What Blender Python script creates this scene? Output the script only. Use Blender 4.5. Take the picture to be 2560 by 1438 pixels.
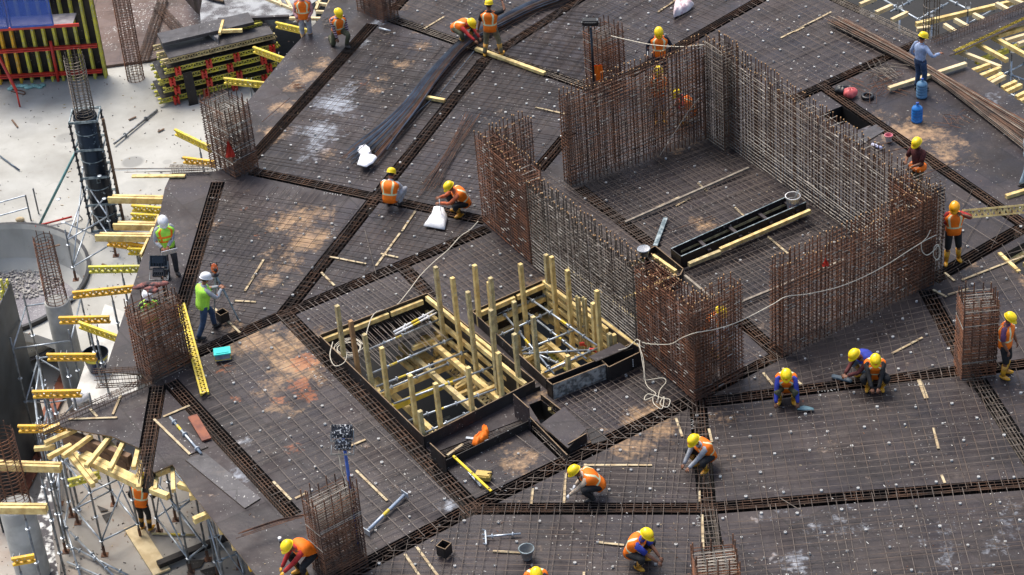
import bpy, bmesh, math, random
from mathutils import Vector, Matrix
from mathutils.geometry import delaunay_2d_cdt
random.seed(7)
R = math.radians
for o in list(bpy.data.objects):
    bpy.data.objects.remove(o)
SC = bpy.context.scene
COL = SC.collection

# ------------------------------------------------------------------ camera
FPX = 5655.16
TH = R(34.5)
RHO = 0.0872123
DIST = 55.0
CAMH = DIST * math.sin(TH)
CAM = Vector((0, -DIST * math.cos(TH), CAMH))
_r0 = Vector((1, 0, 0)); _u0 = Vector((0, math.sin(TH), math.cos(TH))); FW = Vector((0, math.cos(TH), -math.sin(TH)))
RT = math.cos(RHO) * _r0 - math.sin(RHO) * _u0
UP = math.sin(RHO) * _r0 + math.cos(RHO) * _u0
cd = bpy.data.cameras.new('camera')
cd.sensor_width = 36; cd.lens = 36 * FPX / 2560; cd.clip_end = 3000; cd.clip_start = 1
cam = bpy.data.objects.new('camera', cd); COL.objects.link(cam)
cam.matrix_world = Matrix(((RT.x, UP.x, -FW.x, CAM.x), (RT.y, UP.y, -FW.y, CAM.y), (RT.z, UP.z, -FW.z, CAM.z), (0, 0, 0, 1)))
SC.camera = cam

# ------------------------------------------------------------------ light
w = bpy.data.worlds.new('World'); SC.world = w; w.use_nodes = True
nt = w.node_tree; bg = nt.nodes['Background']
sky = nt.nodes.new('ShaderNodeTexSky'); sky.sky_type = 'NISHITA'; sky.sun_disc = False
SUN_EL, SUN_AZ = R(62), R(-35)
sky.sun_elevation = SUN_EL; sky.sun_rotation = SUN_AZ; sky.dust_density = 4; sky.air_density = 1.2
nt.links.new(sky.outputs[0], bg.inputs[0]); bg.inputs[1].default_value = 0.115
sl = bpy.data.lights.new('sun', 'SUN'); sl.energy = 2.0; sl.angle = R(30); sl.color = (1, .95, .87)
sun = bpy.data.objects.new('sun', sl); COL.objects.link(sun); sun.location = (0, 0, 60)
_d = Vector((math.sin(SUN_AZ) * math.cos(SUN_EL), math.cos(SUN_AZ) * math.cos(SUN_EL), math.sin(SUN_EL)))
sun.rotation_euler = _d.to_track_quat('Z', 'Y').to_euler()
SC.view_settings.view_transform = 'Standard'; SC.view_settings.look = 'None'
SC.view_settings.exposure = 0.80; SC.view_settings.gamma = 1

# ------------------------------------------------------------------ measuring helpers (photo pixel -> point on a level plane)
def P(x, y, z=0.0):
    v = RT * ((x - 1280) / FPX) - UP * ((y - 719) / FPX) + FW
    t = (z - CAMH) / v.z
    return CAM + v * t
def Q(p):
    v = p - CAM; d = v.dot(FW)
    return (1280 + FPX * v.dot(RT) / d, 719 - FPX * v.dot(UP) / d)
def hgt(p, ty):
    lo, hi = 0.0, 12.0
    for _ in range(30):
        m = (lo + hi) / 2
        if Q(p + Vector((0, 0, m)))[1] > ty: lo = m
        else: hi = m
    return lo
def V3(*a): return Vector(a)
def hdg(px, py, dx, dy):
    d = P(px + dx, py + dy) - P(px, py); d.z = 0
    return d.normalized()

# ------------------------------------------------------------------ materials
def mat(name, col, rough=.6, metal=0, var=.25, scale=6, col2=None, bump=0, mixs=(.4, .6), spec=.5, speck=None, speck_amt=.7, speck_scale=30):
    m = bpy.data.materials.new(name); m.use_nodes = True
    n = m.node_tree.nodes; l = m.node_tree.links
    b = n['Principled BSDF']; b.inputs['Roughness'].default_value = rough; b.inputs['Metallic'].default_value = metal
    b.inputs['Specular IOR Level'].default_value = spec
    tc = n.new('ShaderNodeTexCoord')
    nz = n.new('ShaderNodeTexNoise'); nz.inputs['Scale'].default_value = scale; nz.inputs['Detail'].default_value = 5
    l.new(tc.outputs['Object'], nz.inputs['Vector'])
    cr = n.new('ShaderNodeValToRGB'); cr.color_ramp.elements[0].position = mixs[0]; cr.color_ramp.elements[1].position = mixs[1]
    c = Vector(col)
    c2 = Vector(col2) if col2 else c * (1 - var)
    cr.color_ramp.elements[0].color = (*c2, 1); cr.color_ramp.elements[1].color = (*c, 1)
    l.new(nz.outputs['Fac'], cr.inputs[0])
    out = cr.outputs[0]
    if speck:
        n2 = n.new('ShaderNodeTexNoise'); n2.inputs['Scale'].default_value = speck_scale; n2.inputs['Detail'].default_value = 3
        l.new(tc.outputs['Object'], n2.inputs['Vector'])
        r2 = n.new('ShaderNodeMapRange'); r2.inputs[1].default_value = speck_amt; r2.inputs[2].default_value = speck_amt + .05
        l.new(n2.outputs['Fac'], r2.inputs[0])
        mx = n.new('ShaderNodeMix'); mx.data_type = 'RGBA'; mx.inputs[7].default_value = (*speck, 1)
        l.new(r2.outputs[0], mx.inputs[0]); l.new(out, mx.inputs[6]); out = mx.outputs[2]
    l.new(out, b.inputs['Base Color'])
    if bump:
        bp = n.new('ShaderNodeBump'); bp.inputs['Strength'].default_value = bump; bp.inputs['Distance'].default_value = .03
        l.new(nz.outputs['Fac'], bp.inputs['Height']); l.new(bp.outputs[0], b.inputs['Normal'])
    return m

M = {}
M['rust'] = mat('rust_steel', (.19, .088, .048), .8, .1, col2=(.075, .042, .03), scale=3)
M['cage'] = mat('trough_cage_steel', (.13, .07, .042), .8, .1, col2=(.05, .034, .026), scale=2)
M['tip'] = mat('cut_end_glint', (.62, .36, .16), .6, .1, var=.4, scale=9)
M['rustred'] = mat('red_rust_steel', (.20, .080, .038), .85, .1, col2=(.085, .042, .027), scale=2.5)
M['steel'] = mat('grey_steel', (.17, .145, .12), .55, .4, col2=(.085, .065, .052), scale=4)
M['pale'] = mat('pale_steel', (.46, .45, .42), .5, .4, col2=(.24, .22, .2), scale=4)
M['paled'] = mat('dull_pale_steel', (.29, .265, .23), .5, .4, col2=(.16, .14, .12), scale=4)
M['matbar'] = mat('mat_steel', (.095, .064, .046), .65, .2, col2=(.045, .034, .03), scale=1.2)
M['matbar2'] = mat('mat_steel_grey', (.105, .082, .068), .6, .2, col2=(.055, .042, .035), scale=1.0)
M['blue_bar'] = mat('blue_grey_steel', (.13, .17, .22), .4, .5, col2=(.07, .08, .10), scale=2)
M['galv'] = mat('galvanised_tube', (.50, .55, .60), .38, .55, col2=(.30, .34, .38), scale=5)
M['darkgalv'] = mat('weathered_tube', (.26, .28, .29), .5, .5, col2=(.14, .14, .14), scale=5)
M['wood'] = mat('fresh_pine', (.80, .62, .26), .7, 0, col2=(.55, .38, .14), scale=5, speck=(.50, .44, .30), speck_amt=.64, speck_scale=12)
M['wood2'] = mat('weathered_pine', (.60, .49, .23), .8, 0, col2=(.36, .28, .14), scale=5, speck=(.65, .62, .5), speck_amt=.62)
M['strip'] = mat('scrap_wood', (.55, .45, .28), .8, 0, col2=(.38, .28, .16), scale=4)
M['palewood'] = mat('pale_plank', (.74, .60, .36), .75, 0, col2=(.58, .44, .24), scale=3)
M['redwood'] = mat('red_plank', (.27, .085, .04), .7, 0, col2=(.16, .05, .03), scale=4)
M['brownwood'] = mat('brown_lvl', (.20, .12, .07), .75, 0, col2=(.11, .065, .04), scale=5)
M['yel'] = mat('yellow_girder', (.78, .58, .04), .6, 0, col2=(.56, .42, .05), scale=4, speck=(.46, .40, .24), speck_amt=.60, speck_scale=16)
M['oran'] = mat('amber_girder', (.82, .46, .02), .6, 0, col2=(.60, .34, .04), scale=4, speck=(.5, .40, .2), speck_amt=.61, speck_scale=16)
M['ygreen'] = mat('lime_yellow_girder', (.66, .60, .05), .6, 0, col2=(.44, .41, .08), scale=4, speck=(.42, .40, .28), speck_amt=.60, speck_scale=16)
M['red'] = mat('red_paint', (.62, .035, .02), .45, 0, col2=(.42, .03, .02), scale=4)
M['blue'] = mat('blue_paint', (.03, .10, .42), .45, 0, col2=(.03, .06, .25), scale=4)
M['navy'] = mat('navy_form', (.003, .007, .014), .30, .0, col2=(.006, .010, .016), scale=3, speck=(.25, .3, .32), speck_amt=.66, speck_scale=9)
M['formrim'] = mat('form_rim', (.32, .38, .40), .6, .3, col2=(.10, .14, .16), scale=8)
M['black'] = mat('black_plastic', (.012, .013, .016), .4, 0)
M['blackpaint'] = mat('splashed_black', (.02, .022, .03), .5, 0, speck=(.7, .7, .7), speck_amt=.56, speck_scale=22)
M['white'] = mat('white_plastic', (.80, .80, .80), .5, 0, var=.08)
M['paper'] = mat('white_paper', (.86, .86, .90), .8, 0, var=.05)
M['sack'] = mat('white_sack', (.80, .80, .82), .8, 0, var=.15, scale=9, bump=.4)
M['rope'] = mat('cream_rope', (.68, .62, .50), .8, 0, var=.2, scale=20)
M['spacer'] = mat('mortar_spacer', (.62, .62, .60), .8, 0, var=.35, scale=3)
M['conc'] = mat('column_concrete', (.46, .46, .43), .85, 0, col2=(.32, .32, .30), scale=2, bump=.1)
M['orange'] = mat('orange_vest', (1.0, .20, .003), .7, 0, var=.15, scale=9)
M['green'] = mat('lime_vest', (.45, .90, .08), .7, 0, var=.15, scale=9)
M['refl'] = mat('reflective_tape', (.78, .82, .50), .4, 0, var=.12, scale=12)
M['helmy'] = mat('yellow_helmet', (.95, .68, .01), .28, 0, var=.06)
M['helmo'] = mat('amber_helmet', (.92, .40, .01), .28, 0, var=.06)
M['helmw'] = mat('white_helmet', (.84, .84, .86), .28, 0, var=.04)
M['skin'] = mat('brown_skin', (.20, .085, .045), .6, 0, var=.15)
M['skinred'] = mat('tan_skin', (.30, .12, .06), .6, 0, var=.15)
M['hair'] = mat('black_hair', (.012, .010, .010), .6, 0)
M['eye'] = mat('eye_dark', (.015, .012, .012), .3, 0)
M['boot'] = mat('yellow_rubber', (.72, .36, .02), .4, 0, col2=(.48, .22, .03), scale=9)
M['shoe'] = mat('dark_shoe', (.03, .026, .025), .5, 0)
def cloth(n, c): M[n] = mat('cloth_' + n, c, .85, 0, var=.35, scale=9)
cloth('c_white', (.62, .64, .68)); cloth('c_lblue', (.36, .46, .68)); cloth('c_navy', (.012, .014, .03)); cloth('c_black', (.014, .014, .016))
cloth('c_red', (.42, .02, .02)); cloth('c_blue', (.03, .05, .38)); cloth('c_khaki', (.22, .19, .11)); cloth('c_jeans', (.035, .07, .15))
cloth('c_grey', (.38, .40, .44)); cloth('c_beige', (.58, .46, .34)); cloth('c_pink', (.52, .28, .30)); cloth('c_maroon', (.10, .02, .02))
cloth('c_orange', (.62, .15, .06)); cloth('c_olive', (.07, .075, .04)); cloth('c_ljeans', (.30, .42, .52)); cloth('c_purple', (.12, .05, .14)); cloth('c_dgrey', (.05, .05, .06))
def stripes_mat():
    m = mat('cloth_c_striped', (.12, .04, .05), .85); n = m.node_tree.nodes; l = m.node_tree.links
    wv = n.new('ShaderNodeTexWave'); wv.inputs['Scale'].default_value = 5; wv.bands_direction = 'Z'
    tc = n.new('ShaderNodeTexCoord'); l.new(tc.outputs['Object'], wv.inputs[0])
    cr = n.new('ShaderNodeValToRGB'); cr.color_ramp.interpolation = 'CONSTANT'; cr.color_ramp.elements[0].color = (.05, .02, .025, 1)
    cr.color_ramp.elements[1].color = (.4, .3, .35, 1); cr.color_ramp.elements[1].position = .6
    l.new(wv.outputs[0], cr.inputs[0]); l.new(cr.outputs[0], n['Principled BSDF'].inputs['Base Color'])
    M['c_striped'] = m
stripes_mat()

def ply_mat(name, tan_blobs=(), white_blobs=(), rust_blobs=(), base=(.026, .0208, .0235), dust=(.118, .090, .078), rot=0.0, dust_amt=.37, speckle=.655):
    """film-faced plywood sheets: seams, per-sheet tone, dust, worn tan patches, white slurry and painted sheen"""
    m = bpy.data.materials.new(name); m.use_nodes = True
    n = m.node_tree.nodes; l = m.node_tree.links; b = n['Principled BSDF']
    tc = n.new('ShaderNodeTexCoord')
    def noise(s, d=5, r=.6, off=0):
        mp = n.new('ShaderNodeMapping'); mp.inputs['Location'].default_value = (off, off * 1.7, 0)
        l.new(tc.outputs['Object'], mp.inputs[0])
        z = n.new('ShaderNodeTexNoise'); z.inputs['Scale'].default_value = s; z.inputs['Detail'].default_value = d; z.inputs['Roughness'].default_value = r
        l.new(mp.outputs[0], z.inputs['Vector']); return z.outputs['Fac']
    def mr(x, a, c, lo=0, hi=1):
        r = n.new('ShaderNodeMapRange'); r.inputs[1].default_value = a; r.inputs[2].default_value = c; r.inputs[3].default_value = lo; r.inputs[4].default_value = hi
        l.new(x, r.inputs[0]); return r.outputs[0]
    def mth(op, x, y):
        q = n.new('ShaderNodeMath'); q.operation = op
        for i, s in enumerate((x, y)):
            if isinstance(s, (int, float)): q.inputs[i].default_value = s
            else: l.new(s, q.inputs[i])
        return q.outputs[0]
    def mix(f, a, c):
        q = n.new('ShaderNodeMix'); q.data_type = 'RGBA'
        l.new(f, q.inputs[0])
        if isinstance(a, tuple): q.inputs[6].default_value = (*a, 1)
        else: l.new(a, q.inputs[6])
        if isinstance(c, tuple): q.inputs[7].default_value = (*c, 1)
        else: l.new(c, q.inputs[7])
        return q.outputs[2]
    def blobs(lst):
        acc = None
        for (c, rad, amt) in lst:
            vm = n.new('ShaderNodeVectorMath'); vm.operation = 'DISTANCE'; l.new(tc.outputs['Object'], vm.inputs[0]); vm.inputs[1].default_value = c
            v = mr(vm.outputs['Value'], rad * 1.35, 0, 0, amt)
            acc = v if acc is None else mth('MAXIMUM', acc, v)
        return acc
    mp = n.new('ShaderNodeMapping'); mp.inputs['Rotation'].default_value = (0, 0, rot); l.new(tc.outputs['Object'], mp.inputs[0])
    br = n.new('ShaderNodeTexBrick'); br.inputs['Scale'].default_value = 1; br.inputs['Brick Width'].default_value = 2.44; br.inputs['Row Height'].default_value = 1.22
    br.inputs['Mortar Size'].default_value = .022; br.inputs['Color1'].default_value = (.25, .25, .25, 1); br.inputs['Color2'].default_value = (1, 1, 1, 1); br.inputs['Mortar'].default_value = (.0, .0, .0, 1)
    l.new(mp.outputs[0], br.inputs[0])
    tone = n.new('ShaderNodeRGBToBW'); l.new(br.outputs[0], tone.inputs[0])
    c0 = mix(tone.outputs[0], tuple(Vector(base) * .5), tuple(Vector(base) * 1.4))
    big = mr(noise(.35, 6, .62), .42, .66); fine = mr(noise(3.2, 7, .7, 3), .38, .72)
    d = mth('MULTIPLY', mth('ADD', mth('MULTIPLY', big, .7), mth('MULTIPLY', fine, .45)), dust_amt)
    c1 = mix(d, c0, dust)
    streak = mr(noise(1.3, 8, .75, 9), .56, .70, 0, .55)
    c1 = mix(mth('MULTIPLY', streak, big), c1, (.20, .16, .13))
    damp = mr(noise(.55, 7, .65, 21), .50, .64, 0, .55); c1 = mix(damp, c1, tuple(Vector(base) * .45))
    scuff = mr(noise(8, 6, .8, 31), .60, .72, 0, .5); c1 = mix(mth('MULTIPLY', scuff, mr(noise(.45, 4, .5, 41), .44, .62)), c1, (.22, .18, .16))
    edge = noise(1.1, 8, .7, 5); edge2 = noise(5.5, 6, .7, 8)
    if tan_blobs:
        t = mth('ADD', blobs(tan_blobs), mth('MULTIPLY', mth('SUBTRACT', edge, .5), 2.6)); t = mr(mth('ADD', t, mth('MULTIPLY', mth('SUBTRACT', edge2, .5), 1.8)), .38, .98, 0, .80)
        c1 = mix(t, c1, mix(fine, (.50, .32, .17), (.28, .17, .10)))
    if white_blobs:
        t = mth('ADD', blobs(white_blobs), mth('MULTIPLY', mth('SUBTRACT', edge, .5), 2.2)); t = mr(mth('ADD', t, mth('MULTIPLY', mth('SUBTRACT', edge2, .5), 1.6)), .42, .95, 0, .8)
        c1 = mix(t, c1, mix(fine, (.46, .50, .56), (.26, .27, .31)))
    if rust_blobs:
        t = mth('ADD', blobs(rust_blobs), mth('MULTIPLY', mth('SUBTRACT', edge2, .5), 1.8)); t = mr(t, .45, .65, 0, .8)
        c1 = mix(mth('MULTIPLY', t, .62), c1, (.42, .13, .04))
    sp = mr(noise(14, 3, .55, 2), speckle, speckle + .035); c1 = mix(mth('MULTIPLY', sp, mr(noise(.7, 3, .5, 12), .45, .6)), c1, (.55, .54, .50))
    osp = mr(noise(5, 6, .75, 17), .67, .72, 0, .6); c1 = mix(osp, c1, (.34, .16, .06))
    l.new(c1, b.inputs['Base Color'])
    l.new(mr(noise(.9, 5, .6, 51), .40, .62, .30, .72), b.inputs['Roughness']); b.inputs['Specular IOR Level'].default_value = .30
    bp = n.new('ShaderNodeBump'); bp.inputs['Strength'].default_value = .25; bp.inputs['Distance'].default_value = .02
    l.new(fine, bp.inputs['Height']); l.new(bp.outputs[0], b.inputs['Normal'])
    return m
def B(x, y, r, a=1.0, z=0): return (tuple(P(x, y, z)), r, a)
TAN = [B(745, 545, .9), B(770, 600, .8), B(715, 655, .7, .9), B(680, 700, .6, .8), B(700, 860, 1.1), B(620, 850, .9), B(740, 920, .9, .9), B(700, 960, .7, .8), B(780, 940, .5, .8),
       B(1610, 1060, .7), B(1560, 1100, .8, .95), B(1660, 1075, .6, .9), B(1290, 1150, .6, .75), B(800, 160, .5, .7), B(770, 190, .6, .8), B(710, 270, .5, .8), B(730, 215, .4, .7),
       B(940, 200, .5, .7), B(1000, 160, .5, .7), B(1060, 115, .5, .7), B(930, 225, .5, .65), B(2300, 340, 1.2, .85), B(2350, 380, 1.0, .8), B(2250, 330, .7, .8), B(2560, 690, .5, .6),
       B(1640, 1030, .5, .8), B(1050, 70, .5, .5), B(1800, 1050, .6, .5), B(700, 1020, .7, .6), B(540, 560, .5, .55), B(1000, 20, .5, .6), B(1700, 380, .7, .45), B(2200, 300, .6, .6),
       B(2420, 660, .35, .8), B(1760, 560, .5, .65), B(1350, 990, .5, .6), B(1660, 870, .5, .6), B(1350, 720, .6, .6), B(690, 330, .7, .6), B(830, 380, .6, .5)]
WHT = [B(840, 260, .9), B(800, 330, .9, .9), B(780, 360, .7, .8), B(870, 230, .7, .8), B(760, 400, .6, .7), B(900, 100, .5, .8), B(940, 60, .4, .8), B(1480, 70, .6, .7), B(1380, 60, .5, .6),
       B(2510, 1300, .8, .55), B(2060, 1280, 1.2, .40), B(2150, 1310, 1.1, .36), B(2360, 1370, 1.2, .42), B(2450, 1380, 1.1, .38), B(600, 1190, .5, .7), B(1130, 1260, .4, .7),  # lower right entries paint a broad glossy sheen, not slurry
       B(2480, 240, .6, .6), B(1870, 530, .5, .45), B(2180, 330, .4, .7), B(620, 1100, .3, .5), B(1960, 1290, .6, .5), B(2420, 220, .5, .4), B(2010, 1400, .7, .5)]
RST = [B(760, 905, .5, 1.0), B(750, 960, .45, .9), B(770, 990, .35, .9), B(700, 1000, .35, .7), B(735, 1120, .4, .6), B(560, 920, .4, .6), B(590, 1000, .3, .6), B(645, 590, .35, .55), B(620, 520, .3, .5), B(910, 210, .3, .5), B(870, 1190, .35, .5), B(1360, 1045, .3, .5), B(2000, 1010, .4, .4)]
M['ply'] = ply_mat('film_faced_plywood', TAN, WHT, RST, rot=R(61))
M['plyd'] = ply_mat('dark_form_face', base=(.022, .018, .018), dust=(.06, .055, .05), dust_amt=.35)
M['plyl'] = ply_mat('loose_sheet_face', base=(.045, .036, .040), dust=(.10, .085, .08), dust_amt=.35)
M['plyw'] = ply_mat('splashed_sheet', white_blobs=[B(600, 1190, 1.0), B(630, 1230, .8)], base=(.06, .055, .06), dust=(.18, .17, .17), dust_amt=.6)
M['plys'] = mat('slurry_sheet', (.60, .60, .58), .8, 0, col2=(.06, .055, .06), scale=5, mixs=(.46, .58))
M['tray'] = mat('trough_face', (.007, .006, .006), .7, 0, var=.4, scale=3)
M['edge'] = mat('ply_edge', (.25, .17, .10), .8, 0, var=.3)
def conc_mat(name, c1, c2, dark, spots=(), rust=.0):
    m = bpy.data.materials.new(name); m.use_nodes = True
    n = m.node_tree.nodes; l = m.node_tree.links; b = n['Principled BSDF']; b.inputs['Roughness'].default_value = .85
    tc = n.new('ShaderNodeTexCoord')
    def noise(s, d, r, off):
        mp = n.new('ShaderNodeMapping'); mp.inputs['Location'].default_value = (off, off, 0); l.new(tc.outputs['Object'], mp.inputs[0])
        z = n.new('ShaderNodeTexNoise'); z.inputs['Scale'].default_value = s; z.inputs['Detail'].default_value = d; z.inputs['Roughness'].default_value = r
        l.new(mp.outputs[0], z.inputs['Vector']); return z.outputs['Fac']
    def mr(x, a, c, lo=0, hi=1):
        r = n.new('ShaderNodeMapRange'); r.inputs[1].default_value = a; r.inputs[2].default_value = c; r.inputs[3].default_value = lo; r.inputs[4].default_value = hi
        l.new(x, r.inputs[0]); return r.outputs[0]
    def mix(f, a, c):
        q = n.new('ShaderNodeMix'); q.data_type = 'RGBA'; l.new(f, q.inputs[0])
        if isinstance(a, tuple): q.inputs[6].default_value = (*a, 1)
        else: l.new(a, q.inputs[6])
        q.inputs[7].default_value = (*c, 1); return q.outputs[2]
    c = mix(mr(noise(.5, 7, .6, 0), .35, .65), c1, c2)
    c = mix(mr(noise(2.2, 8, .75, 4), .60, .74, 0, .6), c, dark)
    c = mix(mr(noise(9, 4, .6, 7), .66, .72, 0, .5), c, dark)
    if rust: c = mix(mr(noise(.9, 7, .7, 11), .5, .7, 0, rust), c, (.30, .17, .10))
    for (p, r, a) in spots:
        vm = n.new('ShaderNodeVectorMath'); vm.operation = 'DISTANCE'; l.new(tc.outputs['Object'], vm.inputs[0]); vm.inputs[1].default_value = p
        c = mix(mr(vm.outputs['Value'], r, r * .75, 0, a), c, (.20, .20, .19))
    l.new(c, b.inputs['Base Color']); return m
M['slab'] = conc_mat('pale_concrete', (.47, .465, .43), (.33, .32, .285), (.19, .18, .155), [B(332, 405, .38, .7, -4), B(165, 345, .35, .4, -4), B(418, 405, .16, .3, -4), B(60, 330, .5, .16, -4), B(120, 420, .9, .14, -4), B(300, 300, .7, .14, -4), B(30, 480, .8, .16, -4), B(330, 470, .5, .2, -4), B(200, 620, .6, .2, -4), B(280, 700, .6, .16, -4), B(90, 300, .25, .25, -4)])
M['dirty'] = conc_mat('dirty_shaded_slab_concrete', (.40, .375, .34), (.27, .25, .22), (.14, .12, .10), rust=.35)  # real dirt, plus the shade of this area put into the darker colour
M['lowconc'] = conc_mat('grey_brown_concrete', (.42, .38, .33), (.30, .27, .235), (.16, .14, .12), rust=.35)
M['rubble'] = mat('broken_rubble', (.36, .35, .33), .9, 0, col2=(.10, .095, .09), scale=9, bump=1)
M['rubble2'] = mat('pale_rubble', (.50, .48, .44), .9, 0, col2=(.30, .28, .26), scale=6)
M['browndeck'] = ply_mat('brown_splashed_deck', base=(.085, .055, .045), dust=(.19, .13, .11), dust_amt=.8, speckle=.60)

# ------------------------------------------------------------------ object helpers
WORLD = {}
def tag(o, label=None, cat=None, group=None, kind=None):
    if label: o['label'] = label
    if cat: o['category'] = cat
    if group: o['group'] = group
    if kind: o['kind'] = kind
    elif cat: o['kind'] = 'thing'
    return o
def thing(name, label, cat, loc, group=None):
    o = bpy.data.objects.new(name, None); COL.objects.link(o); o.location = loc; o.empty_display_size = .2
    WORLD[o] = Vector(loc); return tag(o, label, cat, group)
def merge(dst, src, idx):
    b = len(dst.v); dst.v += src.v; dst.f += [[i + b for i in q] for q in src.f]; dst.m += [idx] * len(src.f); dst.sm += src.sm
class MB:
    def __init__(s): s.v = []; s.f = []; s.m = []; s.cur = 0; s.sm = []; s.smooth = False
    def face(s, idx): s.f.append(idx); s.m.append(s.cur); s.sm.append(s.smooth)
    def hexa(s, c):   # 8 corners: bottom 4, top 4
        b = len(s.v); s.v += c
        for q in ((0, 3, 2, 1), (4, 5, 6, 7), (0, 1, 5, 4), (1, 2, 6, 5), (2, 3, 7, 6), (3, 0, 4, 7)): s.face([b + i for i in q])
    def box(s, c, sz, ax=None):
        ax = ax or (V3(1, 0, 0), V3(0, 1, 0), V3(0, 0, 1)); x, y, z = ax[0] * sz[0] / 2, ax[1] * sz[1] / 2, ax[2] * sz[2] / 2
        c = Vector(c)
        s.hexa([c - x - y - z, c + x - y - z, c + x + y - z, c - x + y - z, c - x - y + z, c + x - y + z, c + x + y + z, c - x + y + z]); return s
    def beam(s, a, b, w_, h, up=V3(0, 0, 1)):
        a = Vector(a); b = Vector(b); d = (b - a)
        L = d.length
        if L < 1e-6: return s
        d /= L
        sd = d.cross(up)
        if sd.length < 1e-4: sd = d.cross(V3(0, 1, 0))
        sd.normalize(); u = sd.cross(d)
        return s.box((a + b) / 2, (L, w_, h), (d, sd, u))
    def bar(s, a, b, r, n=4):
        a = Vector(a); b = Vector(b); d = b - a
        if d.length < 1e-6: return s
        d.normalize(); x = d.cross(V3(.13, .31, .94)); x.normalize(); y = d.cross(x); k = len(s.v)
        for p in (a, b):
            for i in range(n):
                t = 2 * math.pi * i / n; s.v.append(p + (x * math.cos(t) + y * math.sin(t)) * r)
        for i in range(n): s.face([k + i, k + (i + 1) % n, k + n + (i + 1) % n, k + n + i])
        s.face([k + n - 1 - i for i in range(n)]); s.face([k + n + i for i in range(n)]); return s
    def tube(s, pts, rad, n=8, sub=0, closed=False):
        pts = [Vector(p) for p in pts]
        rad = list(rad) if isinstance(rad, (list, tuple)) else [rad] * len(pts)
        if sub:
            q = []; rr = []
            N = len(pts)
            for i in range(N - 1):
                p0 = pts[max(i - 1, 0)]; p1 = pts[i]; p2 = pts[i + 1]; p3 = pts[min(i + 2, N - 1)]
                for j in range(sub):
                    t = j / sub
                    q.append(.5 * ((2 * p1) + (p2 - p0) * t + (2 * p0 - 5 * p1 + 4 * p2 - p3) * t * t + (3 * p1 - p0 - 3 * p2 + p3) * t ** 3))
                    rr.append(rad[i] * (1 - t) + rad[i + 1] * t)
            q.append(pts[-1]); rr.append(rad[-1]); pts = q; rad = rr
        k = len(s.v); x = None
        for i, p in enumerate(pts):
            d = (pts[min(i + 1, len(pts) - 1)] - pts[max(i - 1, 0)])
            if d.length < 1e-9: d = V3(0, 0, 1)
            d.normalize()
            if x is None:
                x = d.cross(V3(.13, .31, .94)); x.normalize()
            else:
                x = x - d * x.dot(d); x.normalize()
            y = d.cross(x)
            for j in range(n):
                t = 2 * math.pi * j / n; s.v.append(p + (x * math.cos(t) + y * math.sin(t)) * rad[i])
        for i in range(len(pts) - 1):
            for j in range(n): s.face([k + i * n + j, k + i * n + (j + 1) % n, k + (i + 1) * n + (j + 1) % n, k + (i + 1) * n + j])
        s.face([k + n - 1 - j for j in range(n)]); e = k + (len(pts) - 1) * n; s.face([e + j for j in range(n)]); return s
    def lathe(s, c, prof, n=20, ax=None, close=True):
        ax = ax or (V3(1, 0, 0), V3(0, 1, 0), V3(0, 0, 1)); c = Vector(c); k = len(s.v)
        for (r, z) in prof:
            for j in range(n):
                t = 2 * math.pi * j / n; s.v.append(c + ax[0] * r * math.cos(t) + ax[1] * r * math.sin(t) + ax[2] * z)
        for i in range(len(prof) - 1):
            for j in range(n): s.face([k + i * n + j, k + i * n + (j + 1) % n, k + (i + 1) * n + (j + 1) % n, k + (i + 1) * n + j])
        if close:
            s.face([k + n - 1 - j for j in range(n)]); e = k + (len(prof) - 1) * n; s.face([e + j for j in range(n)])
        return s
    def prism(s, poly, z0, z1):
        k = len(s.v); n = len(poly)
        for z in (z0, z1):
            for p in poly: s.v.append(V3(p[0], p[1], z))
        s.face([k + n - 1 - i for i in range(n)]); s.face([k + n + i for i in range(n)])
        for i in range(n): s.face([k + i, k + (i + 1) % n, k + n + (i + 1) % n, k + n + i])
        return s
    def ell(s, c, r, ax=None, n=12, m=8):
        ax = ax or (V3(1, 0, 0), V3(0, 1, 0), V3(0, 0, 1))
        prof = [(max(.001, math.sin(math.pi * i / m)), -math.cos(math.pi * i / m)) for i in range(m + 1)]
        return s.lathe(c, prof, n, (ax[0] * r[0], ax[1] * r[1], ax[2] * r[2]))
    def build(s, name, mats, parent=None, label=None, cat=None, group=None, kind=None, base=None):
        if not isinstance(mats, (list, tuple)): mats = [mats]
        org = WORLD[parent] if parent is not None else (Vector(base) if base is not None else (s.v[0].copy() if kind is None else V3(0, 0, 0)))
        me = bpy.data.meshes.new(name); me.from_pydata([tuple(v - org) for v in s.v], [], s.f)
        for q in mats: me.materials.append(M[q] if isinstance(q, str) else q)
        me.polygons.foreach_set('material_index', s.m); me.polygons.foreach_set('use_smooth', s.sm)
        me.update()
        o = bpy.data.objects.new(name, me); COL.objects.link(o)
        if parent is not None: o.parent = parent
        else: o.location = org
        WORLD[o] = org.copy()
        return tag(o, label, cat, group, kind)
def copy_tree(o, loc, rz=0, parent=None):
    c = o.copy(); COL.objects.link(c)
    if parent is None: c.location = loc; c.rotation_euler = (0, 0, rz)
    else: c.parent = parent
    for ch in [x for x in bpy.data.objects if x.parent == o]: copy_tree(ch, None, 0, c)
    return c

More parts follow.
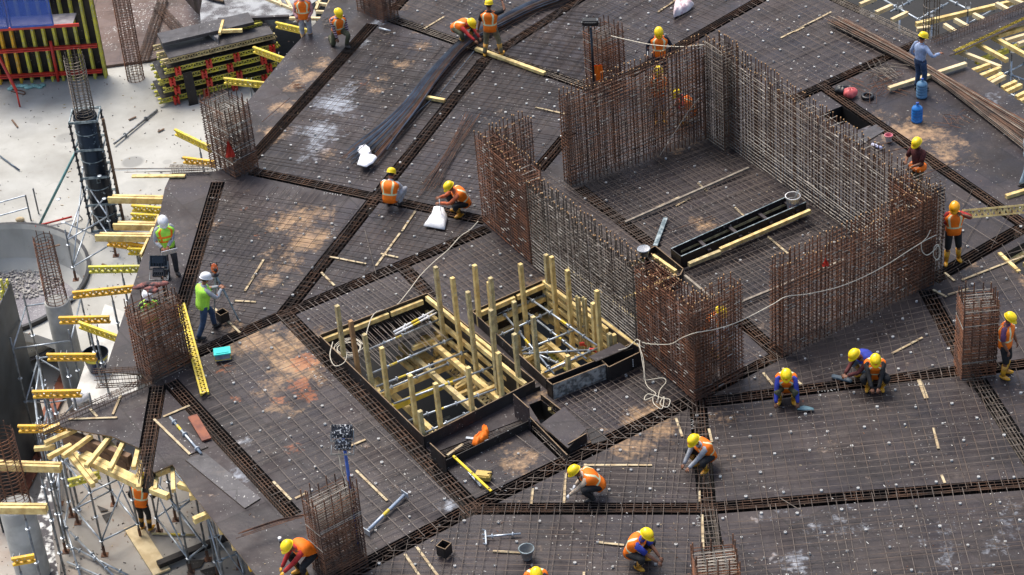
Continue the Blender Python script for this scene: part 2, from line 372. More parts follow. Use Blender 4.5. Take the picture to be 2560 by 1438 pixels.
# ------------------------------------------------------------------ the deck, traced on its own plane
def CH(x0, y0, x1, y1, w_=.42, e0=.0, e1=.0):
    a = P(x0, y0); b = P(x1, y1); d = (b - a).normalized(); a = a - d * e0; b = b + d * e1
    return (a, b, w_)
BEAMS = [  # channel centre lines + label of the cage lying in each
    (CH(617, 412, 925, 68, .40, .2, .2), 'long beam cage beside the sandy plywood strip'),
    (CH(985, 25, 1045, -40, .36), 'short beam cage running off the top above the column cage'),
    (CH(985, 50, 1480, 222, .40, .1, .2), 'beam cage crossing under the two men at the bundle'),
    (CH(1460, -8, 1212, 150, .36, .3, .2), 'beam cage under the thick steel bundle'),
    (CH(1212, 150, 712, 782, .40, 0, .2), 'longest diagonal beam cage down from the standing man'),
    (CH(628, 428, 1215, 552, .40), 'beam cage behind the two squatting men'),
    (CH(545, 455, 440, 815, .38, .0, .2), 'beam cage right of the man with white paper'),
    (CH(445, 905, 712, 785, .40, .2, 0), 'beam cage between dark rusty column cage and the fork'),
    (CH(712, 785, 1220, 572, .40), 'beam cage crossed by the rope, from the fork to the pier'),
    (CH(1008, 668, 1080, 745, .38), 'stub beam cage ending at the shaft corner'),
    (CH(712, 785, 1180, 1268, .42, 0, .1), 'beam cage along the left side of the large shaft'),
    (CH(1070, 1150, 1330, 1050, .30), 'short beam cage below the orange vest tray'),
    (CH(1325, 1058, 1420, 1150, .30), 'short beam cage left of the plywood lidded box'),
    (CH(890, 1425, 1180, 1270, .42, .4, 0), 'beam cage from the near column cage to the three way joint'),
    (CH(1180, 1270, 1725, 1002, .42), 'beam cage rising from the three way joint to the corner cage'),
    (CH(1180, 1272, 1760, 1272, .40), 'level beam cage below the squatting man in beige'),
    (CH(1760, 1272, 2600, 1207, .40), 'level beam cage under the wide lower right bay'),
    (CH(1744, 1000, 1768, 1270, .40), 'beam cage under the squatting man in grey sleeves'),
    (CH(1768, 1270, 1792, 1420, .40), 'beam cage running into the bottom column cage'),
    (CH(1730, 1000, 1960, 880, .34), 'beam cage between the two rusty wall ends'),
    (CH(1765, 1005, 2420, 925, .40), 'beam cage behind the three crouching men'),
    (CH(2450, 925, 2600, 905, .40), 'beam cage beside the lone man in boots'),
    (CH(2315, 725, 2445, 965, .40), 'steep open beam cage from wall corner to column cage'),
    (CH(2445, 950, 2600, 1190, .40), 'beam cage leaving the column cage to the lower right'),
    (CH(2330, 700, 2600, 545, .42), 'beam cage under the man holding the lattice girder'),
    (CH(1850, 800, 1950, 890, .36), 'short beam cage between corner cage and end wall cage'),
    (CH(1345, 425, 1425, 330, .38), 'beam cage in the gap between pier and tall wall cage'),
    (CH(1448, 470, 1640, 622, .34), 'beam cage along the inside of the grey wall cage'),
    (CH(1570, 190, 1920, -12, .38), 'beam cage behind the man in navy sleeves'),
    (CH(2070, -10, 2300, 95, .34), 'beam cage edging the scaffold opening'),
    (CH(1980, 250, 2300, 105, .38), 'beam cage running from the light wall cage to the bar bundle'),
    (CH(2052, 213, 2600, 590, .38), 'long beam cage passing the blue water bottles'),
]
OUT = [(935, -260), (845, -40), (800, 45), (723, 128), (640, 230), (603, 272), (600, 405), (540, 428), (430, 432), (412, 470), (400, 530), (350, 660), (325, 740), (295, 830), (262, 930), (352, 935), (385, 960),
       (150, 1042), (150, 1066), (215, 1080), (280, 1091), (345, 1119), (352, 1122), (346, 1188), (369, 1190), (376, 1172), (386, 1181), (431, 1161), (482, 1236), (560, 1336), (640, 1438), (760, 1600), (2900, 1600),
       (2900, 470), (2545, 250), (2420, 166), (2372, 140), (2640, 20), (2640, -30), (2335, 100), (2290, 84), (2090, -12), (1700, -260)]
LOWCH = CH(395, 965, 357, 1192, .40, 0, 0)
SIDECH = CH(425, 955, 735, 1290, .40)
HOLES = {
    'shaft_large': [(802, 850), (1060, 1112), (1325, 985), (1068, 752)],
    'shaft_small': [(1190, 790), (1364, 712), (1575, 872), (1372, 960)],
    'shaft_far': [(1480, 705), (1612, 640), (1700, 705), (1590, 780)],
    'recess': [(2048, 288), (2105, 265), (2175, 313), (2133, 330)],
    'right_hole': [(2500, 640), (2680, 540), (2760, 620), (2560, 690)],
    'tray_hole_a': [(1100, 1138), (1150, 1112), (1182, 1140), (1118, 1165)],
    'tray_hole_b': [(1322, 1012), (1352, 1000), (1395, 1035), (1352, 1060)],
}
def build_deck():
    pts = []; edges = []; faces = []
    def addpoly(poly):
        k = len(pts); n = len(poly)
        a = sum(poly[i][0] * poly[(i + 1) % n][1] - poly[(i + 1) % n][0] * poly[i][1] for i in range(n))
        if a < 0: poly = poly[::-1]
        pts.extend([Vector((p[0], p[1])) for p in poly]); faces.append([k + i for i in range(n)])
    addpoly([P(*p) for p in OUT])
    chs = [b[0] for b in BEAMS] + [LOWCH, SIDECH]
    for (a, b, w_) in chs:
        d = (b - a).normalized(); s = V3(-d.y, d.x, 0) * w_ / 2
        addpoly([a + s, b + s, b - s, a - s])
    nch = len(chs)
    for h in HOLES.values(): addpoly([P(*p) for p in h])
    v, e, f, ov, oe, of = delaunay_2d_cdt(pts, edges, faces, 1, 1e-4)
    kind = []
    for o in of:
        o = set(o)
        if 0 not in o: kind.append('x')
        elif any(i > nch for i in o): kind.append('h')
        elif any(1 <= i <= nch for i in o): kind.append('c')
        else: kind.append('d')
    mb = MB(); ed = {}
    for i, t in enumerate(f):
        for j in range(3):
            ed.setdefault(frozenset((t[j], t[(j + 1) % 3])), []).append(i)
    top = {}
    def vert(i, z, cache={}):
        k = (i, z)
        if k not in cache: cache[k] = len(mb.v); mb.v.append(V3(v[i].x, v[i].y, z))
        return cache[k]
    par = list(range(len(f)))
    def find(a):
        while par[a] != a: par[a] = par[par[a]]; a = par[a]
        return a
    for i, t in enumerate(f):
        if kind[i] == 'd': mb.cur = 0; mb.face([vert(a, 0.0) for a in t])
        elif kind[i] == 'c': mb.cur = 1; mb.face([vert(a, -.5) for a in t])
    for k, l_ in ed.items():
        a, b = tuple(k); ks = [kind[i] for i in l_] + (['x'] if len(l_) == 1 else [])
        s = set(ks)
        if s == {'d'}: par[find(l_[0])] = find(l_[1])
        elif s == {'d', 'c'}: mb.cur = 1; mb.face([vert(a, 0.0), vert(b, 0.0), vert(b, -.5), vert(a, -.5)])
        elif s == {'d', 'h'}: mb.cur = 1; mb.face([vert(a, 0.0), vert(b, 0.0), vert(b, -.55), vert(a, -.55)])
        elif s == {'d', 'x'}: mb.cur = 2; mb.face([vert(a, 0.0), vert(b, 0.0), vert(b, -.03), vert(a, -.03)])
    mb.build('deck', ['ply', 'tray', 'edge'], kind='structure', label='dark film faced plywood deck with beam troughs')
build_deck()
def inside_poly(p, pl):
    c = False; n = len(pl)
    for i in range(n):
        a, b = pl[i], pl[(i + 1) % n]
        if (a.y > p.y) != (b.y > p.y) and p.x < (b.x - a.x) * (p.y - a.y) / (b.y - a.y) + a.x: c = not c
    return c
def clip_poly(pl, o, d):
    ts = []; n = len(pl)
    for i in range(n):
        a, b = pl[i], pl[(i + 1) % n]; sa, sb = (a - o).cross(d), (b - o).cross(d)
        if (sa >= 0) != (sb >= 0): ts.append(((a + (b - a) * (sa / (sa - sb))) - o).dot(d))
    ts.sort()
    return [(ts[i], ts[i + 1]) for i in range(0, len(ts) - 1, 2)]
HP = [[P(*p).to_2d() for p in h] for h in HOLES.values()]
def vis(p, m=60):
    x, y = Q(p); return -m < x < 2560 + m and -m < y < 1438 + m
SPACERS = []
def rebar_mat(poly, d1px, d2px, label, sp1=.22, sp2=.22, ext=.28, r=.0075, m='matbar', step=.82, double=False, skip=.03):
    pl = [P(*q).to_2d() for q in poly]; seed = (sum(q[0] for q in poly) / len(poly), sum(q[1] for q in poly) / len(poly))
    t = thing('rebar_mat', label, 'rebar mat', P(seed[0], seed[1], .04), 'tied reinforcement mats laid on the deck')
    rnd = random.Random(label)
    for li, (dp, sp) in enumerate(((d1px, sp1), (d2px, sp2))):
        if isinstance(dp, tuple): d = hdg(seed[0], seed[1], *dp).to_2d()
        else:
            d = hdg(seed[0], seed[1], *d1px).to_2d(); d = Vector((-d.y, d.x))
        n = Vector((-d.y, d.x)); mb = MB()
        vals = [q.dot(n) for q in pl]; a = math.floor(min(vals) / sp) * sp
        while a < max(vals):
            a += sp
            if rnd.random() < skip: continue
            k = a + rnd.uniform(-.02, .02); ang = rnd.uniform(-.011, .011)
            dd = Vector((d.x * math.cos(ang) - d.y * math.sin(ang), d.x * math.sin(ang) + d.y * math.cos(ang)))
            for (s0, s1) in clip_poly(pl, n * k, dd):
                if s1 - s0 < .3: continue
                s0 -= ext * rnd.uniform(.3, 1.2); s1 += ext * rnd.uniform(.3, 1.2)
                z = .045 + li * .014
                p0 = n * k + dd * s0; p1 = n * k + dd * s1
                # split a little so that bars sag and wander
                N = max(2, int((s1 - s0) / 1.6)); pp = []
                for i in range(N + 1):
                    q = p0.lerp(p1, i / N); pp.append(V3(q.x + rnd.uniform(-.022, .022), q.y + rnd.uniform(-.022, .022), z + rnd.uniform(-.012, .018)))
                for i in range(N):
                    if vis(pp[i], 150) or vis(pp[i + 1], 150): mb.bar(pp[i], pp[i + 1], r, 3)
                if double:
                    off = V3(n.x, n.y, 0) * .05
                    for i in range(N):
                        if vis(pp[i]) and rnd.random() < .8: mb.bar(pp[i] + off, pp[i + 1] + off, r, 3)
        if mb.v: mb.build('lengthwise_bars' if li == 0 else 'crosswise_bars', 'matbar2' if (li == 0) == (rnd.random() < .5) else m, t)
    # spacers
    d = hdg(seed[0], seed[1], *d1px).to_2d(); n = Vector((-d.y, d.x))
    us = [q.dot(d) for q in pl]; vs = [q.dot(n) for q in pl]
    i = 0; a = min(us) + .3
    while a < max(us):
        b = min(vs) + .2 + (step / 2 if i % 2 else 0)
        while b < max(vs):
            q = d * (a + rnd.uniform(-.07, .07)) + n * (b + rnd.uniform(-.07, .07))
            if inside_poly(q, pl) and not any(inside_poly(q, h) for h in HP) and vis(V3(q.x, q.y, 0), 5) and rnd.random() < .88: SPACERS.append(V3(q.x, q.y, 0))
            b += step
        a += step * .8; i += 1

MATS = [
    ([(632, 405), (940, 66), (1200, 150), (1195, 172), (945, 490), (640, 420)], (100, -112), 'perp', 'wide rebar mat over the whitish stained upper left bay', {}),
    ([(1220, 160), (1475, 230), (1545, 215), (1440, 262), (1440, 330), (1345, 432), (1345, 560), (1195, 535), (965, 495)], (100, -126), 'perp', 'rebar mat of the bay left of the tall wall cage', {}),
    ([(1225, 148), (1440, 5), (1500, 60), (1475, 205)], (100, -126), 'perp', 'rebar mat under the loose timber beside the standing man', {'double': True}),
    ([(560, 455), (920, 515), (715, 770), (455, 890), (470, 800)], (100, -126), 'perp', 'rebar mat over the sandy bay of the survey instrument', {'sp1': .2}),
    ([(950, 520), (1205, 560), (1195, 580), (740, 765)], (100, -126), 'perp', 'rebar mat of the triangular bay in front of the squatting men', {}),
    ([(740, 790), (1000, 675), (1070, 745), (815, 840)], (100, 78), (100, -42), 'dense rebar mat of the narrow bay behind the large shaft', {'sp1': .14, 'sp2': .2}),
    ([(1030, 668), (1215, 585), (1335, 668), (1365, 690), (1150, 775), (1080, 735)], (100, 78), (100, -42), 'rebar mat of the bay crossed by the rope left of the pier', {'sp1': .16, 'sp2': .2}),
    ([(460, 910), (705, 800), (1160, 1265), (915, 1395), (740, 1270)], (100, 104), (100, -42), 'largest rebar mat, over the orange stained lower left bay', {'sp1': .34, 'sp2': .26}),
    ([(1450, 470), (1785, 350), (2240, 640), (1955, 865), (1850, 790), (1700, 690), (1640, 615)], (100, 70), (100, -38), 'fine rebar mat inside the square of wall cages', {'sp1': .15, 'sp2': .15, 'step': .9}),
    ([(1345, 560), (1345, 440), (1440, 470), (1640, 640), (1600, 700), (1480, 690)], (100, 70), (100, -38), 'strip of rebar mat along the inside of the grey wall cage', {'sp1': .15, 'sp2': .15, 'step': .9}),
    ([(1385, 1010), (1590, 900), (1735, 1000), (1500, 1105)], (100, 78), (100, -45), 'rebar mat at the foot of the rusty corner cage', {'sp1': .16, 'sp2': .18}),
    ([(1140, 1195), (1325, 1090), (1400, 1150), (1190, 1255)], (100, 78), (100, -45), 'small rebar mat beside the yellow spirit level', {'sp1': .7, 'sp2': .7, 'step': 1.5}),
    ([(1215, 1262), (1722, 1020), (1742, 1025), (1752, 1260)], (-12, 100), (100, 3), 'rebar mat under the man in beige sleeves', {'sp1': .2, 'sp2': .2, 'double': False}),
    ([(1770, 1020), (2430, 940), (2580, 1195), (1790, 1260)], (24, 100), (100, -10), 'wide rebar mat of the lower right bay with hooked bars', {'sp1': .24, 'sp2': .24}),
    ([(1190, 1285), (1760, 1290), (1785, 1500), (800, 1500), (930, 1420)], (-14, 100), (100, 2), 'rebar mat of the bottom bay with the grey bucket', {'sp1': .24, 'sp2': .19, 'double': False}),
    ([(1790, 1285), (2620, 1222), (2620, 1500), (1805, 1500)], (22, 100), (100, -9), 'rebar mat of the bottom right bay with pale stains', {'sp1': .25, 'sp2': .23}),  # the pale areas in this bay are sheen painted into the deck colour
    ([(1975, 885), (2300, 735), (2405, 925), (1780, 995), (1870, 930)], (22, 100), (100, -22), 'rebar mat of the bay behind the three crouching men', {'sp1': .24, 'sp2': .22}),
    ([(1000, 45), (1060, -30), (1440, -30), (1220, 130), (1190, 120)], (100, 36), (100, -70), 'rebar mat at the top edge behind the red sleeved man', {'sp1': .2, 'sp2': .24}),
    ([(1455, 10), (1480, -40), (1900, -40), (1565, 180), (1540, 60)], (100, -56), 'perp', 'rebar mat under the crumpled pink and white bag', {}),
    ([(1780, 95), (1945, -20), (2080, 10), (2290, 105), (1985, 240)], (100, -45), (100, 52), 'rebar mat with neat rows of white dots', {'sp1': .2, 'sp2': .3, 'step': .7}),
    ([(1860, 830), (1935, 885), (1860, 925)], (100, 70), (100, -38), 'scrap of rebar mat between corner cage and end wall', {'sp1': .2, 'sp2': .2}),
    ([(2340, 715), (2600, 590), (2600, 890), (2430, 910)], (60, 100), (100, -28), 'open rebar mat right of the column cage near the lone man', {'sp1': .35, 'sp2': .35}),
    ([(2340, 500), (2440, 490), (2560, 570), (2340, 680)], (-60, 100), (100, 60), 'sparse rebar mat behind the man with the lattice girder', {'sp1': .6, 'sp2': .6}),
    ([(2465, 950), (2600, 920), (2600, 1150)], (30, 100), (100, -14), 'rebar mat at the right edge below the lone man', {'sp1': .3, 'sp2': .3}),
    ([(1560, 200), (1760, 80), (1775, 110), (1425, 245)], (100, -56), 'perp', 'rebar mat around the man in navy sleeves', {}),
]
def beam_cage(a, b, w_, label, ztop=.02, depth=.36, m='rust', dens=.19, over=0.0):
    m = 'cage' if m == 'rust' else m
    d = (b - a); L = d.length; d.normalize(); s = V3(-d.y, d.x, 0); hw = w_ / 2 - .075
    t = thing('beam_cage', label, 'beam cage', a + V3(0, 0, -.4), 'tied reinforcement cages lying in the beam troughs')
    mb = MB(); rnd = random.Random(label)
    for i in range(4):
        o = s * (-hw + 2 * hw * i / 3 + rnd.uniform(-.01, .01))
        if vis(a, 400) or vis(b, 400):
            N = max(1, int(L / 1.2)); prev = None
            for k in range(N + 1):
                p = a - d * over + d * (L + 2 * over) * k / N + o + V3(0, 0, ztop + rnd.uniform(-.012, .012)) + s * rnd.uniform(-.008, .008)
                if prev is not None: mb.bar(prev, p, .0085, 4)
                prev = p
    for i in range(3):
        mb.bar(a + s * (-hw + hw * i) + V3(0, 0, ztop - depth), b + s * (-hw + hw * i) + V3(0, 0, ztop - depth), .013, 4)
    for sd in (-1, 1): mb.bar(a + s * hw * sd + V3(0, 0, ztop - depth / 2), b + s * hw * sd + V3(0, 0, ztop - depth / 2), .01, 4)
    mb.build('main_bars', m, t)
    mb = MB(); k = 0; x = .08
    while x < L:
        c = a + d * (x + rnd.uniform(-.015, .015)); tl = d * rnd.uniform(-.02, .02)
        if vis(c, 80):
            q = [c - s * (hw + .015) + V3(0, 0, ztop + .015) + tl, c + s * (hw + .015) + V3(0, 0, ztop + .015) + tl, c + s * (hw + .015) + V3(0, 0, ztop - depth), c - s * (hw + .015) + V3(0, 0, ztop - depth)]
            for i in range(4): mb.bar(q[i], q[(i + 1) % 4], .0055, 3)
        x += dens * rnd.uniform(.85, 1.15)
    if mb.v: mb.build('stirrups', m, t)
    return t
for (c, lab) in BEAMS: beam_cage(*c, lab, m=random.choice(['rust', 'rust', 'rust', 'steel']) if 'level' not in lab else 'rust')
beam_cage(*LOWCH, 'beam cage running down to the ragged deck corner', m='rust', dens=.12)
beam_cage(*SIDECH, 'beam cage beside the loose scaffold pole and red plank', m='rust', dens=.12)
beam_cage(P(385, 950, .1), P(95, 1078, .1), .30, 'free beam cage overhanging the edge above the triangular sheet', ztop=.12, depth=.3, m='rust', dens=.14)
beam_cage(P(345, 935, .0), P(235, 940, .0), .30, 'short free cage over the pale slab left of the dark column cage', ztop=.15, depth=.45, m='rust', dens=.14)
beam_cage(P(425, 425, .1), P(525, 425, .1), .3, 'free cage end left of the upper column cage', ztop=.1, depth=.3, m='steel', dens=.14)
for a in MATS: rebar_mat(*a[:4], **a[4])

# spacers: the 300 that show largest as things, the rest one object
SPACERS.sort(key=lambda p: (p - CAM).length)
def spacer_mb(mb, c, r=.030):
    mb.lathe(c, [(r * .9, .0), (r, .012), (r * .96, .042), (r * .5, .046), (r * .45, .036)], 9)
mb = MB(); spacer_mb(mb, V3(0, 0, 0)); proto = None
for i, p in enumerate(SPACERS[:300]):
    if proto is None:
        proto = mb.build('spacer_block', 'spacer', base=(0, 0, 0), label='small white round spacer block under a rebar mat', cat='spacer', group='white spacer blocks dotted under the rebar mats'); o = proto
    else: o = proto.copy(); COL.objects.link(o)
    o.location = p; s = random.uniform(.85, 1.3); o.scale = (s, s, 1); o.rotation_euler = (0, 0, random.random() * 6)
if SPACERS[300:]:
    mb = MB()
    for p in SPACERS[300:]: spacer_mb(mb, p, .034)
    mb.build('distant_spacer_blocks', 'spacer', kind='stuff', label='scatter of more distant white spacer blocks on the deck')
print('SPACERS', len(SPACERS))
# ------------------------------------------------------------------ lower storeys
def ground(name, poly, z, m, label, edge=None, drop=.3, hole=None):
    mb = MB(); pl = [P(x, y, z) for x, y in poly]
    if hole:
        pts = [p.to_2d() for p in pl]; a = sum(pts[i].cross(pts[(i + 1) % len(pts)]) for i in range(len(pts)))
        if a < 0: pts.reverse()
        n0 = len(pts); pts += [hole[0].to_2d() + Vector((math.cos(i * math.pi / 28), math.sin(i * math.pi / 28))) * hole[1] for i in range(56)]
        v, e, f, ov, oe, of = delaunay_2d_cdt(pts, [], [list(range(n0)), list(range(n0, n0 + 56))], 1, 1e-4)
        mb.v = [V3(q.x, q.y, z) for q in v]
        for t_, o in zip(f, of):
            if 0 in o and 1 not in o: mb.face(list(t_))
        for i in range(n0):   # outer skirt
            p, q = pts[i], pts[(i + 1) % n0]; b = len(mb.v); mb.v += [V3(p.x, p.y, z), V3(q.x, q.y, z), V3(q.x, q.y, z - drop), V3(p.x, p.y, z - drop)]; mb.face([b, b + 1, b + 2, b + 3])
        return mb.build(name, m, kind='structure', label=label)
    mb.prism([(p.x, p.y) for p in pl], z - drop, z)
    return mb.build(name, m, kind='structure', label=label)
mb = MB(); mb.prism([(-900, -300), (900, -300), (900, 900), (-900, 900)], -8.6, -8.0)
mb.build('ground', 'lowconc', kind='structure', label='brown grey concrete floor of the lower storey')
ground('floor', [(-1500, -900), (760, -900), (790, 60), (690, 300), (640, 1080), (180, 1080), (215, 880), (95, 838), (60, 832), (-60, 835), (-1500, 800)], -4.0, 'slab', 'pale dusty concrete slab one storey below the deck', drop=.3, hole=(P(-30, 706, -4.0), 2.83))
mb = MB(); mb.prism([(p.x, p.y) for p in (P(x, y, -5.6) for x, y in ((-900, 700), (80, 800), (260, 850), (200, 1160), (185, 1480), (160, 1700), (-900, 1700)))], -5.8, -5.6); mb.build('floor', 'lowconc', kind='structure', label='sandy concrete ground, raised to catch light, below the slab edge on the left')  # added floor: lower ground raised here so that it gets light
ground('floor', [(560, -700), (3600, -700), (3600, 2600), (560, 2600)], -7.98, 'tray', 'near black sheet painting shade on the lower floor under the deck', drop=.01)  # near-black colour paints the darkness down the shafts and openings
ground('floor', [(180, 1080), (640, 1080), (760, 1500), (800, 1700), (100, 1700), (140, 1500), (150, 1438), (148, 1290), (165, 1160)], -4.0, 'dirty', 'dirty grey brown slab with painted shade under the ragged deck corner', drop=.3)
PC = P(-30, 706, -4.0)
def pit():
    mb = MB(); n = 56; k = 0; r = 2.82
    rings = [(r + .10, -3.996), (r + .10, -3.86), (r, -3.86), (r - .06, -4.0), (r - .16, -4.95), (r - .45, -5.3)]
    for i in range(len(rings) - 1):
        mb.cur = 1 if i < 2 else 0
        for j in range(n):
            a0, a1 = 2 * math.pi * j / n, 2 * math.pi * (j + 1) / n; b = len(mb.v)
            for (a, q) in ((a0, 0), (a1, 0), (a1, 1), (a0, 1)):
                rr, z = rings[i + q]; mb.v.append(V3(PC.x + rr * math.cos(a), PC.y + rr * math.sin(a), z))
            mb.face([b, b + 1, b + 2, b + 3])
    return mb
mb = pit(); mb.build('round_pit', ['slab', 'black'], label='round concrete pit with black rubber rim in the pale slab', cat='pit', base=(PC.x, PC.y, -4.0))
mb = MB(); k = 48
mb.prism([(PC.x + 2.5 * math.cos(2 * math.pi * i / k), PC.y + 2.5 * math.sin(2 * math.pi * i / k)) for i in range(k)], -5.32, -5.28)
mb.build('pit_floor', M['plyw'] if False else mat('purple_pit_floor', (.23, .22, .235), .7, col2=(.13, .12, .14), scale=1.5, speck=(.4, .4, .4), speck_amt=.6), kind='structure', label='dark purple grey floor inside the round pit')
mb = MB(); rnd = random.Random(3)
cc = P(72, 700, -5.27)
for i in range(700):
    a = rnd.random() * 6.28; q = 1.0 * math.sqrt(rnd.random()); s = rnd.uniform(.015, .055)
    mb.ell(cc + V3(q * math.cos(a) * 1.1, q * math.sin(a), .03), (s, s * rnd.uniform(.5, 1), s * .7), n=5, m=3)
mb.build('rubble', 'rubble2', kind='stuff', label='heap of broken concrete rubble in the round pit', base=tuple(cc))
# brown reinforced deck at the top left, behind the slab
bd = [(205, 172), (372, 150), (455, 128), (560, 30), (600, -60), (650, -200), (160, -200)]
ground('floor', bd, -3.9, 'browndeck', 'brown splashed formwork floor behind the pale slab', drop=.08)
for (a, b_, lab) in (((408, 0), (358, 150), 'dark beam cage in the brown floor beside the tall round cage'), ((395, 20), (480, 110), 'dark beam cage in the brown floor beside the curved wall form')):
    beam_cage(P(*a, -3.82), P(*b_, -3.82), .45, lab, ztop=.1, depth=.14, m='rust', dens=.12)
# ------------------------------------------------------------------ rebar wall cages
def wall_cage(pts, th, H, label, inner=1, mv='rust', mh='rust', sp=.14, zs=.12, mlow=None, rnd=None, rv=.0135, extra=.13):
    """pts: plan polyline at deck level (world); th: thickness towards the left of travel"""
    rnd = random.Random(label)
    t = thing('wall_cage', label, 'wall cage', pts[0], 'upright reinforcement cages of the core walls')
    mbv = MB(); mbl = MB(); mbt = MB(); mbglint = MB(); mbp = MB(); zs = zs * .85
    segs = list(zip(pts[:-1], pts[1:])); Ht = H if callable(H) else (lambda x: H)
    tot = 0
    lines = []
    for (a, b) in segs:
        d = (b - a).normalized(); n = V3(-d.y, d.x, 0) * inner
        lines.append((a, b, d, n))
    for (a, b, d, n) in lines:
        L = (b - a).length; N = max(2, round(L / (sp * .88)))
        for side in (0, 1):
            for i in range(N + 1):
                x = L * i / N + rnd.uniform(-.025, .025); p = a + d * x + n * (th * side)
                top = Ht(tot + x) - rnd.choice([0, 0, .0, .02, .04, .07]) ; lean = V3(rnd.uniform(-.03, .03), rnd.uniform(-.03, .03), 0)
                mbv.bar(p + V3(0, 0, -.35), p + V3(0, 0, top) + lean, rv * rnd.uniform(.9, 1.1), 4)
                mbp.bar(p + V3(0, 0, top) + lean, p + V3(0, 0, top + .025) + lean, rv * 1.2, 4)  # bright tan tip paints the glint on the cut bar end
                if side and i < N and rnd.random() < .75:
                    p2 = p + d * sp * .5 - n * th * rnd.uniform(.25, .75); mbv.bar(p2 + V3(0, 0, -.35), p2 + V3(0, 0, top * rnd.uniform(.80, .97)), rv * .8, 4)
            k = 0; z = .08
            while z < Ht(tot) - extra:
                o = n * (th * side + (.016 if side else -.016)); sag = rnd.uniform(-.012, .012)
                P0 = a + o + V3(0, 0, z + sag); P1 = b + o + V3(0, 0, z + rnd.uniform(-.012, .012) + Ht(tot + L) - Ht(tot))
                mid = P0.lerp(P1, .5) + V3(0, 0, rnd.uniform(-.02, .01)) + n * rnd.uniform(-.012, .012)
                tgt = mbl if (mlow and z < 1.0 + rnd.uniform(-.3, .3)) else mbt
                tgt.bar(P0, mid, .0115, 4); tgt.bar(mid, P1, .0115, 4)
                for _ in range(int(L * 1.2)):
                    f0 = rnd.random() * .93; g0 = P0.lerp(P1, f0); mbglint.bar(g0 + V3(0, 0, .006), P0.lerp(P1, f0 + .06 / L * rnd.uniform(.8, 3)) + V3(0, 0, .006), .0125, 4)  # short pale pieces paint glints of light along the links
                z += zs * rnd.uniform(.9, 1.1)
        # cross ties
        z = .14
        while z < Ht(tot) - extra - .05:
            i = 0
            while i <= N:
                p = a + d * (L * i / N) + V3(0, 0, z + rnd.uniform(-.02, .02))
                (mbl if (mlow and z < 1.1) else mbglint if rnd.random() < .12 else mbt).bar(p - n * .03, p + n * (th + .03) + d * rnd.uniform(-.04, .04), .009, 3); i += 2 if rnd.random() < .7 else 3
            z += zs * 2
        tot += L
    # hairpin ends
    for (p, d, n) in ((lines[0][0], -lines[0][2], lines[0][3]), (lines[-1][1], lines[-1][2], lines[-1][3])):
        for q in (.33, .66): mbv.bar(p + n * th * q + V3(0, 0, -.3), p + n * th * q + V3(0, 0, Ht(0) - .1), rv, 4)
        z = .06
        while z < Ht(0) - extra:
            e = p + d * .035 + V3(0, 0, z)
            mbt.bar(e - n * .02, e + n * (th + .02), .009, 3); mbt.bar(e - n * .02, e - n * .02 - d * .4, .009, 3); mbt.bar(e + n * (th + .02), e + n * (th + .02) - d * .4, .009, 3)
            z += zs
    merge(mbv, mbp, 1); merge(mbt, mbglint, 1); mbv.build('upright_bars', [mv, 'tip'], t); mbt.build('links', [mh, 'paled'], t)
    if mbl.v: mbl.build('lower_links', mlow, t)

    return t
def off(a, b, k):
    d = (b - a).normalized(); return V3(-d.y, d.x, 0) * k
a, b = P(1430, 465), P(1772, 346)
wall_cage([a, b], .36, lambda x: 2.70 + .06 * x, 'tall dark rusty wall cage at the back left of the square', 1, 'rust', 'rust', mlow=None, sp=.135)
a, b = P(1812, 362), P(2318, 706)
wall_cage([a, b], .42, lambda x: 2.85 - .05 * x, 'long light grey wall cage on the far right side of the square', 1, 'rust', 'steel', sp=.15, zs=.12, mlow='paled')
a = P(1770, 352); d = hdg(1770, 352, 90, 62); n = V3(-d.y, d.x, 0)
wall_cage([a, a + d * .75], .42, 3.15, 'taller corner cage with bent pale links between the two back walls', 1, 'rust', 'steel', sp=.12, zs=.11, mlow='paled')
a, b = P(1958, 895), P(2318, 716)
wall_cage([a, b], .42, 2.55, 'rusty wall cage with the rope along it on the near right side', 1, 'rustred', 'rust', sp=.14, zs=.12)
a, b = P(2318, 716), P(2332, 703)
a = P(2332, 712); d = hdg(2332, 712, -90, -62)
wall_cage([a, a + d * 1.15], .40, 2.65, 'rusty end cage under the maroon shirted man', 1, 'rustred', 'rustred', sp=.13, zs=.11)
a, b = P(1209, 555), P(1328, 660)
wall_cage([a, b], .42, 2.72, 'rusty pier cage beside the squatting man with the white sack', 1, 'rust', 'rustred', sp=.14, zs=.10, mlow=None)
d = hdg(1209, 555, 115, -52); a2 = a + d * .1
wall_cage([a + d * .42, a + d * 1.45], .34, 2.68, 'dark short return cage behind the rusty pier', -1, 'rust', 'rust', sp=.13, zs=.13)
a, b = P(1336, 668), P(1592, 882)
wall_cage([a, b], .34, 2.5, 'long grey see through wall cage behind the small shaft', 1, 'steel', 'steel', sp=.14, zs=.11, mlow='paled')
a, b = P(1600, 888), P(1738, 1005)
wall_cage([a, b], .42, 2.62, 'rusty pier cage nearest the camera with the white rope', 1, 'rustred', 'rustred', sp=.14, zs=.10)
a, b = P(1738, 1005), P(1857, 940)
wall_cage([a + (b - a).normalized() * .06, b], .36, 2.66, 'rusty return cage in front of the half hidden worker', 1, 'rustred', 'rust', sp=.14, zs=.12)

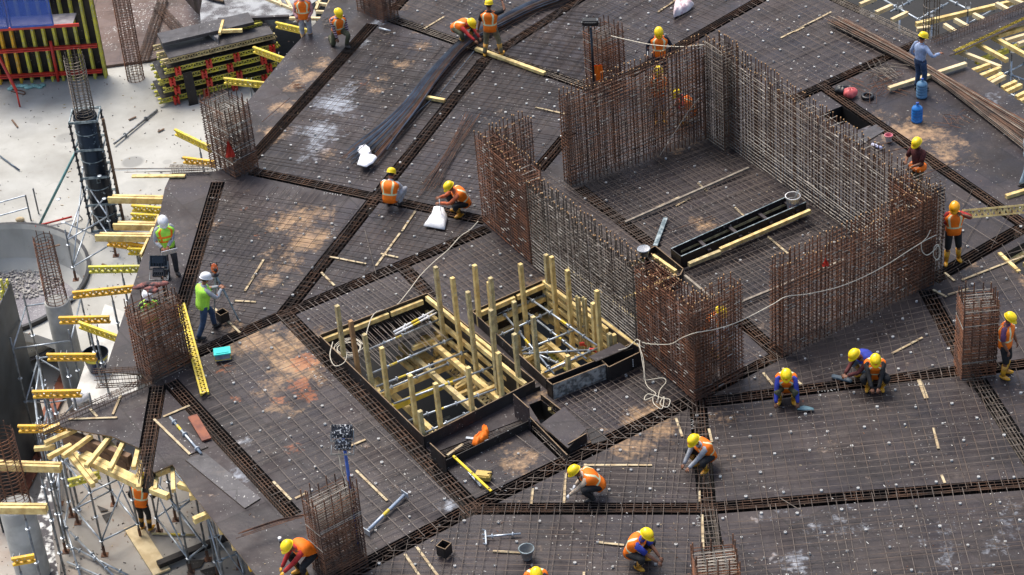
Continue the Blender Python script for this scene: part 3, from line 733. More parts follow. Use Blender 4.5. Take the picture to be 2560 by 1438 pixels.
def column_cage(fpx, lpx, rpx, H, label, z=0.0, mtop='pale', ms='rustred', mv='rust', zs=.095, na=4, nb=4, base=-.3, mid=.5):
    F, L, Rr = P(*fpx, z), P(*lpx, z), P(*rpx, z); u = L - F; v = Rr - F
    # square the plan up
    vn = V3(-u.y, u.x, 0).normalized()
    if vn.dot(v) < 0: vn = -vn
    v = vn * v.length
    rnd = random.Random(label)
    t = thing('column_cage', label, 'column cage', F + (u + v) / 2, 'upright reinforcement cages of the columns')
    mb = MB()
    for i in range(na + 1):
        for j in range(nb + 1):
            if 0 < i < na and 0 < j < nb: continue
            p = F + u * i / na + v * j / nb
            mb.bar(p + V3(0, 0, base), p + V3(rnd.uniform(-.03, .03), rnd.uniform(-.03, .03), H + rnd.uniform(-.02, .16)), .016, 4)
    mb.build('upright_bars', mv, t)
    mb = MB(); mp = MB(); zz = .03 + base * .6
    un, vv = u.normalized() * .02, v.normalized() * .02
    while zz < H - .12:
        tgt = mp if zz > H - mid or rnd.random() < .10 else mb
        q = [F - un - vv, F + u + un - vv, F + u + v + un + vv, F + v - un + vv]
        tilt = [rnd.uniform(-.02, .02) for _ in q]
        for i in range(4): (mp if rnd.random() < .10 else mb).bar(q[i] + V3(0, 0, zz + tilt[i]), q[(i + 1) % 4] + V3(0, 0, zz + tilt[(i + 1) % 4]), .011, 4)
        for i in range(1, na):
            if rnd.random() < .8: tgt.bar(F + u * i / na - vv + V3(0, 0, zz + .02), F + u * i / na + v + vv + V3(0, 0, zz + rnd.uniform(-.02, .04)), .009, 3)
        for j in range(1, nb):
            if rnd.random() < .8: tgt.bar(F + v * j / nb - un + V3(0, 0, zz + .03), F + v * j / nb + u + un + V3(0, 0, zz + rnd.uniform(-.02, .04)), .009, 3)
        zz += zs * .8 * rnd.uniform(.85, 1.15)
    merge(mb, mp, 1); mb.build('links', [ms, mtop], t)
    return t
column_cage((590, 447), (527, 408), (622, 412), 2.1, 'column cage with a small red pennant on it', ms='rust', mtop='paled', mid=1.1, zs=.085, na=5, nb=5)
column_cage((384, 958), (345, 925), (474, 905), 2.0, 'dark rusty column cage beside the lattice girder', mtop='steel', mid=.3, zs=.105, na=5, nb=5)
column_cage((820, 1452), (785, 1420), (922, 1405), 2.05, 'near column cage with the blue floodlight post', mtop='paled', ms='rust', mid=.9, zs=.085, na=5, nb=5)
column_cage((2405, 949), (2387, 905), (2486, 938), 2.08, 'column cage right of the steep open beam cage', mtop='paled', ms='rustred', mid=.35)
column_cage((1512, 240), (1467, 215), (1556, 212), 1.9, 'far column cage with the floodlight and orange vest', mtop='steel', ms='rustred', mid=.5)
column_cage((960, 56), (895, 25), (992, 38), 1.8, 'column cage cut by the top edge of the picture', mtop='paled', ms='rust', mid=1.2, zs=.085)
column_cage((1752, 1640), (1738, 1580), (1850, 1625), 2.3, 'column cage cut by the bottom edge of the picture', mtop='paled', ms='rustred', mid=.5)

def round_cage(px, zb, r, H, label, nv=12, m='rust', zs=.1, taper=0):
    c = P(*px, zb); t = thing('round_cage', label, 'round cage', c, 'round reinforcement cages of the lower columns'); rnd = random.Random(label)
    mb = MB()
    for i in range(nv):
        a = 6.283 * i / nv; e = V3(math.cos(a) * r, math.sin(a) * r, 0)
        mb.bar(c + e, c + e * (1 - taper) + V3(0, 0, H + rnd.uniform(0, .1)), .014, 4)
    mb.build('upright_bars', m, t)
    mb = MB(); z = .02
    while z < H - .05:
        k = 14; tl = rnd.uniform(-.02, .02)
        for i in range(k):
            a0, a1 = 6.283 * i / k, 6.283 * (i + 1) / k; rr = (r + .015) * (1 - taper * z / H); hrr = .009
            mb.bar(c + V3(math.cos(a0) * rr, math.sin(a0) * rr, z + tl * math.cos(a0)), c + V3(math.cos(a1) * rr, math.sin(a1) * rr, z + tl * math.cos(a1)), hrr, 3)
        z += zs * rnd.uniform(.8, 1.2)
    mb.build('hoops', 'rustred' if m == 'rust' else m, t)
    return c
round_cage((340, 197), -4, .27, 5.2, 'tall round cage rising from the far corner of the pale slab', zs=.09)
BC = P(268, 560, -4)
round_cage((214, 290), -.36, .27, 1.95, 'round cage standing out of the blue steel column form', m='steel', zs=.09)
# concrete columns of the lower storey + cages
def conc_col(px, z0, z1, r, label):
    c = P(*px, z1); mb = MB(); mb.smooth = True; mb.lathe(V3(c.x, c.y, 0), [(r, z0), (r, z1 - .02), (r - .02, z1)], 28)
    for i in range(len(mb.f) - 2, len(mb.f)): mb.sm[i] = False
    mb.build('concrete_column', 'conc', label=label, cat='column', base=(c.x, c.y, z0)); return c
c = conc_col((142, 752), -8, -1.55, .33, 'cast round concrete column under the leaning red brown cage')
round_cage((142, 752), -1.56, .27, 2.0, 'leaning red brown round cage above the cast column', nv=8, zs=.1, taper=.12)
c = conc_col((40, 1262), -8, -1.2, .40, 'cast round concrete column at the lower left corner')
round_cage((40, 1262), -1.21, .33, 2.1, 'round cage at the left edge above the corner column', nv=10, zs=.1)

# blue steel column form
def column_form():
    c = P(268, 560, -4); top = 3.68; rr = .34
    t = thing('column_form', 'dark blue round steel column form with ribbed flanges on the slab', 'column form', c)
    mb = MB(); mb.smooth = True
    mb.lathe(c, [(rr, 0), (rr, top), (rr - .03, top), (rr - .03, top - .5)], 28, close=False); mb.build('shell', 'navy', t)
    ax = (hdg(268, 560, 100, -8), None, V3(0, 0, 1)); ax = (ax[0], V3(-ax[0].y, ax[0].x, 0), ax[2])
    k = 0
    for z in (0.03, .92, 1.84, 2.76, top):
        mb = MB(); s = .40
        for (e, f_) in ((ax[0], ax[1]), (ax[1], ax[0])):
            for sg in (-1, 1): mb.box(c + e * s * sg + V3(0, 0, z), (.03, s * 2 + .04, .07), (e, f_, ax[2]))
        n = 24
        mb.box(c + ax[0] * 0 + ax[1] * .38 + V3(0, 0, z), (.8, .06, .03), ax); mb.box(c - ax[1] * .38 + V3(0, 0, z), (.8, .06, .03), ax)
        mb.build('flange', 'formrim', t)
    for z in (.46, 1.38, 2.3, 3.2):
        mb = MB(); mb.lathe(c, [(rr + .002, z - .012), (rr + .022, z - .012), (rr + .022, z + .012), (rr + .002, z + .012)], 28, close=False); mb.build('rib', 'formrim', t)
    for sx, sy in ((-1, -1), (1, -1), (1, 1), (-1, 1)):
        mb = MB(); p = c + ax[0] * sx * .39 + ax[1] * sy * .39
        mb.box(p + V3(0, 0, top / 2), (.05, .05, top), ax)
        for i in range(16): mb.box(p + V3(0, 0, .2 + i * .225), (.10, .10, .03), ax)
        mb.build('corner_rail', 'navy', t)
    mb = MB()
    p = c + ax[0] * .50 - ax[1] * .05
    mb.beam(p, p + V3(0, 0, 3.55), .08, .06, ax[1]); mb.build('timber_stiffener', 'brownwood', t)
    # pale emblem painted on the shell
    mb = MB()
    vd = (CAM - c); vd.z = 0; vd.normalize(); tn = V3(-vd.y, vd.x, 0)
    def mark(x, z, w_, h): mb.box(c + vd * (rr + .004) + tn * x + V3(0, 0, z), (w_, .006, h), (tn, vd, V3(0, 0, 1)))
    mark(-.06, .30, .02, .14); mark(.0, .30, .02, .14); mark(-.03, .24, .08, .02); mark(.05, .32, .05, .015); mark(.06, .27, .015, .08)
    mark(0, 1.75, .10, .012); mark(-.04, 1.68, .012, .12); mark(.05, 1.70, .012, .10); mark(.0, 1.62, .11, .012)
    mb.build('emblem', 'formrim', t)
column_form()
def mono(name, mb_, m, label, cat, group=None, base=None): return mb_.build(name, m, label=label, cat=cat, group=group, base=base)
def pole(a, b, r, m, name, label, cat, group=None, clamps=0, band=None):
    t = thing(name, label, cat, a, group); mb = MB(); mb.smooth = True; mb.tube([a, b], r, 10); mb.build('tube', m, t)
    d = (b - a).normalized()
    for i in range(clamps):
        c = a.lerp(b, (i + .5) / clamps + random.uniform(-.05, .05)); mb = MB(); x = d.cross(V3(0, 0, 1)) if abs(d.z) < .9 else V3(1, 0, 0)
        mb.lathe(c - d * .02, [(r * 1.5, 0), (r * 2.3, .01), (r * 2.3, .03), (r * 1.5, .04)], 10, (x.normalized(), d.cross(x).normalized(), d)); mb.build('coupler', m, t)
    if band:
        c = a.lerp(b, band); mb = MB(); x = d.cross(V3(0, 0, 1)) if abs(d.z) < .9 else V3(1, 0, 0)
        mb.lathe(c - d * .11, [(r * 1.06, 0), (r * 1.06, .22)], 10, (x.normalized(), d.cross(x).normalized(), d), close=False); mb.build('yellow_band', 'yel', t)
    return t
# props of the blue form and the rails by the pit
pole(P(100, 560, -4), P(193, 372, -1.6), .04, mat('teal_tube', (.16, .34, .33), .45, .3), 'push_prop', 'teal push prop leaning on the blue column form', 'prop')
pole(P(285, 360, -3.9), P(393, 275, -3.95), .035, 'darkgalv', 'steel_prop', 'grey steel prop lying on the slab right of the blue form', 'prop', clamps=2)
pole(P(0, 390, -3.95), P(48, 425, -3.95), .025, 'blue_bar', 'steel_rod', 'thin blue rod lying at the left edge of the slab', 'rod')
pole(P(88, 566, -3.9), P(180, 542, -3.9), .03, 'red', 'steel_rod', 'red rod lying above the round pit', 'rod')
def rail():
    t = thing('guard_rail', 'tube guard rail at the left edge above the pit', 'guard rail', P(70, 555, -4))
    for (b_, ty) in (((78, 552), 487), ((97, 535), 490)):
        b0 = P(*b_, -4); mb = MB(); mb.bar(b0, b0 + V3(0, 0, .9), .024, 8); mb.build('post', 'darkgalv', t)
    for z in (.45, .88):
        a = P(78, 552, -4) + V3(0, 0, z); b_ = P(-60, 590, -4) + V3(0, 0, z); mb = MB(); mb.bar(a, b_, .022, 8); mb.build('rail', 'galv', t)
rail()
# ------------------------------------------------------------------ lattice girders, timbers
def lattice(a, b, m, label, h=.20, w_=.075, group='yellow timber lattice girders', up=V3(0, 0, 1), zig=.16, hol=True):
    t = thing('lattice_girder', label, 'girder', a, group); d = (b - a).normalized(); L = (b - a).length
    sd = d.cross(up).normalized(); u = sd.cross(d)
    for s in (-1, 1):
        mb = MB(); mb.beam(a + u * s * (h / 2 - .02), b + u * s * (h / 2 - .02), w_, .045, up); mb.build('chord', m, t)
    mb = MB(); x = .03; k = 0; hh = h / 2 - .04
    while x < L - .03:
        x2 = min(L - .02, x + zig / 2)
        s = 1 if k % 2 else -1
        mb.beam(a + d * x - u * s * hh, a + d * x2 + u * s * hh, .028, .05, u if abs(d.dot(u)) < .5 else sd); x = x2; k += 1
    mb.build('web', m, t); return t
def timber(a, b, w_, h, m, label, name='timber_beam', cat='timber', group=None, up=V3(0, 0, 1)):
    mb = MB(); d = (b - a); mb.beam(a, b, w_, h, up)
    return mb.build(name, m, label=label, cat=cat, group=group, base=tuple(a))
def prop(px, z0, z1, label, head=True, base_px=None, m='darkgalv'):
    """adjustable steel prop standing on the lower floor, px given at its head"""
    p = P(*px, z1); b = V3(p.x, p.y, z0)
    t = thing('scaffold_prop', label, 'prop', b, 'steel props carrying the deck edge')
    mb = MB(); mb.smooth = True; mb.tube([b + V3(0, 0, .02), p - V3(0, 0, .3)], .030, 8); mb.build('tube', m, t)
    mb = MB(); mb.bar(p - V3(0, 0, .5), p, .018, 8)
    if head: mb.box(p + V3(0, 0, .0), (.16, .16, .012)); mb.box(p + V3(.07, 0, .08), (.012, .14, .16)); mb.box(p + V3(-.07, 0, .08), (.012, .14, .16))
    mb.build('fork_head', 'darkgalv', t)
    mb = MB(); mb.box(b + V3(0, 0, .01), (.18, .18, .012)); mb.build('base_plate', 'rust', t)
    mb = MB()
    z = z0 + .6
    while z < z1 - .3: mb.lathe(V3(p.x, p.y, z), [(.03, -.02), (.065, -.01), (.065, .01), (.03, .02)], 8); z += 1.0
    if mb.v: mb.build('rosettes', 'galv', t)
    return b
LG = [  # protruding girders along the left deck edge : left end, right end, height, kind, colour, label, prop share
    ((438, 330), (512, 366), -.25, 'L', 'yel', 'girder end sticking out left of the pennant cage', .8),
    ((458, 400), (518, 408), -.25, 'L', 'oran', 'amber girder end just below the pennant cage', None),
    ((272, 497), (412, 500), -.30, 'D', 'wood', 'double pine beam left of the head of the deck strip', .72),
    ((330, 520), (402, 526), -.45, 'L', 'yel', 'short girder below the double pine beam', None),
    ((328, 541), (396, 545), -.62, 'L', 'yel', 'lower short girder below the double pine beam', .75),
    ((285, 564), (392, 566), -.30, 'D', 'wood', 'pine beam left of the white helmeted man at head height', None),
    ((240, 592), (374, 594), -.30, 'D', 'wood', 'double pine beam left of the man with white paper', .74),
    ((268, 606), (368, 622), -.55, 'L', 'oran', 'amber girder under the pine beams', .7),
    ((320, 628), (366, 630), -.6, 'L', 'yel', 'stub girder beneath the amber girder', None),
    ((222, 674), (352, 672), -.28, 'L', 'ygreen', 'long lime girder left of the black floodlights', .62),
    ((182, 738), (335, 722), -.28, 'L', 'oran', 'amber girder pair left of the dark column cage', .62),
    ((148, 801), (250, 799), -.28, 'L', 'oran', 'amber girder above the black bin', .7),
    ((198, 812), (298, 848), -.28, 'L', 'yel', 'slanting yellow girder above the black bin', .4),
    ((118, 893), (216, 893), -.28, 'L', 'oran', 'amber girder left of the black bin', .45),
    ((82, 986), (178, 984), -.28, 'L', 'oran', 'amber girder below and left of the black bin', .5),
    ((46, 1072), (152, 1072), -.28, 'L', 'oran', 'amber girder left of the triangular sheet tip', .5),
    ((-20, 1163), (126, 1168), -.28, 'D', 'wood', 'pine beam left of the fan of joists', .8),
    ((-20, 1271), (90, 1272), -.28, 'D', 'wood', 'lowest pine beam at the left edge', .7),
    ((30, 1405), (58, 1400), -.28, 'L', 'oran', 'amber girder stub at the bottom left corner', .5),
    ((690, 62), (790, 85), -.28, 'L', 'yel', 'girder pointing left from under the man at the top', .8),
    ((634, 124), (712, 152), -.28, 'L', 'yel', 'girder end left of the sandy strip', .75),
    ((560, 202), (652, 212), -.28, 'L', 'yel', 'girder end above the pennant cage', .7),
    ((724, 46), (802, 47), -.1, 'T', 'palewood', 'short pine plank in front of the man at the top', None),
]
for i, (a, b, z, kd, m, lab, pf) in enumerate(LG):
    A, Bq = P(*a, z), P(*b, z)
    Bq = Bq + (Bq - A).normalized() * .25
    if kd == 'L': lattice(A, Bq, m, lab)
    elif kd == 'D':
        t = thing('twin_timber', lab, 'timber', A, 'pine beams carrying the deck edge'); d = (Bq - A).normalized(); s = V3(-d.y, d.x, 0) * .055
        for q in (-1, 1):
            mb = MB(); mb.beam(A + s * q + d * (.1 if q > 0 else 0), Bq + s * q, .075, .18); mb.build('timber', m, t)
    else: timber(A, Bq, .1, .08, m, lab)
    if pf:
        x = a[0] + (b[0] - a[0]) * pf; y = a[1] + (b[1] - a[1]) * pf
        zb = -5.6 if (x < 170 and y > 830) else -4.0
        b0 = prop((x, y), zb, z - .14, 'prop under the ' + lab)
timber(P(330, 441, .05), P(463, 440, .05), .12, .05, 'wood', 'pine plank across the corner of the deck strip', 'plank', 'plank')
for i, (a, b, w_, h, z, m, lab) in enumerate([
    ((109, 1082), (151, 1062), .10, .1, -.12, 'wood', 'first joist of the fan, by the sheet tip'), ((112, 1109), (190, 1074), .10, .1, -.12, 'wood', 'second joist of the fan from the left'),
    ((157, 1142), (229, 1090), .10, .1, -.12, 'wood', 'third joist of the fan, longest on the left'), ((215, 1167), (275, 1093), .10, .1, -.12, 'wood', 'fourth joist of the fan, in its middle'),
    ((274, 1175), (308, 1109), .10, .1, -.12, 'wood', 'fifth joist of the fan, nearly upright'), ((334, 1171), (346, 1122), .10, .1, -.12, 'wood', 'last joist of the fan beside the free beam cage'),
    ((120, 1144), (178, 1113), .10, .1, -.2, 'wood', 'low joist under the second joist of the fan'), ((86, 1122), (138, 1118), .10, .1, -.3, 'wood', 'joist end sticking out left below the fan'),
    ((175, 1140), (233, 1214), .10, .12, -.45, 'wood', 'outer beam falling away under the fan'), ((188, 1136), (240, 1203), .10, .12, -.45, 'wood', 'inner beam falling away under the fan'),
    ((202, 1144), (349, 1216), .12, .16, -.4, 'wood', 'long main beam under the fan of joists'), ((214, 1137), (353, 1206), .12, .16, -.4, 'wood', 'long rear main beam under the fan of joists'),
    ((171, 1089), (326, 1152), .14, .30, -.35, 'brownwood', 'dark brown deep beam under the triangular sheet'), ((160, 1098), (320, 1165), .10, .25, -.5, 'brownwood', 'second dark deep beam under the triangular sheet'),
    ((260, 1093), (300, 1135), .08, .12, -.3, 'wood2', 'weathered brace between the joists'), ((388, 1187), (424, 1172), .10, .14, -.25, 'wood', 'beam stub under the notch of the deck'),
    ((431, 1160), (434, 1228), .09, .1, -.2, 'wood', 'steep joist hanging below the notch'), ((377, 1225), (421, 1242), .12, .14, -.35, 'wood', 'beam under the worker below the deck'),
    ((392, 1195), (388, 1225), .08, .1, -.3, 'wood', 'short post stub in the deck notch'), ((447, 1212), (480, 1222), .12, .14, -.2, 'wood', 'first beam end under the lower edge sheet'),
    ((474, 1242), (512, 1236), .12, .14, -.2, 'wood', 'second beam end under the lower edge sheet'), ((484, 1302), (543, 1276), .12, .14, -.2, 'wood', 'third beam end under the lower edge sheet'),
    ((547, 1328), (578, 1320), .12, .14, -.2, 'wood', 'fourth beam end under the lower edge sheet'), ((580, 1368), (612, 1358), .12, .14, -.2, 'wood', 'fifth beam end under the lower edge sheet'),
    ((622, 1420), (645, 1412), .12, .14, -.2, 'oran', 'amber beam end at the bottom of the lower edge'), ((347, 1222), (352, 1155), .1, .12, -.25, 'wood', 'upright looking joist beside the free beam cage'),
    ((400, 600), (428, 545), .08, .1, -.4, 'wood', 'edge board beside the deck strip, upper length'), ((352, 640), (398, 540), .06, .1, -.3, 'wood', 'edge board beside the deck strip, lower length')]):
    timber(P(*a, z), P(*b, z), w_, h, m, lab, group='pine joists and beams under the ragged deck edge')
lattice(P(171, 1208, -.6), P(250, 1187, -.6), 'ygreen', 'lime girder under the fan of joists')
lattice(P(452, 762, .13), P(512, 985, .13), 'yel', 'bright girder lying beside the dark column cage', h=.2, up=hdg(480, 870, 100, 0))
lattice(P(2408, 536, .95), P(2640, 515, .55), 'wood', 'long pale girder held by the man in red', h=.22, up=V3(0, .5, .8))
# frames of the shoring under the lower left corner
def tower(pts, z0, z1, label, braces=True):
    ps = [P(*q, z0) for q in pts]; t = thing('shoring_tower', label, 'scaffold tower', ps[0], 'scaffold towers under the ragged deck corner')
    for p in ps:
        mb = MB(); mb.smooth = True; mb.tube([p, V3(p.x, p.y, z1)], .026, 8); mb.build('leg', 'darkgalv', t)
        mb = MB(); mb.box(p + V3(0, 0, .01), (.17, .17, .015)); mb.bar(p, p + V3(0, 0, .3), .036, 8); mb.build('screw_jack', 'rust', t)
    n = len(ps)
    for z in (z0 + .45, z0 + 1.95, z1 - .35):
        if z > z1: continue
        for i in range(n if n > 2 else 1):
            a, b_ = ps[i], ps[(i + 1) % n]; mb = MB(); mb.smooth = True; mb.tube([V3(a.x, a.y, z), V3(b_.x, b_.y, z)], .024, 8); mb.build('ledger', 'galv', t)
    if braces:
        for i in range(n if n > 2 else 1):
            a, b_ = ps[i], ps[(i + 1) % n]; mb = MB(); mb.smooth = True; mb.tube([V3(a.x, a.y, z0 + .45), V3(b_.x, b_.y, z0 + 1.95)], .02, 8); mb.build('brace', 'galv', t)
        mb = MB()
        for p in ps:
            for k in range(4): mb.lathe(V3(p.x, p.y, z0 + .45 + k * .75), [(.03, -.015), (.06, -.01), (.06, .01), (.03, .015)], 8)
        mb.build('rosettes', 'galv', t)
tower([(195, 1308), (262, 1388), (352, 1345), (285, 1262)], -4, -.55, 'scaffold tower under the fan of joists')
tower([(398, 1330), (440, 1300), (520, 1400), (478, 1432)], -4, -.35, 'scaffold tower behind the man below the deck')
tower([(160, 1178), (150, 1260), (165, 1380), (180, 1290)], -4, -.4, 'narrow scaffold tower beside the slurry covered sheets')
tower([(545, 1440), (600, 1420), (620, 1480), (570, 1500)], -4, -.35, 'scaffold tower at the bottom under the lower edge sheet')
tower([(100, 1150), (240, 1130), (262, 1020), (130, 1040)], -5.6, -1.6, 'tall scaffold tower beside the bin and the brown plank')
tower([(190, 700), (238, 560), (290, 640)], -4, -2.3, 'three legged scaffold bay between pit and deck edge')
for (a, b_, za, zb, lab) in [((168, 1405), (330, 1475), -3.9, -3.9, 'tube lying at the bottom left, nearest the corner'), ((170, 1362), (320, 1438), -3.85, -3.9, 'tube lying above the nearest corner tube'),
    ((175, 1330), (285, 1440), -3.8, -3.9, 'steep tube lying across the corner tubes'), ((160, 1300), (200, 1438), -3.4, -3.9, 'tube leaning beside the slurry covered sheets')]:
    pole(P(*a, za), P(*b_, zb), .026, 'galv', 'scaffold_tube', lab, 'scaffold tube', 'loose tubes on the lower floor', clamps=3)
pole(P(380, 1334, -3.95), P(486, 1338, -3.95), .03, 'wood2', 'scaffold_tube', 'tube with yellow band lying on the lower floor', 'scaffold tube', 'loose tubes on the lower floor', band=.55)
timber(P(330, 1315, -3.95), P(405, 1432, -3.95), .42, .05, 'palewood', 'wide pale board lying on the lower floor', 'plank', 'plank')
timber(P(395, 1412, -3.85), P(560, 1345, -3.85), .18, .12, 'plyd', 'black channel lying on the lower floor', 'steel_channel', 'channel')
timber(P(560, 1345, -3.7), P(640, 1300, -3.7), .18, .12, 'plyd', 'black channel end under the lower edge sheet', 'steel_channel', 'channel')
timber(P(70, 1140, -5.5), P(215, 840, -5.5), .40, .06, 'redwood', 'long red brown plank on the lowest floor', 'plank', 'plank')
timber(P(50, 1230, -5.5), P(108, 1110, -5.5), .40, .06, 'redwood', 'red brown plank end near the corner column', 'plank', 'plank')
def sheet(pts, z, th, m, label, name='plywood_sheet', cat='sheet', group='loose plywood sheets', mats2='edge'):
    mb = MB(); pl = [P(x, y, z) if len((x, y)) == 2 else None for x, y in pts]
    mb.prism([(p.x, p.y) for p in pl], z, z + th); mb.m = [1] * len(mb.f); mb.m[0] = 0; mb.m[1] = 0
    return mb.build(name, [m, mats2], label=label, cat=cat, group=group, base=tuple(pl[0]))
sheet([(70, 1318), (126, 1160), (140, 1075), (150, 1120), (136, 1240), (132, 1330)], -3.6, .02, 'plys', 'slurry splashed sheet on the left slab edge')
sheet([(46, 1388), (62, 1320), (130, 1325), (140, 1400), (150, 1460), (80, 1460)], -3.3, .02, 'plys', 'slurry splashed sheet at the bottom left corner')
sheet([(55, 1390), (105, 1368), (108, 1385), (60, 1408)], -2.9, .03, 'plyd', 'small black offcut on the corner sheets')
for k, q in enumerate([[(243, 1265), (272, 1276), (252, 1280)], [(255, 1290), (282, 1280), (266, 1308)], [(465, 1405), (512, 1400), (500, 1420), (470, 1425)], [(500, 1428), (545, 1415), (550, 1430), (520, 1445)]]):
    sheet(q, -3.97, .02, 'plyd', ['upper dark triangular offcut on the lower floor', 'lower dark triangular offcut on the lower floor', 'dark square offcut near the bottom of the lower floor', 'dark offcut at the bottom edge of the lower floor'][k])
# triangular sheets of the edge
sheet([(385, 1052), (418, 1045), (500, 1100), (521, 1118), (478, 1136), (470, 1128)], .012, .018, 'plyl', 'dark sheet lying under the loose scaffold pole')
sheet([(463, 1150), (512, 1133), (652, 1247), (612, 1272)], .012, .018, 'plyw', 'whitish worn sheet lying on the lower edge strip')
sheet([(1400, 1000), (1400, 1000), (1400, 1000)], -3, .01, 'plyl', 'x') if False else None
# bin
def bucket(px, z, r0, r1, h, m, name, label, cat='bucket', band=None, inner='black', rimm=None, group=None, handle=False, content=None):
    c = P(*px, z); t = thing(name, label, cat, c, group); mb = MB(); mb.smooth = True
    mb.lathe(c, [(r0 * .9, 0), (r0, .01), (r1, h), (r1 + .012, h), (r1 + .012, h - .02)], 24, close=False); k = len(mb.v)
    mb.build('wall', m, t); mb = MB(); mb.smooth = True
    mb.lathe(c, [(r1 - .008, h - .001), (r0 - .008, .03), (.002, .03)], 24, close=False); mb.build('inside', inner, t)
    if band:
        mb = MB(); zb0, zb1 = h * .74, h * .93; f0, f1 = r0 + (r1 - r0) * .74, r0 + (r1 - r0) * .93
        mb.smooth = True; mb.lathe(c, [(f0 + .004, zb0), (f1 + .006, zb1)], 24, close=False); mb.build('band', band, t)
    if rimm:
        mb = MB(); mb.smooth = True; mb.lathe(c, [(r1, h - .015), (r1 + .014, h - .015), (r1 + .014, h + .006), (r1 - .006, h + .006)], 24, close=False); mb.build('rim', rimm, t)
    if handle:
        mb = MB(); mb.tube([c + V3(r1 * math.cos(a), r1 * math.sin(a) * .9 - .02, h - .03 - .10 * math.sin(a)) for a in [math.pi * (1 + i / 10) for i in range(11)]], .005, 5); mb.build('handle', 'darkgalv', t)
    return t, c
t, c = bucket((246, 922), -2.4, .24, .33, .50, mat('bin_blue', (.012, .022, .075), .3), 'rubbish_bin', 'large navy bin with a yellow band under its rim', 'bin', band='ygreen')
mb = MB(); vd = V3(.35, -.94, 0).normalized(); tn = V3(-vd.y, vd.x, 0)
for k in range(7): mb.box(c + vd * .287 + tn * (-.02 + k * .035) + V3(0, 0, .20 + .02 * k), (.020, .006, .035 + .02 * (k % 3)), (tn, vd, V3(0, 0, 1)))
mb.build('white_lettering', 'white', t)
mb = MB(); mb.prism([(p.x, p.y) for p in (P(180, 1010, -2.42), P(262, 760, -2.42), P(335, 790, -2.42), P(345, 1010, -2.42))], -2.6, -2.42)
mb.build('concrete_landing', mat('landing_concrete', (.66, .65, .62), .85, col2=(.50, .49, .46), scale=2), label='pale concrete landing under the navy bin', cat='landing')
mb = MB(); mb.smooth = True
c = P(203, 1003, -2.4)
mb.ell(c + V3(0, 0, .12), (.24, .19, .13), n=14, m=9)
for i, v in enumerate(mb.v): mb.v[i] = v + V3(random.uniform(-.02, .02), random.uniform(-.02, .02), random.uniform(-.03, .03))
mono('plastic_bag', mb, 'sack', 'white plastic bag on the landing beside the free cage', 'bag')
# dark leaning wall form, bottom left
def left_form():
    t = thing('wall_form', 'tall dark wall form with lime girders at the left edge', 'wall form', P(60, 1000, -5.6))
    base0 = P(118, 1075, -5.6); d = hdg(128, 1085, -42, 100); n = V3(-d.y, d.x, 0)
    if n.x > 0: n = -n
    L = 4.2; Hh = hgt(base0, 705)
    lean = n * .02
    mb = MB(); A = base0; Bb = base0 + d * L
    mb.hexa([A, Bb, Bb + n * .03, A + n * .03] + [x + lean + V3(0, 0, Hh) for x in (A, Bb, Bb + n * .03, A + n * .03)]); mb.build('face', mat('worn_form_face', (.05, .06, .068), .5, col2=(.018, .022, .026), scale=1.6, mixs=(.35, .65)), t)
    for i in range(8):
        p = A + d * (L * (i + .2) / 8) + n * .13; mb = MB()
        u = (lean + V3(0, 0, Hh)).normalized()
        for s in (-.08, .08): mb.beam(p + n * s, p + n * s + lean + V3(0, 0, Hh + .15), .08, .045, n)
        k = 0; z = .1
        while z < Hh: mb.beam(p + u * z - n * .06, p + u * (z + .1) + n * .06, .03, .05, d); mb.beam(p + u * (z + .1) + n * .06, p + u * (z + .2) - n * .06, .03, .05, d); z += .2
        mb.build('girder', 'ygreen', t)
    for z in (.7, 2.2):
        mb = MB(); mb.beam(A + n * .3 + lean * z / Hh + V3(0, 0, z), Bb + n * .3 + lean * z / Hh + V3(0, 0, z), .12, .12); mb.build('waler', 'red', t)
left_form()
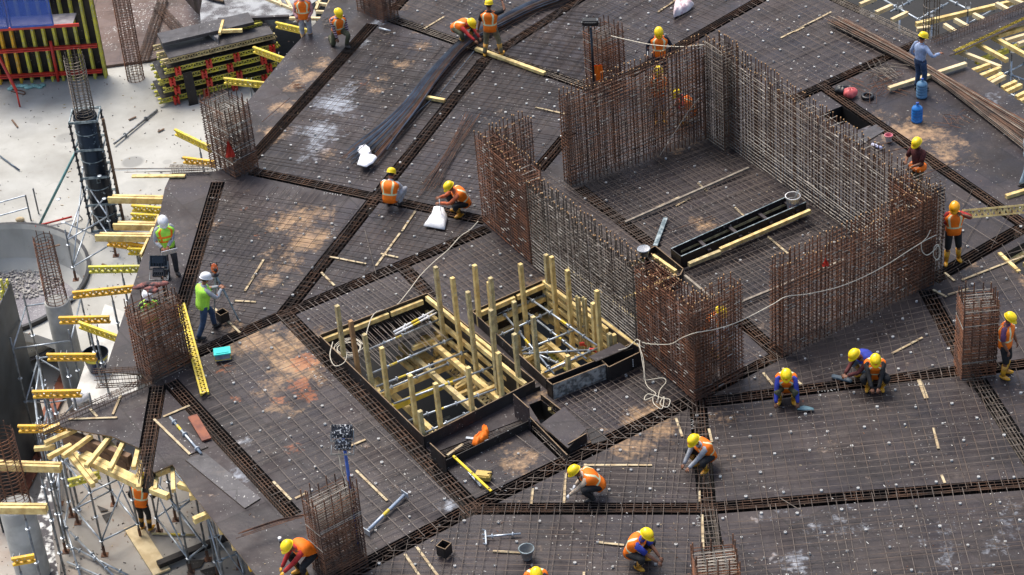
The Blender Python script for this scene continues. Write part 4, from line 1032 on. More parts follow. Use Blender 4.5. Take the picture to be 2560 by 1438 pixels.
# ------------------------------------------------------------------ red and yellow wall form, top left
def big_form():
    A = P(268, 196, -4); Bq = P(-60, 216, -4); d = (Bq - A).normalized(); n = V3(-d.y, d.x, 0)
    if n.y < 0: n = -n           # away from the camera
    t = thing('wall_form', 'upright wall form with yellow girders and red walers', 'wall form', A)
    L = (Bq - A).length; H = 3.6
    mb = MB(); mb.beam(A + n * .22 + V3(0, 0, H / 2), Bq + n * .22 + V3(0, 0, H / 2), .03, H); mb.build('ply_face', 'plyd', t)
    N = 12
    for i in range(N):
        p = A + d * (.05 + L * .96 * i / N) + n * .1; mb = MB()
        col = 'ygreen' if i < 8 else 'oran'
        for s in (-.08, .08): mb.beam(p + n * s + V3(0, 0, -.0), p + n * s + V3(0, 0, H + .1), .08, .045, n)
        z = .1
        while z < H: mb.beam(p + V3(0, 0, z) - n * .06, p + V3(0, 0, z + .1) + n * .06, .03, .05, d); mb.beam(p + V3(0, 0, z + .1) + n * .06, p + V3(0, 0, z + .2) - n * .06, .03, .05, d); z += .2
        mb.build('girder', col, t)
    for z in (.32, 1.25):
        mb = MB()
        for s in (.035, -.035): mb.beam(A + V3(0, 0, z + s) - n * .06 + d * .1, Bq + V3(0, 0, z + s) - n * .06, .10, .045)
        mb.build('waler', 'red', t)
    for i, (xx) in enumerate((.75, 2.35)):
        p = A + d * (L * (.36 if i == 0 else .80)) - n * .12
        f_ = P(50, 268, -4) if i else None
        if f_ is None: mb = MB(); mb.smooth = True; mb.tube([p + V3(0, 0, 1.55), p + V3(0, 0, .1) - n * .05], .05, 8); mb.build('push_prop', 'red', t)
        else: mb = MB(); mb.smooth = True; mb.tube([p + V3(0, 0, 1.7), f_ + V3(0, 0, .6)], .05, 8); mb.tube([f_ + V3(0, 0, .62), f_ + V3(0, 0, .02)], .028, 8); mb.build('push_prop', 'red', t)
    # working platform with blue net
    z = 2.45
    mb = MB(); mb.beam(A + d * .55 - n * .45 + V3(0, 0, z), Bq - n * .45 + V3(0, 0, z), .75, .05, V3(0, 0, 1)); mb.build('platform_board', mat('platform_boards', (.36, .33, .33), .8, col2=(.22, .2, .22), scale=4), t)
    mb = MB(); mb.beam(A + d * .35 - n * .82 + V3(0, 0, z - .02), Bq - n * .82 + V3(0, 0, z - .02), .05, .1); mb.build('platform_edge', 'red', t)
    for xx in (1.15, 2.6):
        mb = MB(); q0 = A + d * xx - n * .86 + V3(0, 0, z + .05); w_ = d * 1.35
        for (u, v) in ((q0, q0 + w_), (q0 + V3(0, 0, 1.05), q0 + w_ + V3(0, 0, 1.05)), (q0, q0 + V3(0, 0, 1.05)), (q0 + w_, q0 + w_ + V3(0, 0, 1.05))): mb.beam(u, v, .04, .05)
        mb.build('guard_frame', 'blue', t)
    net = bpy.data.materials.new('blue_net'); net.use_nodes = True; bb = net.node_tree.nodes['Principled BSDF']; bb.inputs['Base Color'].default_value = (.04, .12, .5, 1); bb.inputs['Alpha'].default_value = .55
    mb = MB(); mb.beam(A + d * 1.15 - n * .865 + V3(0, 0, z + .57), A + d * 4.2 - n * .865 + V3(0, 0, z + .57), .006, 1.0); mb.build('net', net, t)
big_form()
mb = MB(); mb.smooth = True; c = P(70, 218, -3.99)
for i in range(14): mb.ell(c + V3((i - 7) * .08, random.uniform(-.12, .12), .03), (.12, .09, .05), n=8, m=5)
mono('plastic_tarp', mb, mat('mint_film', (.33, .62, .56), .4, var=.3), 'crumpled mint green film at the foot of the wall form', 'tarpaulin')
# stack of wall form panels
def panel_stack():
    a = P(432, 262, -4); b_ = P(706, 196, -4); d = (b_ - a).normalized(); n = V3(-d.y, d.x, 0)
    if n.y < 0: n = -n
    L = (b_ - a).length + .1; W = 1.25; rnd = random.Random(5)
    names = ['lowest form panel of the stack', 'second form panel from the floor in the stack', 'middle form panel of the stack', 'form panel just under the top of the stack', 'topmost dark form panel of the stack']
    for k in range(5):
        z = -4 + .10 + k * .33; sh = d * (-.42 + .1 * k + (.0, .12, -.1, .05, -.1)[k]); o = a + sh + n * rnd.uniform(-.05, .05); o.z = 0
        t = thing('form_panel', names[k], 'form panel', V3(o.x, o.y, z), 'wall form panels stacked on the slab')
        for j in range(3):
            s = o + n * (W * (j + .1) / 2.4)
            for q in ((.03, .17) if j == 0 else (.03, .17)):
                mb = MB(); mb.beam(s + V3(0, 0, z + q + .0), s + d * (L if j != 1 else L - .2) + V3(0, 0, z + q), .08, .045)
                mb.build('chord', 'ygreen' if k < 4 else 'wood2', t)
            mb = MB(); x = .05
            while x < L - .1: mb.beam(s + d * x + V3(0, 0, z + .04), s + d * (x + .08) + V3(0, 0, z + .16), .03, .045, n); mb.beam(s + d * (x + .08) + V3(0, 0, z + .16), s + d * (x + .16) + V3(0, 0, z + .04), .03, .045, n); x += .17
            mb.build('web', 'ygreen' if k < 4 else 'wood2', t)
        mb = MB(); mb.beam(o + n * W / 2 + d * (.25 if k == 4 else .1) + V3(0, 0, z + .205), o + n * W / 2 + d * (L - .05) + V3(0, 0, z + .205), W, .022); mb.build('ply_face', 'plyw' if k == 4 else 'plyd', t)
        if k < 4:
            for x in (.12, .38, .62, .9):
                mb = MB(); c = o + d * (L * x + rnd.uniform(-.1, .1)) - n * .06 + V3(0, 0, z + .06)
                mb.box(c, (.06, .14, .26), (d, n, V3(0, 0, 1))); mb.box(c + d * .12, (.06, .14, .26), (d, n, V3(0, 0, 1))); mb.box(c + d * .06 + V3(0, 0, -.06), (.10, .10, .07), (d, n, V3(0, 0, 1)))
                mb.bar(c + d * .06 - n * .08 + V3(0, 0, .05), c + d * .06 + n * .25 + V3(0, 0, .05), .02, 6); mb.build('clamp', 'red', t)
    return a, d, n
sa, sd_, sn = panel_stack()
timber(sa + sd_ * .1 + sn * .9 + V3(0, 0, 1.88), sa + sd_ * 3.1 + sn * .9 + V3(0, 0, 1.88), .75, .1, 'plyw', 'narrow dark splashed panel lying on the stack', 'form_panel', 'form panel', 'wall form panels stacked on the slab')
for i in range(3):
    lattice(sa + sd_ * 2.65 + sn * (.75 + .16 * i) + V3(0, 0, 1.65), sa + sd_ * 3.4 + sn * (.75 + .16 * i) + V3(0, 0, 1.65), 'ygreen', ['nearest', 'middle', 'farthest'][i] + ' of three girder ends beyond the stacked panels')
mb = MB(); c = P(485, 262, -4); mb.beam(c, c + sn * .25 + V3(0, 0, 1.05), .30, .04, sd_.cross(V3(0, 0, 1))); mono('plywood_offcut', mb, 'plyd', 'dark board leaning against the panel stack', 'board')
# curved form, grey floor and void at the top
def curved_form():
    c = P(700, -60, -2.6); t = thing('curved_form', 'curved dark boarded wall form sweeping in from the top', 'curved form', P(470, 60, -3.9))
    pts = [(448, -40), (452, 0), (470, 40), (495, 70), (520, 90), (548, 100), (575, 106)]
    prev = None
    for i in range(len(pts) - 1):
        for s in range(3):
            t0, t1 = s / 3, (s + 1) / 3
            a = P(pts[i][0] * (1 - t0) + pts[i + 1][0] * t0, pts[i][1] * (1 - t0) + pts[i + 1][1] * t0, -3.6); b_ = P(pts[i][0] * (1 - t1) + pts[i + 1][0] * t1, pts[i][1] * (1 - t1) + pts[i + 1][1] * t1, -3.6)
            mb = MB(); out = V3(.55, .25, 0)
            mb.hexa([a + V3(0, 0, .6), b_ + V3(0, 0, .6), b_ + V3(.03, .02, .6), a + V3(.03, .02, .6)] + [a + V3(0, 0, 1.5), b_ + V3(0, 0, 1.5), b_ + V3(.03, .02, 1.5), a + V3(.03, .02, 1.5)])
            mb.hexa([x + out * q + V3(0, 0, z) for (q, z) in ((0, 1.38), (1.6, .9)) for x in (a, b_)][0:2] + [b_ + out * 1.6 + V3(0, 0, .9), a + out * 1.6 + V3(0, 0, .9)] + [a + V3(0, 0, 1.41), b_ + V3(0, 0, 1.41), b_ + out * 1.6 + V3(0, 0, .93), a + out * 1.6 + V3(0, 0, .93)])
            mb.build('board', M['plyd'] if (i + s) % 2 else M['plyl'], t)
            mb = MB(); mb.bar(a + V3(0, 0, 1.52), b_ + V3(0, 0, 1.52), .035, 6); mb.build('rim', 'edge', t)
curved_form()
ground('floor', [(520, -80), (500, 30), (502, 60), (528, 85), (545, 98), (552, 50), (722, 42), (830, -20), (830, -80)], -2.2, mat('slurry_grey_floor', (.34, .35, .36), .8, col2=(.10, .095, .10), scale=2.2, mixs=(.42, .6), speck=(.6, .6, .6), speck_amt=.62, bump=.4), 'grey slurry stained raised floor at the top', drop=.25)
mb = MB(); q = [P(545, 50, -2.15), P(722, 42, -2.15)]; mb.beam(q[0], q[1], .12, .1); mono('edge_board', mb, 'plyl', 'dark edge board of the raised stained floor', 'board')
ground('floor', [(540, 60), (760, 55), (790, 75), (640, 235), (560, 110)], -3.96, mat('painted_void_shade', (.02, .02, .022), .9), 'black sheet painting the shade below the raised stained floor', drop=.02)  # black sheet stands in for the shade in the void
timber(P(549, 85, -1.9), P(558, 52, -1.9), .08, .08, 'wood', 'short upright pine stick beside the void', 'timber_stud'); timber(P(555, 78, -1.95), P(606, 76, -1.95), .10, .10, 'wood', 'short level pine stick beside the void', 'timber_stud')
for i, (a, b_) in enumerate([((660, -5), (755, 32)), ((690, -10), (705, 15)), ((712, -8), (728, 20)), ((790, 8), (890, 25)), ((802, -5), (790, 25)), ((830, -8), (816, 25)), ((855, -8), (842, 28)), ((880, -8), (870, 28)), ((790, 30), (885, 32))]):
    timber(P(*a, -.6), P(*b_, -.6), .08, .09, 'palewood', ['long sloping joist', 'first short joist', 'second short joist', 'level bearer', 'first rung like joist', 'second rung like joist', 'third rung like joist', 'fourth rung like joist', 'low bearer'][i] + ' behind the topmost worker', group='joists in the opening at the top edge')
NM0 = ['first', 'second', 'third', 'fourth', 'fifth', 'sixth', 'seventh', 'eighth', 'ninth']
M['greyplank'] = mat('grey_plank', (.30, .26, .20), .8, 0, col2=(.19, .16, .13), scale=5)
# ------------------------------------------------------------------ shaft forms
def panel(a, b, z0, z1, m, th=.022, mb=None):
    mb = mb or MB(); a = Vector((a.x, a.y, (z0 + z1) / 2)); b = Vector((b.x, b.y, (z0 + z1) / 2)); mb.beam(a, b, th, z1 - z0); return mb
def shaft_form(name, label, corners, z0, z1, zc=.3, inset_timbers=()):
    q = [P(x, y, zc) for x, y in corners]; t = thing('shaft_form', label, 'shaft form', Vector((q[0].x, q[0].y, 0)), 'plywood forms around the shafts')
    n = len(q)
    for i in range(n):
        a, b = q[i], q[(i + 1) % n]; d = (b - a).normalized() * .012
        mb = panel(a + d, b - d, z0, z1, 'plyd'); mb.build('side_panel', 'plyd', t)
        mb = MB(); mb.beam(V3(a.x, a.y, z1 + .003) + d, V3(b.x, b.y, z1 + .003) - d, .024, .006); mb.build('cut_edge', 'edge', t)
    return q, t
qa, ta = shaft_form('a', 'large open shaft form with tall pine posts', [(798, 838), (1060, 1092), (1337, 951), (1068, 733)], -.55, .3)
qb, tb = shaft_form('b', 'smaller open shaft form below the grey wall cage', [(1180, 778), (1364, 697), (1590, 868), (1366, 948)], -.55, .3)
def inner(a, b, c, k):  # offset a-b towards c
    d = (b - a).normalized(); n = V3(-d.y, d.x, 0)
    if n.dot(c - a) < 0: n = -n
    return n * k
def waler(a, b, c, z, off_, m, label, f0=.0, f1=1.0, w_=.08, h=.12):
    n = inner(a, b, c, off_); A = a.lerp(b, f0) + n; Bq = a.lerp(b, f1) + n; A.z = Bq.z = z
    timber(A, Bq, w_, h, m, label, 'waler', 'timber', 'timber walers inside the shaft forms')
L_, B_, R_, T_ = qa
for i, (a, b, c, z, o_, f0, f1, lab) in enumerate([
    (L_, T_, R_, .16, .07, .02, .62, 'waler inside the back side of the large shaft, with the coiled rope'), (L_, T_, R_, .16, .07, .64, .94, 'upper right waler inside the back side of the large shaft'),
    (T_, R_, L_, .24, .08, .02, .72, 'top waler on the right side of the large shaft'), (T_, R_, L_, .20, .19, .5, .98, 'doubled top waler on the right side of the large shaft'), (T_, R_, L_, -.22, .08, .0, .98, 'second waler down on the right side of the large shaft'),
    (T_, R_, L_, -.55, .10, .05, .96, 'third waler down on the right side of the large shaft'), (T_, R_, L_, -.95, .10, .1, .9, 'deepest waler on the right side of the large shaft'),
    (B_, R_, L_, .10, .08, .05, .40, 'waler at the front left side of the large shaft'), (L_, B_, R_, -.3, .08, .02, .98, 'waler low on the left side of the large shaft')]):
    waler(a, b, c, z, o_, 'wood', lab, f0, f1)
waler(B_, R_, L_, .10, .08, 'redwood', 'red brown board at the front of the large shaft', .42, .98)
waler(L_ + (B_ - L_) * .28, T_ + (R_ - T_) * .28, R_, -1.0, .0, 'wood', 'deep cross beam spanning the large shaft', 0, 1, .10, .16)
waler(L_ + (B_ - L_) * .33, T_ + (R_ - T_) * .33, R_, -1.3, .0, 'yel', 'yellow beam below the deep cross beam', 0, 1, .10, .16)
L2, T2, R2, B2 = qb
for (a, b, c, z, o_, f0, f1, lab) in [
    (L2, T2, R2, .18, .07, .0, .55, 'left waler inside the back of the small shaft'), (L2, T2, R2, .18, .07, .58, .95, 'right waler inside the back of the small shaft'), (L2, T2, R2, -.2, .07, .1, .95, 'second waler inside the back of the small shaft'),
    (T2, R2, L2, .24, .08, .0, .72, 'top waler on the right side of the small shaft'), (T2, R2, L2, .0, .08, .0, .98, 'second waler on the right side of the small shaft'), (T2, R2, L2, -.25, .08, .05, .95, 'third waler on the right side of the small shaft'),
    (T2, R2, L2, -.5, .08, .0, .98, 'fourth waler on the right side of the small shaft'), (T2, R2, L2, -.78, .08, .05, .95, 'fifth waler on the right side of the small shaft'), (T2, R2, L2, -1.1, .08, .1, .95, 'lowest waler on the right side of the small shaft'),
    (T2, R2, L2, .22, -.07, .3, 1.0, 'waler outside the small shaft against the grey cage')]:
    waler(a, b, c, z, o_, 'wood', lab, f0, f1)
POSTS = [  # bottom px, bottom z, top px y, label
    ((861, 898), .0, 763, 'first post from the left corner of the large shaft', 'wood2'), ((897, 935), .0, 802, 'reddish post, second along the left side of the large shaft', 'brownpost'), ((930, 971), .0, 836, 'stained post, third along the left side of the large shaft', 'wood2'),
    ((972, 1011), .0, 869, 'clean post, fourth along the left side of the large shaft', 'wood'), ((1042, 1068), .1, 937, 'tall post near the front corner of the large shaft', 'wood'), ((1057, 1086), .25, 1028, 'short post stub in the front corner of the large shaft', 'wood2'),
    ((1103, 1072), .1, 957, 'middle post along the front of the large shaft', 'wood'), ((1181, 1036), .1, 919, 'right post along the front of the large shaft', 'wood'),
    ((1109, 846), -.5, 666, 'tall weathered post at the back corner of the large shaft', 'wood2'), ((1155, 898), -.6, 695, 'clean tall post on the right side of the large shaft', 'wood'), ((1192, 935), -.6, 731, 'weathered tall post on the right side of the large shaft', 'wood2'),
    ((1198, 806), .1, 662, 'post standing in the gap between the two shafts', 'wood'), ((1245, 990), -.6, 777, 'long weathered post near the right corner of the large shaft', 'wood2'), ((1256, 1003), .1, 882, 'clean short post near the right corner of the large shaft', 'wood'),
    ((1243, 880), -.3, 695, 'twin post, longer one, left side of the small shaft', 'wood2'), ((1238, 870), -.3, 704, 'twin post, shorter one, left side of the small shaft', 'wood'), ((1295, 848), -.3, 753, 'stained post inside the left of the small shaft', 'wood2'),
    ((1299, 963), .0, 834, 'mossy post between the shafts near the front', 'wood2'), ((1346, 935), .0, 793, 'spotted post at the front left of the small shaft', 'wood2'), ((1317, 825), -.5, 660, 'knotted post at the back left of the small shaft', 'wood'),
    ((1374, 765), -.4, 636, 'weathered post at the back corner of the small shaft', 'wood2'), ((1393, 822), -.7, 642, 'clean post right of the back corner of the small shaft', 'wood'), ((1432, 885), -.9, 676, 'long post in the middle of the right side of the small shaft', 'wood'),
    ((1502, 882), .0, 727, 'tallest post near the right corner of the small shaft', 'wood'), ((1489, 862), -.2, 757, 'shorter post hidden behind the tallest one', 'wood'), ((1421, 918), .15, 889, 'rounded post stub at the front of the small shaft', 'wood'),
    ((1525, 872), .2, 834, 'stub at the right corner of the small shaft', 'wood2'), ((1536, 868), .2, 836, 'last stub at the right corner of the small shaft', 'wood')]
M['brownpost'] = mat('brown_post', (.42, .24, .10), .8, col2=(.28, .16, .08), scale=4)
for i, (b, z, ty, lab, m) in enumerate(POSTS):
    p = P(*b, z); h = hgt(p, ty); a = p - V3(0, 0, .5); le = V3(random.uniform(-.015, .015), random.uniform(-.015, .015), 0)
    d = (T_ - R_).normalized()
    mb = MB(); mb.beam(a, p + V3(0, 0, h) + le * h, .095, .095, d); mb.build('pine_post', m, label=lab, cat='post', group='pine posts standing in the shafts', base=tuple(a))
for (px, ty, lab) in (((1468, 862), 745, 'rounded yellow girder standing upright in the small shaft'), ((1452, 858), 742, 'second rounded girder standing upright in the small shaft')):
    p = P(*px, -.5); h = hgt(p, ty); lattice(p - V3(0, 0, .4), p + V3(0, 0, h), 'wood2', lab, h=.13, w_=.06, up=(R2 - T2).normalized())
TUBES = [((922, 874), (1103, 797), -.15, 'first', 1), ((917, 939), (1145, 840), -.35, 'second', 1), ((941, 967), (1183, 872), -.35, 'third', 1), ((950, 980), (1150, 897), -.75, 'fourth', 0), ((984, 1010), (1236, 915), -.1, 'fifth', 1),
         ((1022, 1052), (1240, 973), -.1, 'sixth', 1), ((1064, 1082), (1175, 1030), .0, 'frontmost', 0)]
for (a, b, z, w_, cl) in TUBES:
    pole(P(*a, z), P(*b, z), .026, 'galv', 'scaffold_tube', w_ + ' scaffold tube from the back crossing the large shaft', 'scaffold tube', 'scaffold tubes across the shafts', clamps=3, band=random.uniform(.2, .7) if cl else None)
for k, (a, b, z) in enumerate([((984, 830), (1088, 775), .08), ((988, 836), (1092, 782), .08)]):
    pole(P(*a, z), P(*b, z), .024, 'white', 'scaffold_tube', ['upper', 'lower'][k] + ' of two bright tubes lying at the back of the large shaft', 'scaffold tube', 'scaffold tubes across the shafts', clamps=2, band=.5)
for (a, b, z, lab) in [((1202, 801), (1384, 729), -.1, 'back'), ((1240, 761), (1385, 935), -.1, 'left lengthwise'), ((1311, 737), (1493, 864), .05, 'right lengthwise'), ((1243, 842), (1422, 757), -.2, 'second'),
                       ((1305, 878), (1487, 805), -.15, 'third'), ((1307, 885), (1495, 874), -.1, 'slanting front'), ((1317, 781), (1467, 898), -.25, 'middle lengthwise'), ((1362, 931), (1495, 870), .05, 'front'), ((1305, 868), (1410, 915), -.5, 'low short')]:
    pole(P(*a, z), P(*b, z), .026, 'galv', 'scaffold_tube', lab + ' scaffold tube in the small shaft', 'scaffold tube', 'scaffold tubes across the shafts', clamps=4, band=.55 if 'length' in lab else None)
for (c, z) in (((1455, 860), -.3), ((1382, 730), 0), ((1412, 763), 0), ((1480, 812), 0), ((1480, 875), 0)):
    mb = MB(); p = P(*c, z); mb.box(p, (.12, .05, .08)); mb.bar(p, p + V3(.1, 0, -.08), .02, 6); mono('screw_clamp', mb, 'red', 'small red clamp on a tube of the small shaft', 'clamp', 'red tube clamps in the small shaft')
# bars over the back of the large shaft, lattice girders and timbers down inside
mb = MB(); rnd = random.Random(2)
for i in range(30):
    f0 = .03 + i * .029 + rnd.uniform(-.008, .008); a = L_.lerp(T_, f0); d = (B_ - L_).normalized(); a.z = .05
    ln = rnd.uniform(1.2, 1.75); mb.bar(a - d * .3, a + d * ln + V3(rnd.uniform(-.06, .06), rnd.uniform(-.04, .04), rnd.uniform(-.10, 0)), .007, 3)
mono('projecting_bars', mb, 'matbar2', 'row of thin bars projecting over the back of the large shaft', 'projecting bars')
mb = MB(); a, b = L_.lerp(T_, .05), L_.lerp(T_, .92); n = inner(L_, T_, R_, .5)
mb.prism([(q.x, q.y) for q in (a + n * .25, b + n * .25, b + n * 1.5, a + n * 1.1)], -.30, -.28); mono('shaft_shelf', mb, 'plyd', 'dark splashed plywood shelf inside the back of the large shaft', 'shelf')
lattice(P(1085, 885, -1.2), P(1260, 1040, -1.2), 'wood2', 'weathered lattice girder deep in the large shaft', h=.24, up=V3(.75, .4, .3))
lattice(P(1370, 870, -1.6), P(1500, 990, -1.6), 'ygreen', 'lime lattice girder deep in the small shaft', h=.24, up=V3(.75, .4, .3))
for k, (a, b) in enumerate([((1045, 885), (1072, 905)), ((1055, 882), (1080, 900)), ((995, 895), (1030, 925)), ((1010, 892), (1045, 920)), ((1138, 975), (1175, 955)), ((1140, 970), (1168, 950)), ((1085, 885), (1125, 868)), ((930, 950), (950, 985))]):
    timber(P(*a, -1.1), P(*b, -1.1), .1, .12, 'wood', ['first', 'second', 'third', 'fourth', 'fifth', 'sixth', 'seventh', 'eighth'][k] + ' short joist end down in the large shaft', group='joist ends down in the shafts')
for k, (a, b) in enumerate([((1340, 780), (1372, 805)), ((1352, 778), (1380, 800)), ((1310, 895), (1380, 862)), ((1300, 905), (1370, 872)), ((1250, 830), (1285, 815))]):
    timber(P(*a, -1.0), P(*b, -1.0), .1, .12, 'wood', ['first', 'second', 'third', 'fourth', 'fifth'][k] + ' short joist end down in the small shaft', group='joist ends down in the shafts')
rnd = random.Random(77)
for k in range(9):
    f0 = .06 + k * .11; a = T_.lerp(R_, f0); z = rnd.choice([-.5, -.8, -1.15]); d = (L_ - T_).normalized(); a = Vector((a.x, a.y, z)); timber(a, a + d * rnd.uniform(.35, 1.1), .09, .11, rnd.choice(['wood', 'wood2', 'wood']), NM0[k] + ' cross joist from the back, on the right side of the large shaft', group='cross joists in the large shaft')
for k in range(8):
    f0 = .06 + k * .12; a = L2.lerp(B2, f0); z = rnd.choice([-.5, -.9, -1.3]); d = (T2 - L2).normalized(); a = Vector((a.x, a.y, z)); timber(a, a + d * rnd.uniform(.5, 2.0), .09, .11, rnd.choice(['wood', 'wood2', 'wood']), NM0[k] + ' cross joist from the back, on the left side of the small shaft', group='cross joists in the small shaft')
for k, (f0, z) in enumerate(((.15, -.7), (.5, -1.2), (.72, -.9))):
    a, b = L2.lerp(T2, f0), B2.lerp(R2, f0); timber(Vector((a.x, a.y, z)), Vector((b.x, b.y, z)), .12, .14, 'wood' if k else 'wood2', ['left', 'middle', 'right'][k] + ' long bearer running the length of the small shaft', group='bearers in the small shaft')
for k, (f0, z) in enumerate(((.70, -.9), (.86, -.6), (.45, -1.6))):
    a, b = L_.lerp(T_, f0), B_.lerp(R_, f0); timber(Vector((a.x, a.y, z)), Vector((b.x, b.y, z)), .12, .14, 'wood' if k else 'wood2', ['second', 'rightmost', 'leftmost'][k] + ' long bearer running the length of the large shaft', group='bearers in the large shaft')
# dark floor of a platform inside shafts (shoring deck seen below)
for k, (q, z) in enumerate(((qa, -3.2), (qb, -3.0))):
    mb = MB(); c = (q[0] + q[2]) / 2
    for i in range(5):
        f0 = .1 + i * .2; a = q[0].lerp(q[1], f0) if k == 0 else q[0].lerp(q[3], f0); b = q[3].lerp(q[2], f0) if k == 0 else q[1].lerp(q[2], f0)
        a = Vector((a.x, a.y, z)); b = Vector((b.x, b.y, z)); pole(a, b, .03, 'darkgalv', 'scaffold_tube', ['shadowed tube deep down in the large shaft', 'shadowed tube deep down in the small shaft'][k], 'scaffold tube', 'shadowed tubes deep in the ' + ('large' if k == 0 else 'small') + ' shaft')
# double form in front of the small shaft
def boxform(name, label, pts, z0, z1, zc, closed=True, mats='plyd', cat='box form'):
    q = [P(x, y, zc) for x, y in pts]; t = thing('box_form', label, cat, Vector((q[0].x, q[0].y, 0)), 'small plywood box forms on the deck'); n = len(q)
    for i in range(n if closed else n - 1):
        a, b = q[i], q[(i + 1) % n]; d = (b - a).normalized() * .012; mb = panel(a + d, b - d, z0, z1, mats); mb.build('side_panel', mats, t)
        mb = MB(); mb.beam(V3(a.x, a.y, z1 + .003) + d, V3(b.x, b.y, z1 + .003) - d, .024, .006); mb.build('cut_edge', 'edge', t)
    return t, q
t, q = boxform('front', 'long box form with concrete stained face in front of the small shaft', [(1366, 950), (1381, 962), (1514, 910), (1500, 897)], .02, .42, .42)
mb = panel(q[1] - inner(q[1], q[2], q[0], .016), q[2] - inner(q[1], q[2], q[0], .016), .0, .415, 'x', .006); mb.build('stained_face', 'rubble', t)
t, q = boxform('front2', 'short box form with white marks at the right end of the small shaft', [(1500, 897), (1522, 918), (1600, 880), (1598, 868), (1580, 858)], .02, .42, .42)
mb = MB(); c = (q[1] + q[2]) / 2 + (q[2] - q[1]) * .25 - inner(q[1], q[2], q[0], .015)
for k in range(4): mb.box(Vector((c.x, c.y, .13 + k * .06)), (.02, .012, .03))
mb.build('painted_mark', 'white', t)
sheet([(1472, 893), (1548, 858), (1570, 872), (1490, 905)], .44, .02, 'plyl', 'loose sheet lying across the box form of the small shaft')
# tray and boxes in front of the large shaft
def tray():
    t = thing('box_form', 'long plywood tray holding the orange vest', 'box form', P(1110, 1160, 0), 'small plywood box forms on the deck')
    a, b = P(1113, 1172, 0), P(1330, 1068, 0)
    mb = panel(a, b, -.45, .22, 'x'); mb.build('front_panel', 'plyd', t)
    a2, b2 = P(1075, 1108, .45), P(1113, 1143, .45); mb = panel(a2, b2, -.35, .45, 'x'); mb.build('end_panel', 'plyd', t)
    mb = MB(); mb.beam(V3(a2.x, a2.y, .453), V3(b2.x, b2.y, .453), .024, .006); mb.build('cut_edge', 'edge', t)
    mb = MB(); q = [P(*x, -.02) for x in ((1190, 1120), (1145, 1082), (1285, 1020), (1325, 1050), (1318, 1062))]
    mb.prism([(p.x, p.y) for p in q], -.04, -.02); mb.build('shelf', 'plyl', t)
    a3, b3 = P(1283, 985, .62), P(1322, 1020, .62); mb = panel(a3, b3, -.3, .62, 'x'); mb.build('divider', 'plyl', t)
    mb = MB(); mb.beam(V3(a3.x, a3.y, .623), V3(b3.x, b3.y, .623), .024, .006); mb.build('cut_edge', 'edge', t)
    mb = MB(); mb.beam(P(1118, 1140, .0), P(1158, 1112, .0), .06, .06); mb.build('batten', 'strip', t)
tray()
def lidbox():
    t = thing('box_form', 'plywood box form with a square sheet lid', 'box form', P(1420, 1140, 0), 'small plywood box forms on the deck')
    L0, L1 = P(1322, 1040, .15), P(1418, 1138, .15); mb = panel(L0, L1, -.5, .15, 'x'); mb.build('side_panel', 'plyd', t)
    R0, R1 = P(1352, 985, .15), P(1410, 1030, .15); mb = panel(R0, R1, -.5, .15, 'x'); mb.build('side_panel', 'plyd', t)
    F0, F1 = P(1420, 1110, .25), P(1466, 1083, .25); mb = panel(F0, F1, -.2, .25, 'x'); mb.build('end_panel', 'plyd', t)
    mb = MB(); mb.beam(V3(F0.x, F0.y, .253), V3(F1.x, F1.y, .253), .024, .006); mb.beam(V3(L0.x, L0.y, .153), V3(L1.x, L1.y, .153), .024, .006); mb.beam(V3(R0.x, R0.y, .153), V3(R1.x, R1.y, .153), .024, .006); mb.build('cut_edge', 'edge', t)
    a, b = P(1305, 985, .1), P(1350, 965, .1); mb = panel(a, b, -.5, .1, 'x'); mb.build('end_panel', 'plyd', t)
    mb = MB(); mb.beam(P(1360, 1010, -.1), P(1395, 1040, -.1), .07, .1); mb.beam(P(1374, 1022, -.1), P(1374, 1022, .08), .07, .07); mb.build('brace', 'wood', t)
lidbox()
sheet([(1352, 1062), (1410, 1019), (1466, 1075), (1420, 1122)], .2, .02, 'plyl', 'square brown sheet lying as a lid on the box form')
sheet([(1466, 1075), (1495, 1070), (1520, 1100), (1480, 1112)], .02, .02, 'plyd', 'dark sheet lying right of the lidded box form')
# forms inside the square of wall cages
def longform(label, a, b, ztop=.42):
    A, Bq = P(*a, ztop), P(*b, ztop); t = thing('long_form', label, 'form panel', Vector((A.x, A.y, 0)), 'long wall forms inside the square of cages'); mb = panel(A, Bq, .05, ztop, 'x', .025); mb.build('ply_panel', 'plyd', t)
    mb = MB(); mb.beam(V3(A.x, A.y, ztop + .003), V3(Bq.x, Bq.y, ztop + .003), .027, .006); mb.build('cut_edge', 'formrim', t)
longform('rear long black form panel inside the square of cages', (1678, 622), (1975, 488)); longform('front long black form panel inside the square of cages', (1703, 641), (2015, 505))
panel(P(1678, 622, .42), P(1703, 641, .42), .05, .42, 'x').build('end_board', 'plyd', label='end board joining the two long black forms', cat='board')
timber(P(1700, 628, .22), P(1990, 498, .22), .08, .06, 'wood2', 'pale batten between the two long black forms'); timber(P(1722, 662, .30), P(1800, 630, .30), .10, .10, 'wood2', 'weathered timber along the front long form'); timber(P(1800, 625, .32), P(2025, 528, .32), .09, .10, 'wood', 'clean long timber along the front long form')
for k, x in enumerate((.2, .45, .7, .92)):
    a, b = P(1678, 622, .3).lerp(P(1975, 488, .3), x), P(1712, 655, .3).lerp(P(2020, 518, .3), x); mb = MB(); mb.beam(a, b, .09, .05); mono('spreader_board', mb, 'plyl', ['leftmost', 'second', 'third', 'rightmost'][k] + ' spreader across the two long black forms', 'board', 'spreaders across the long black forms')
t, q = boxform('mid', 'open box form at the middle of the square by the grey cage end', [(1610, 630), (1638, 615), (1708, 672), (1700, 688), (1660, 700)], -.4, .22, .22)
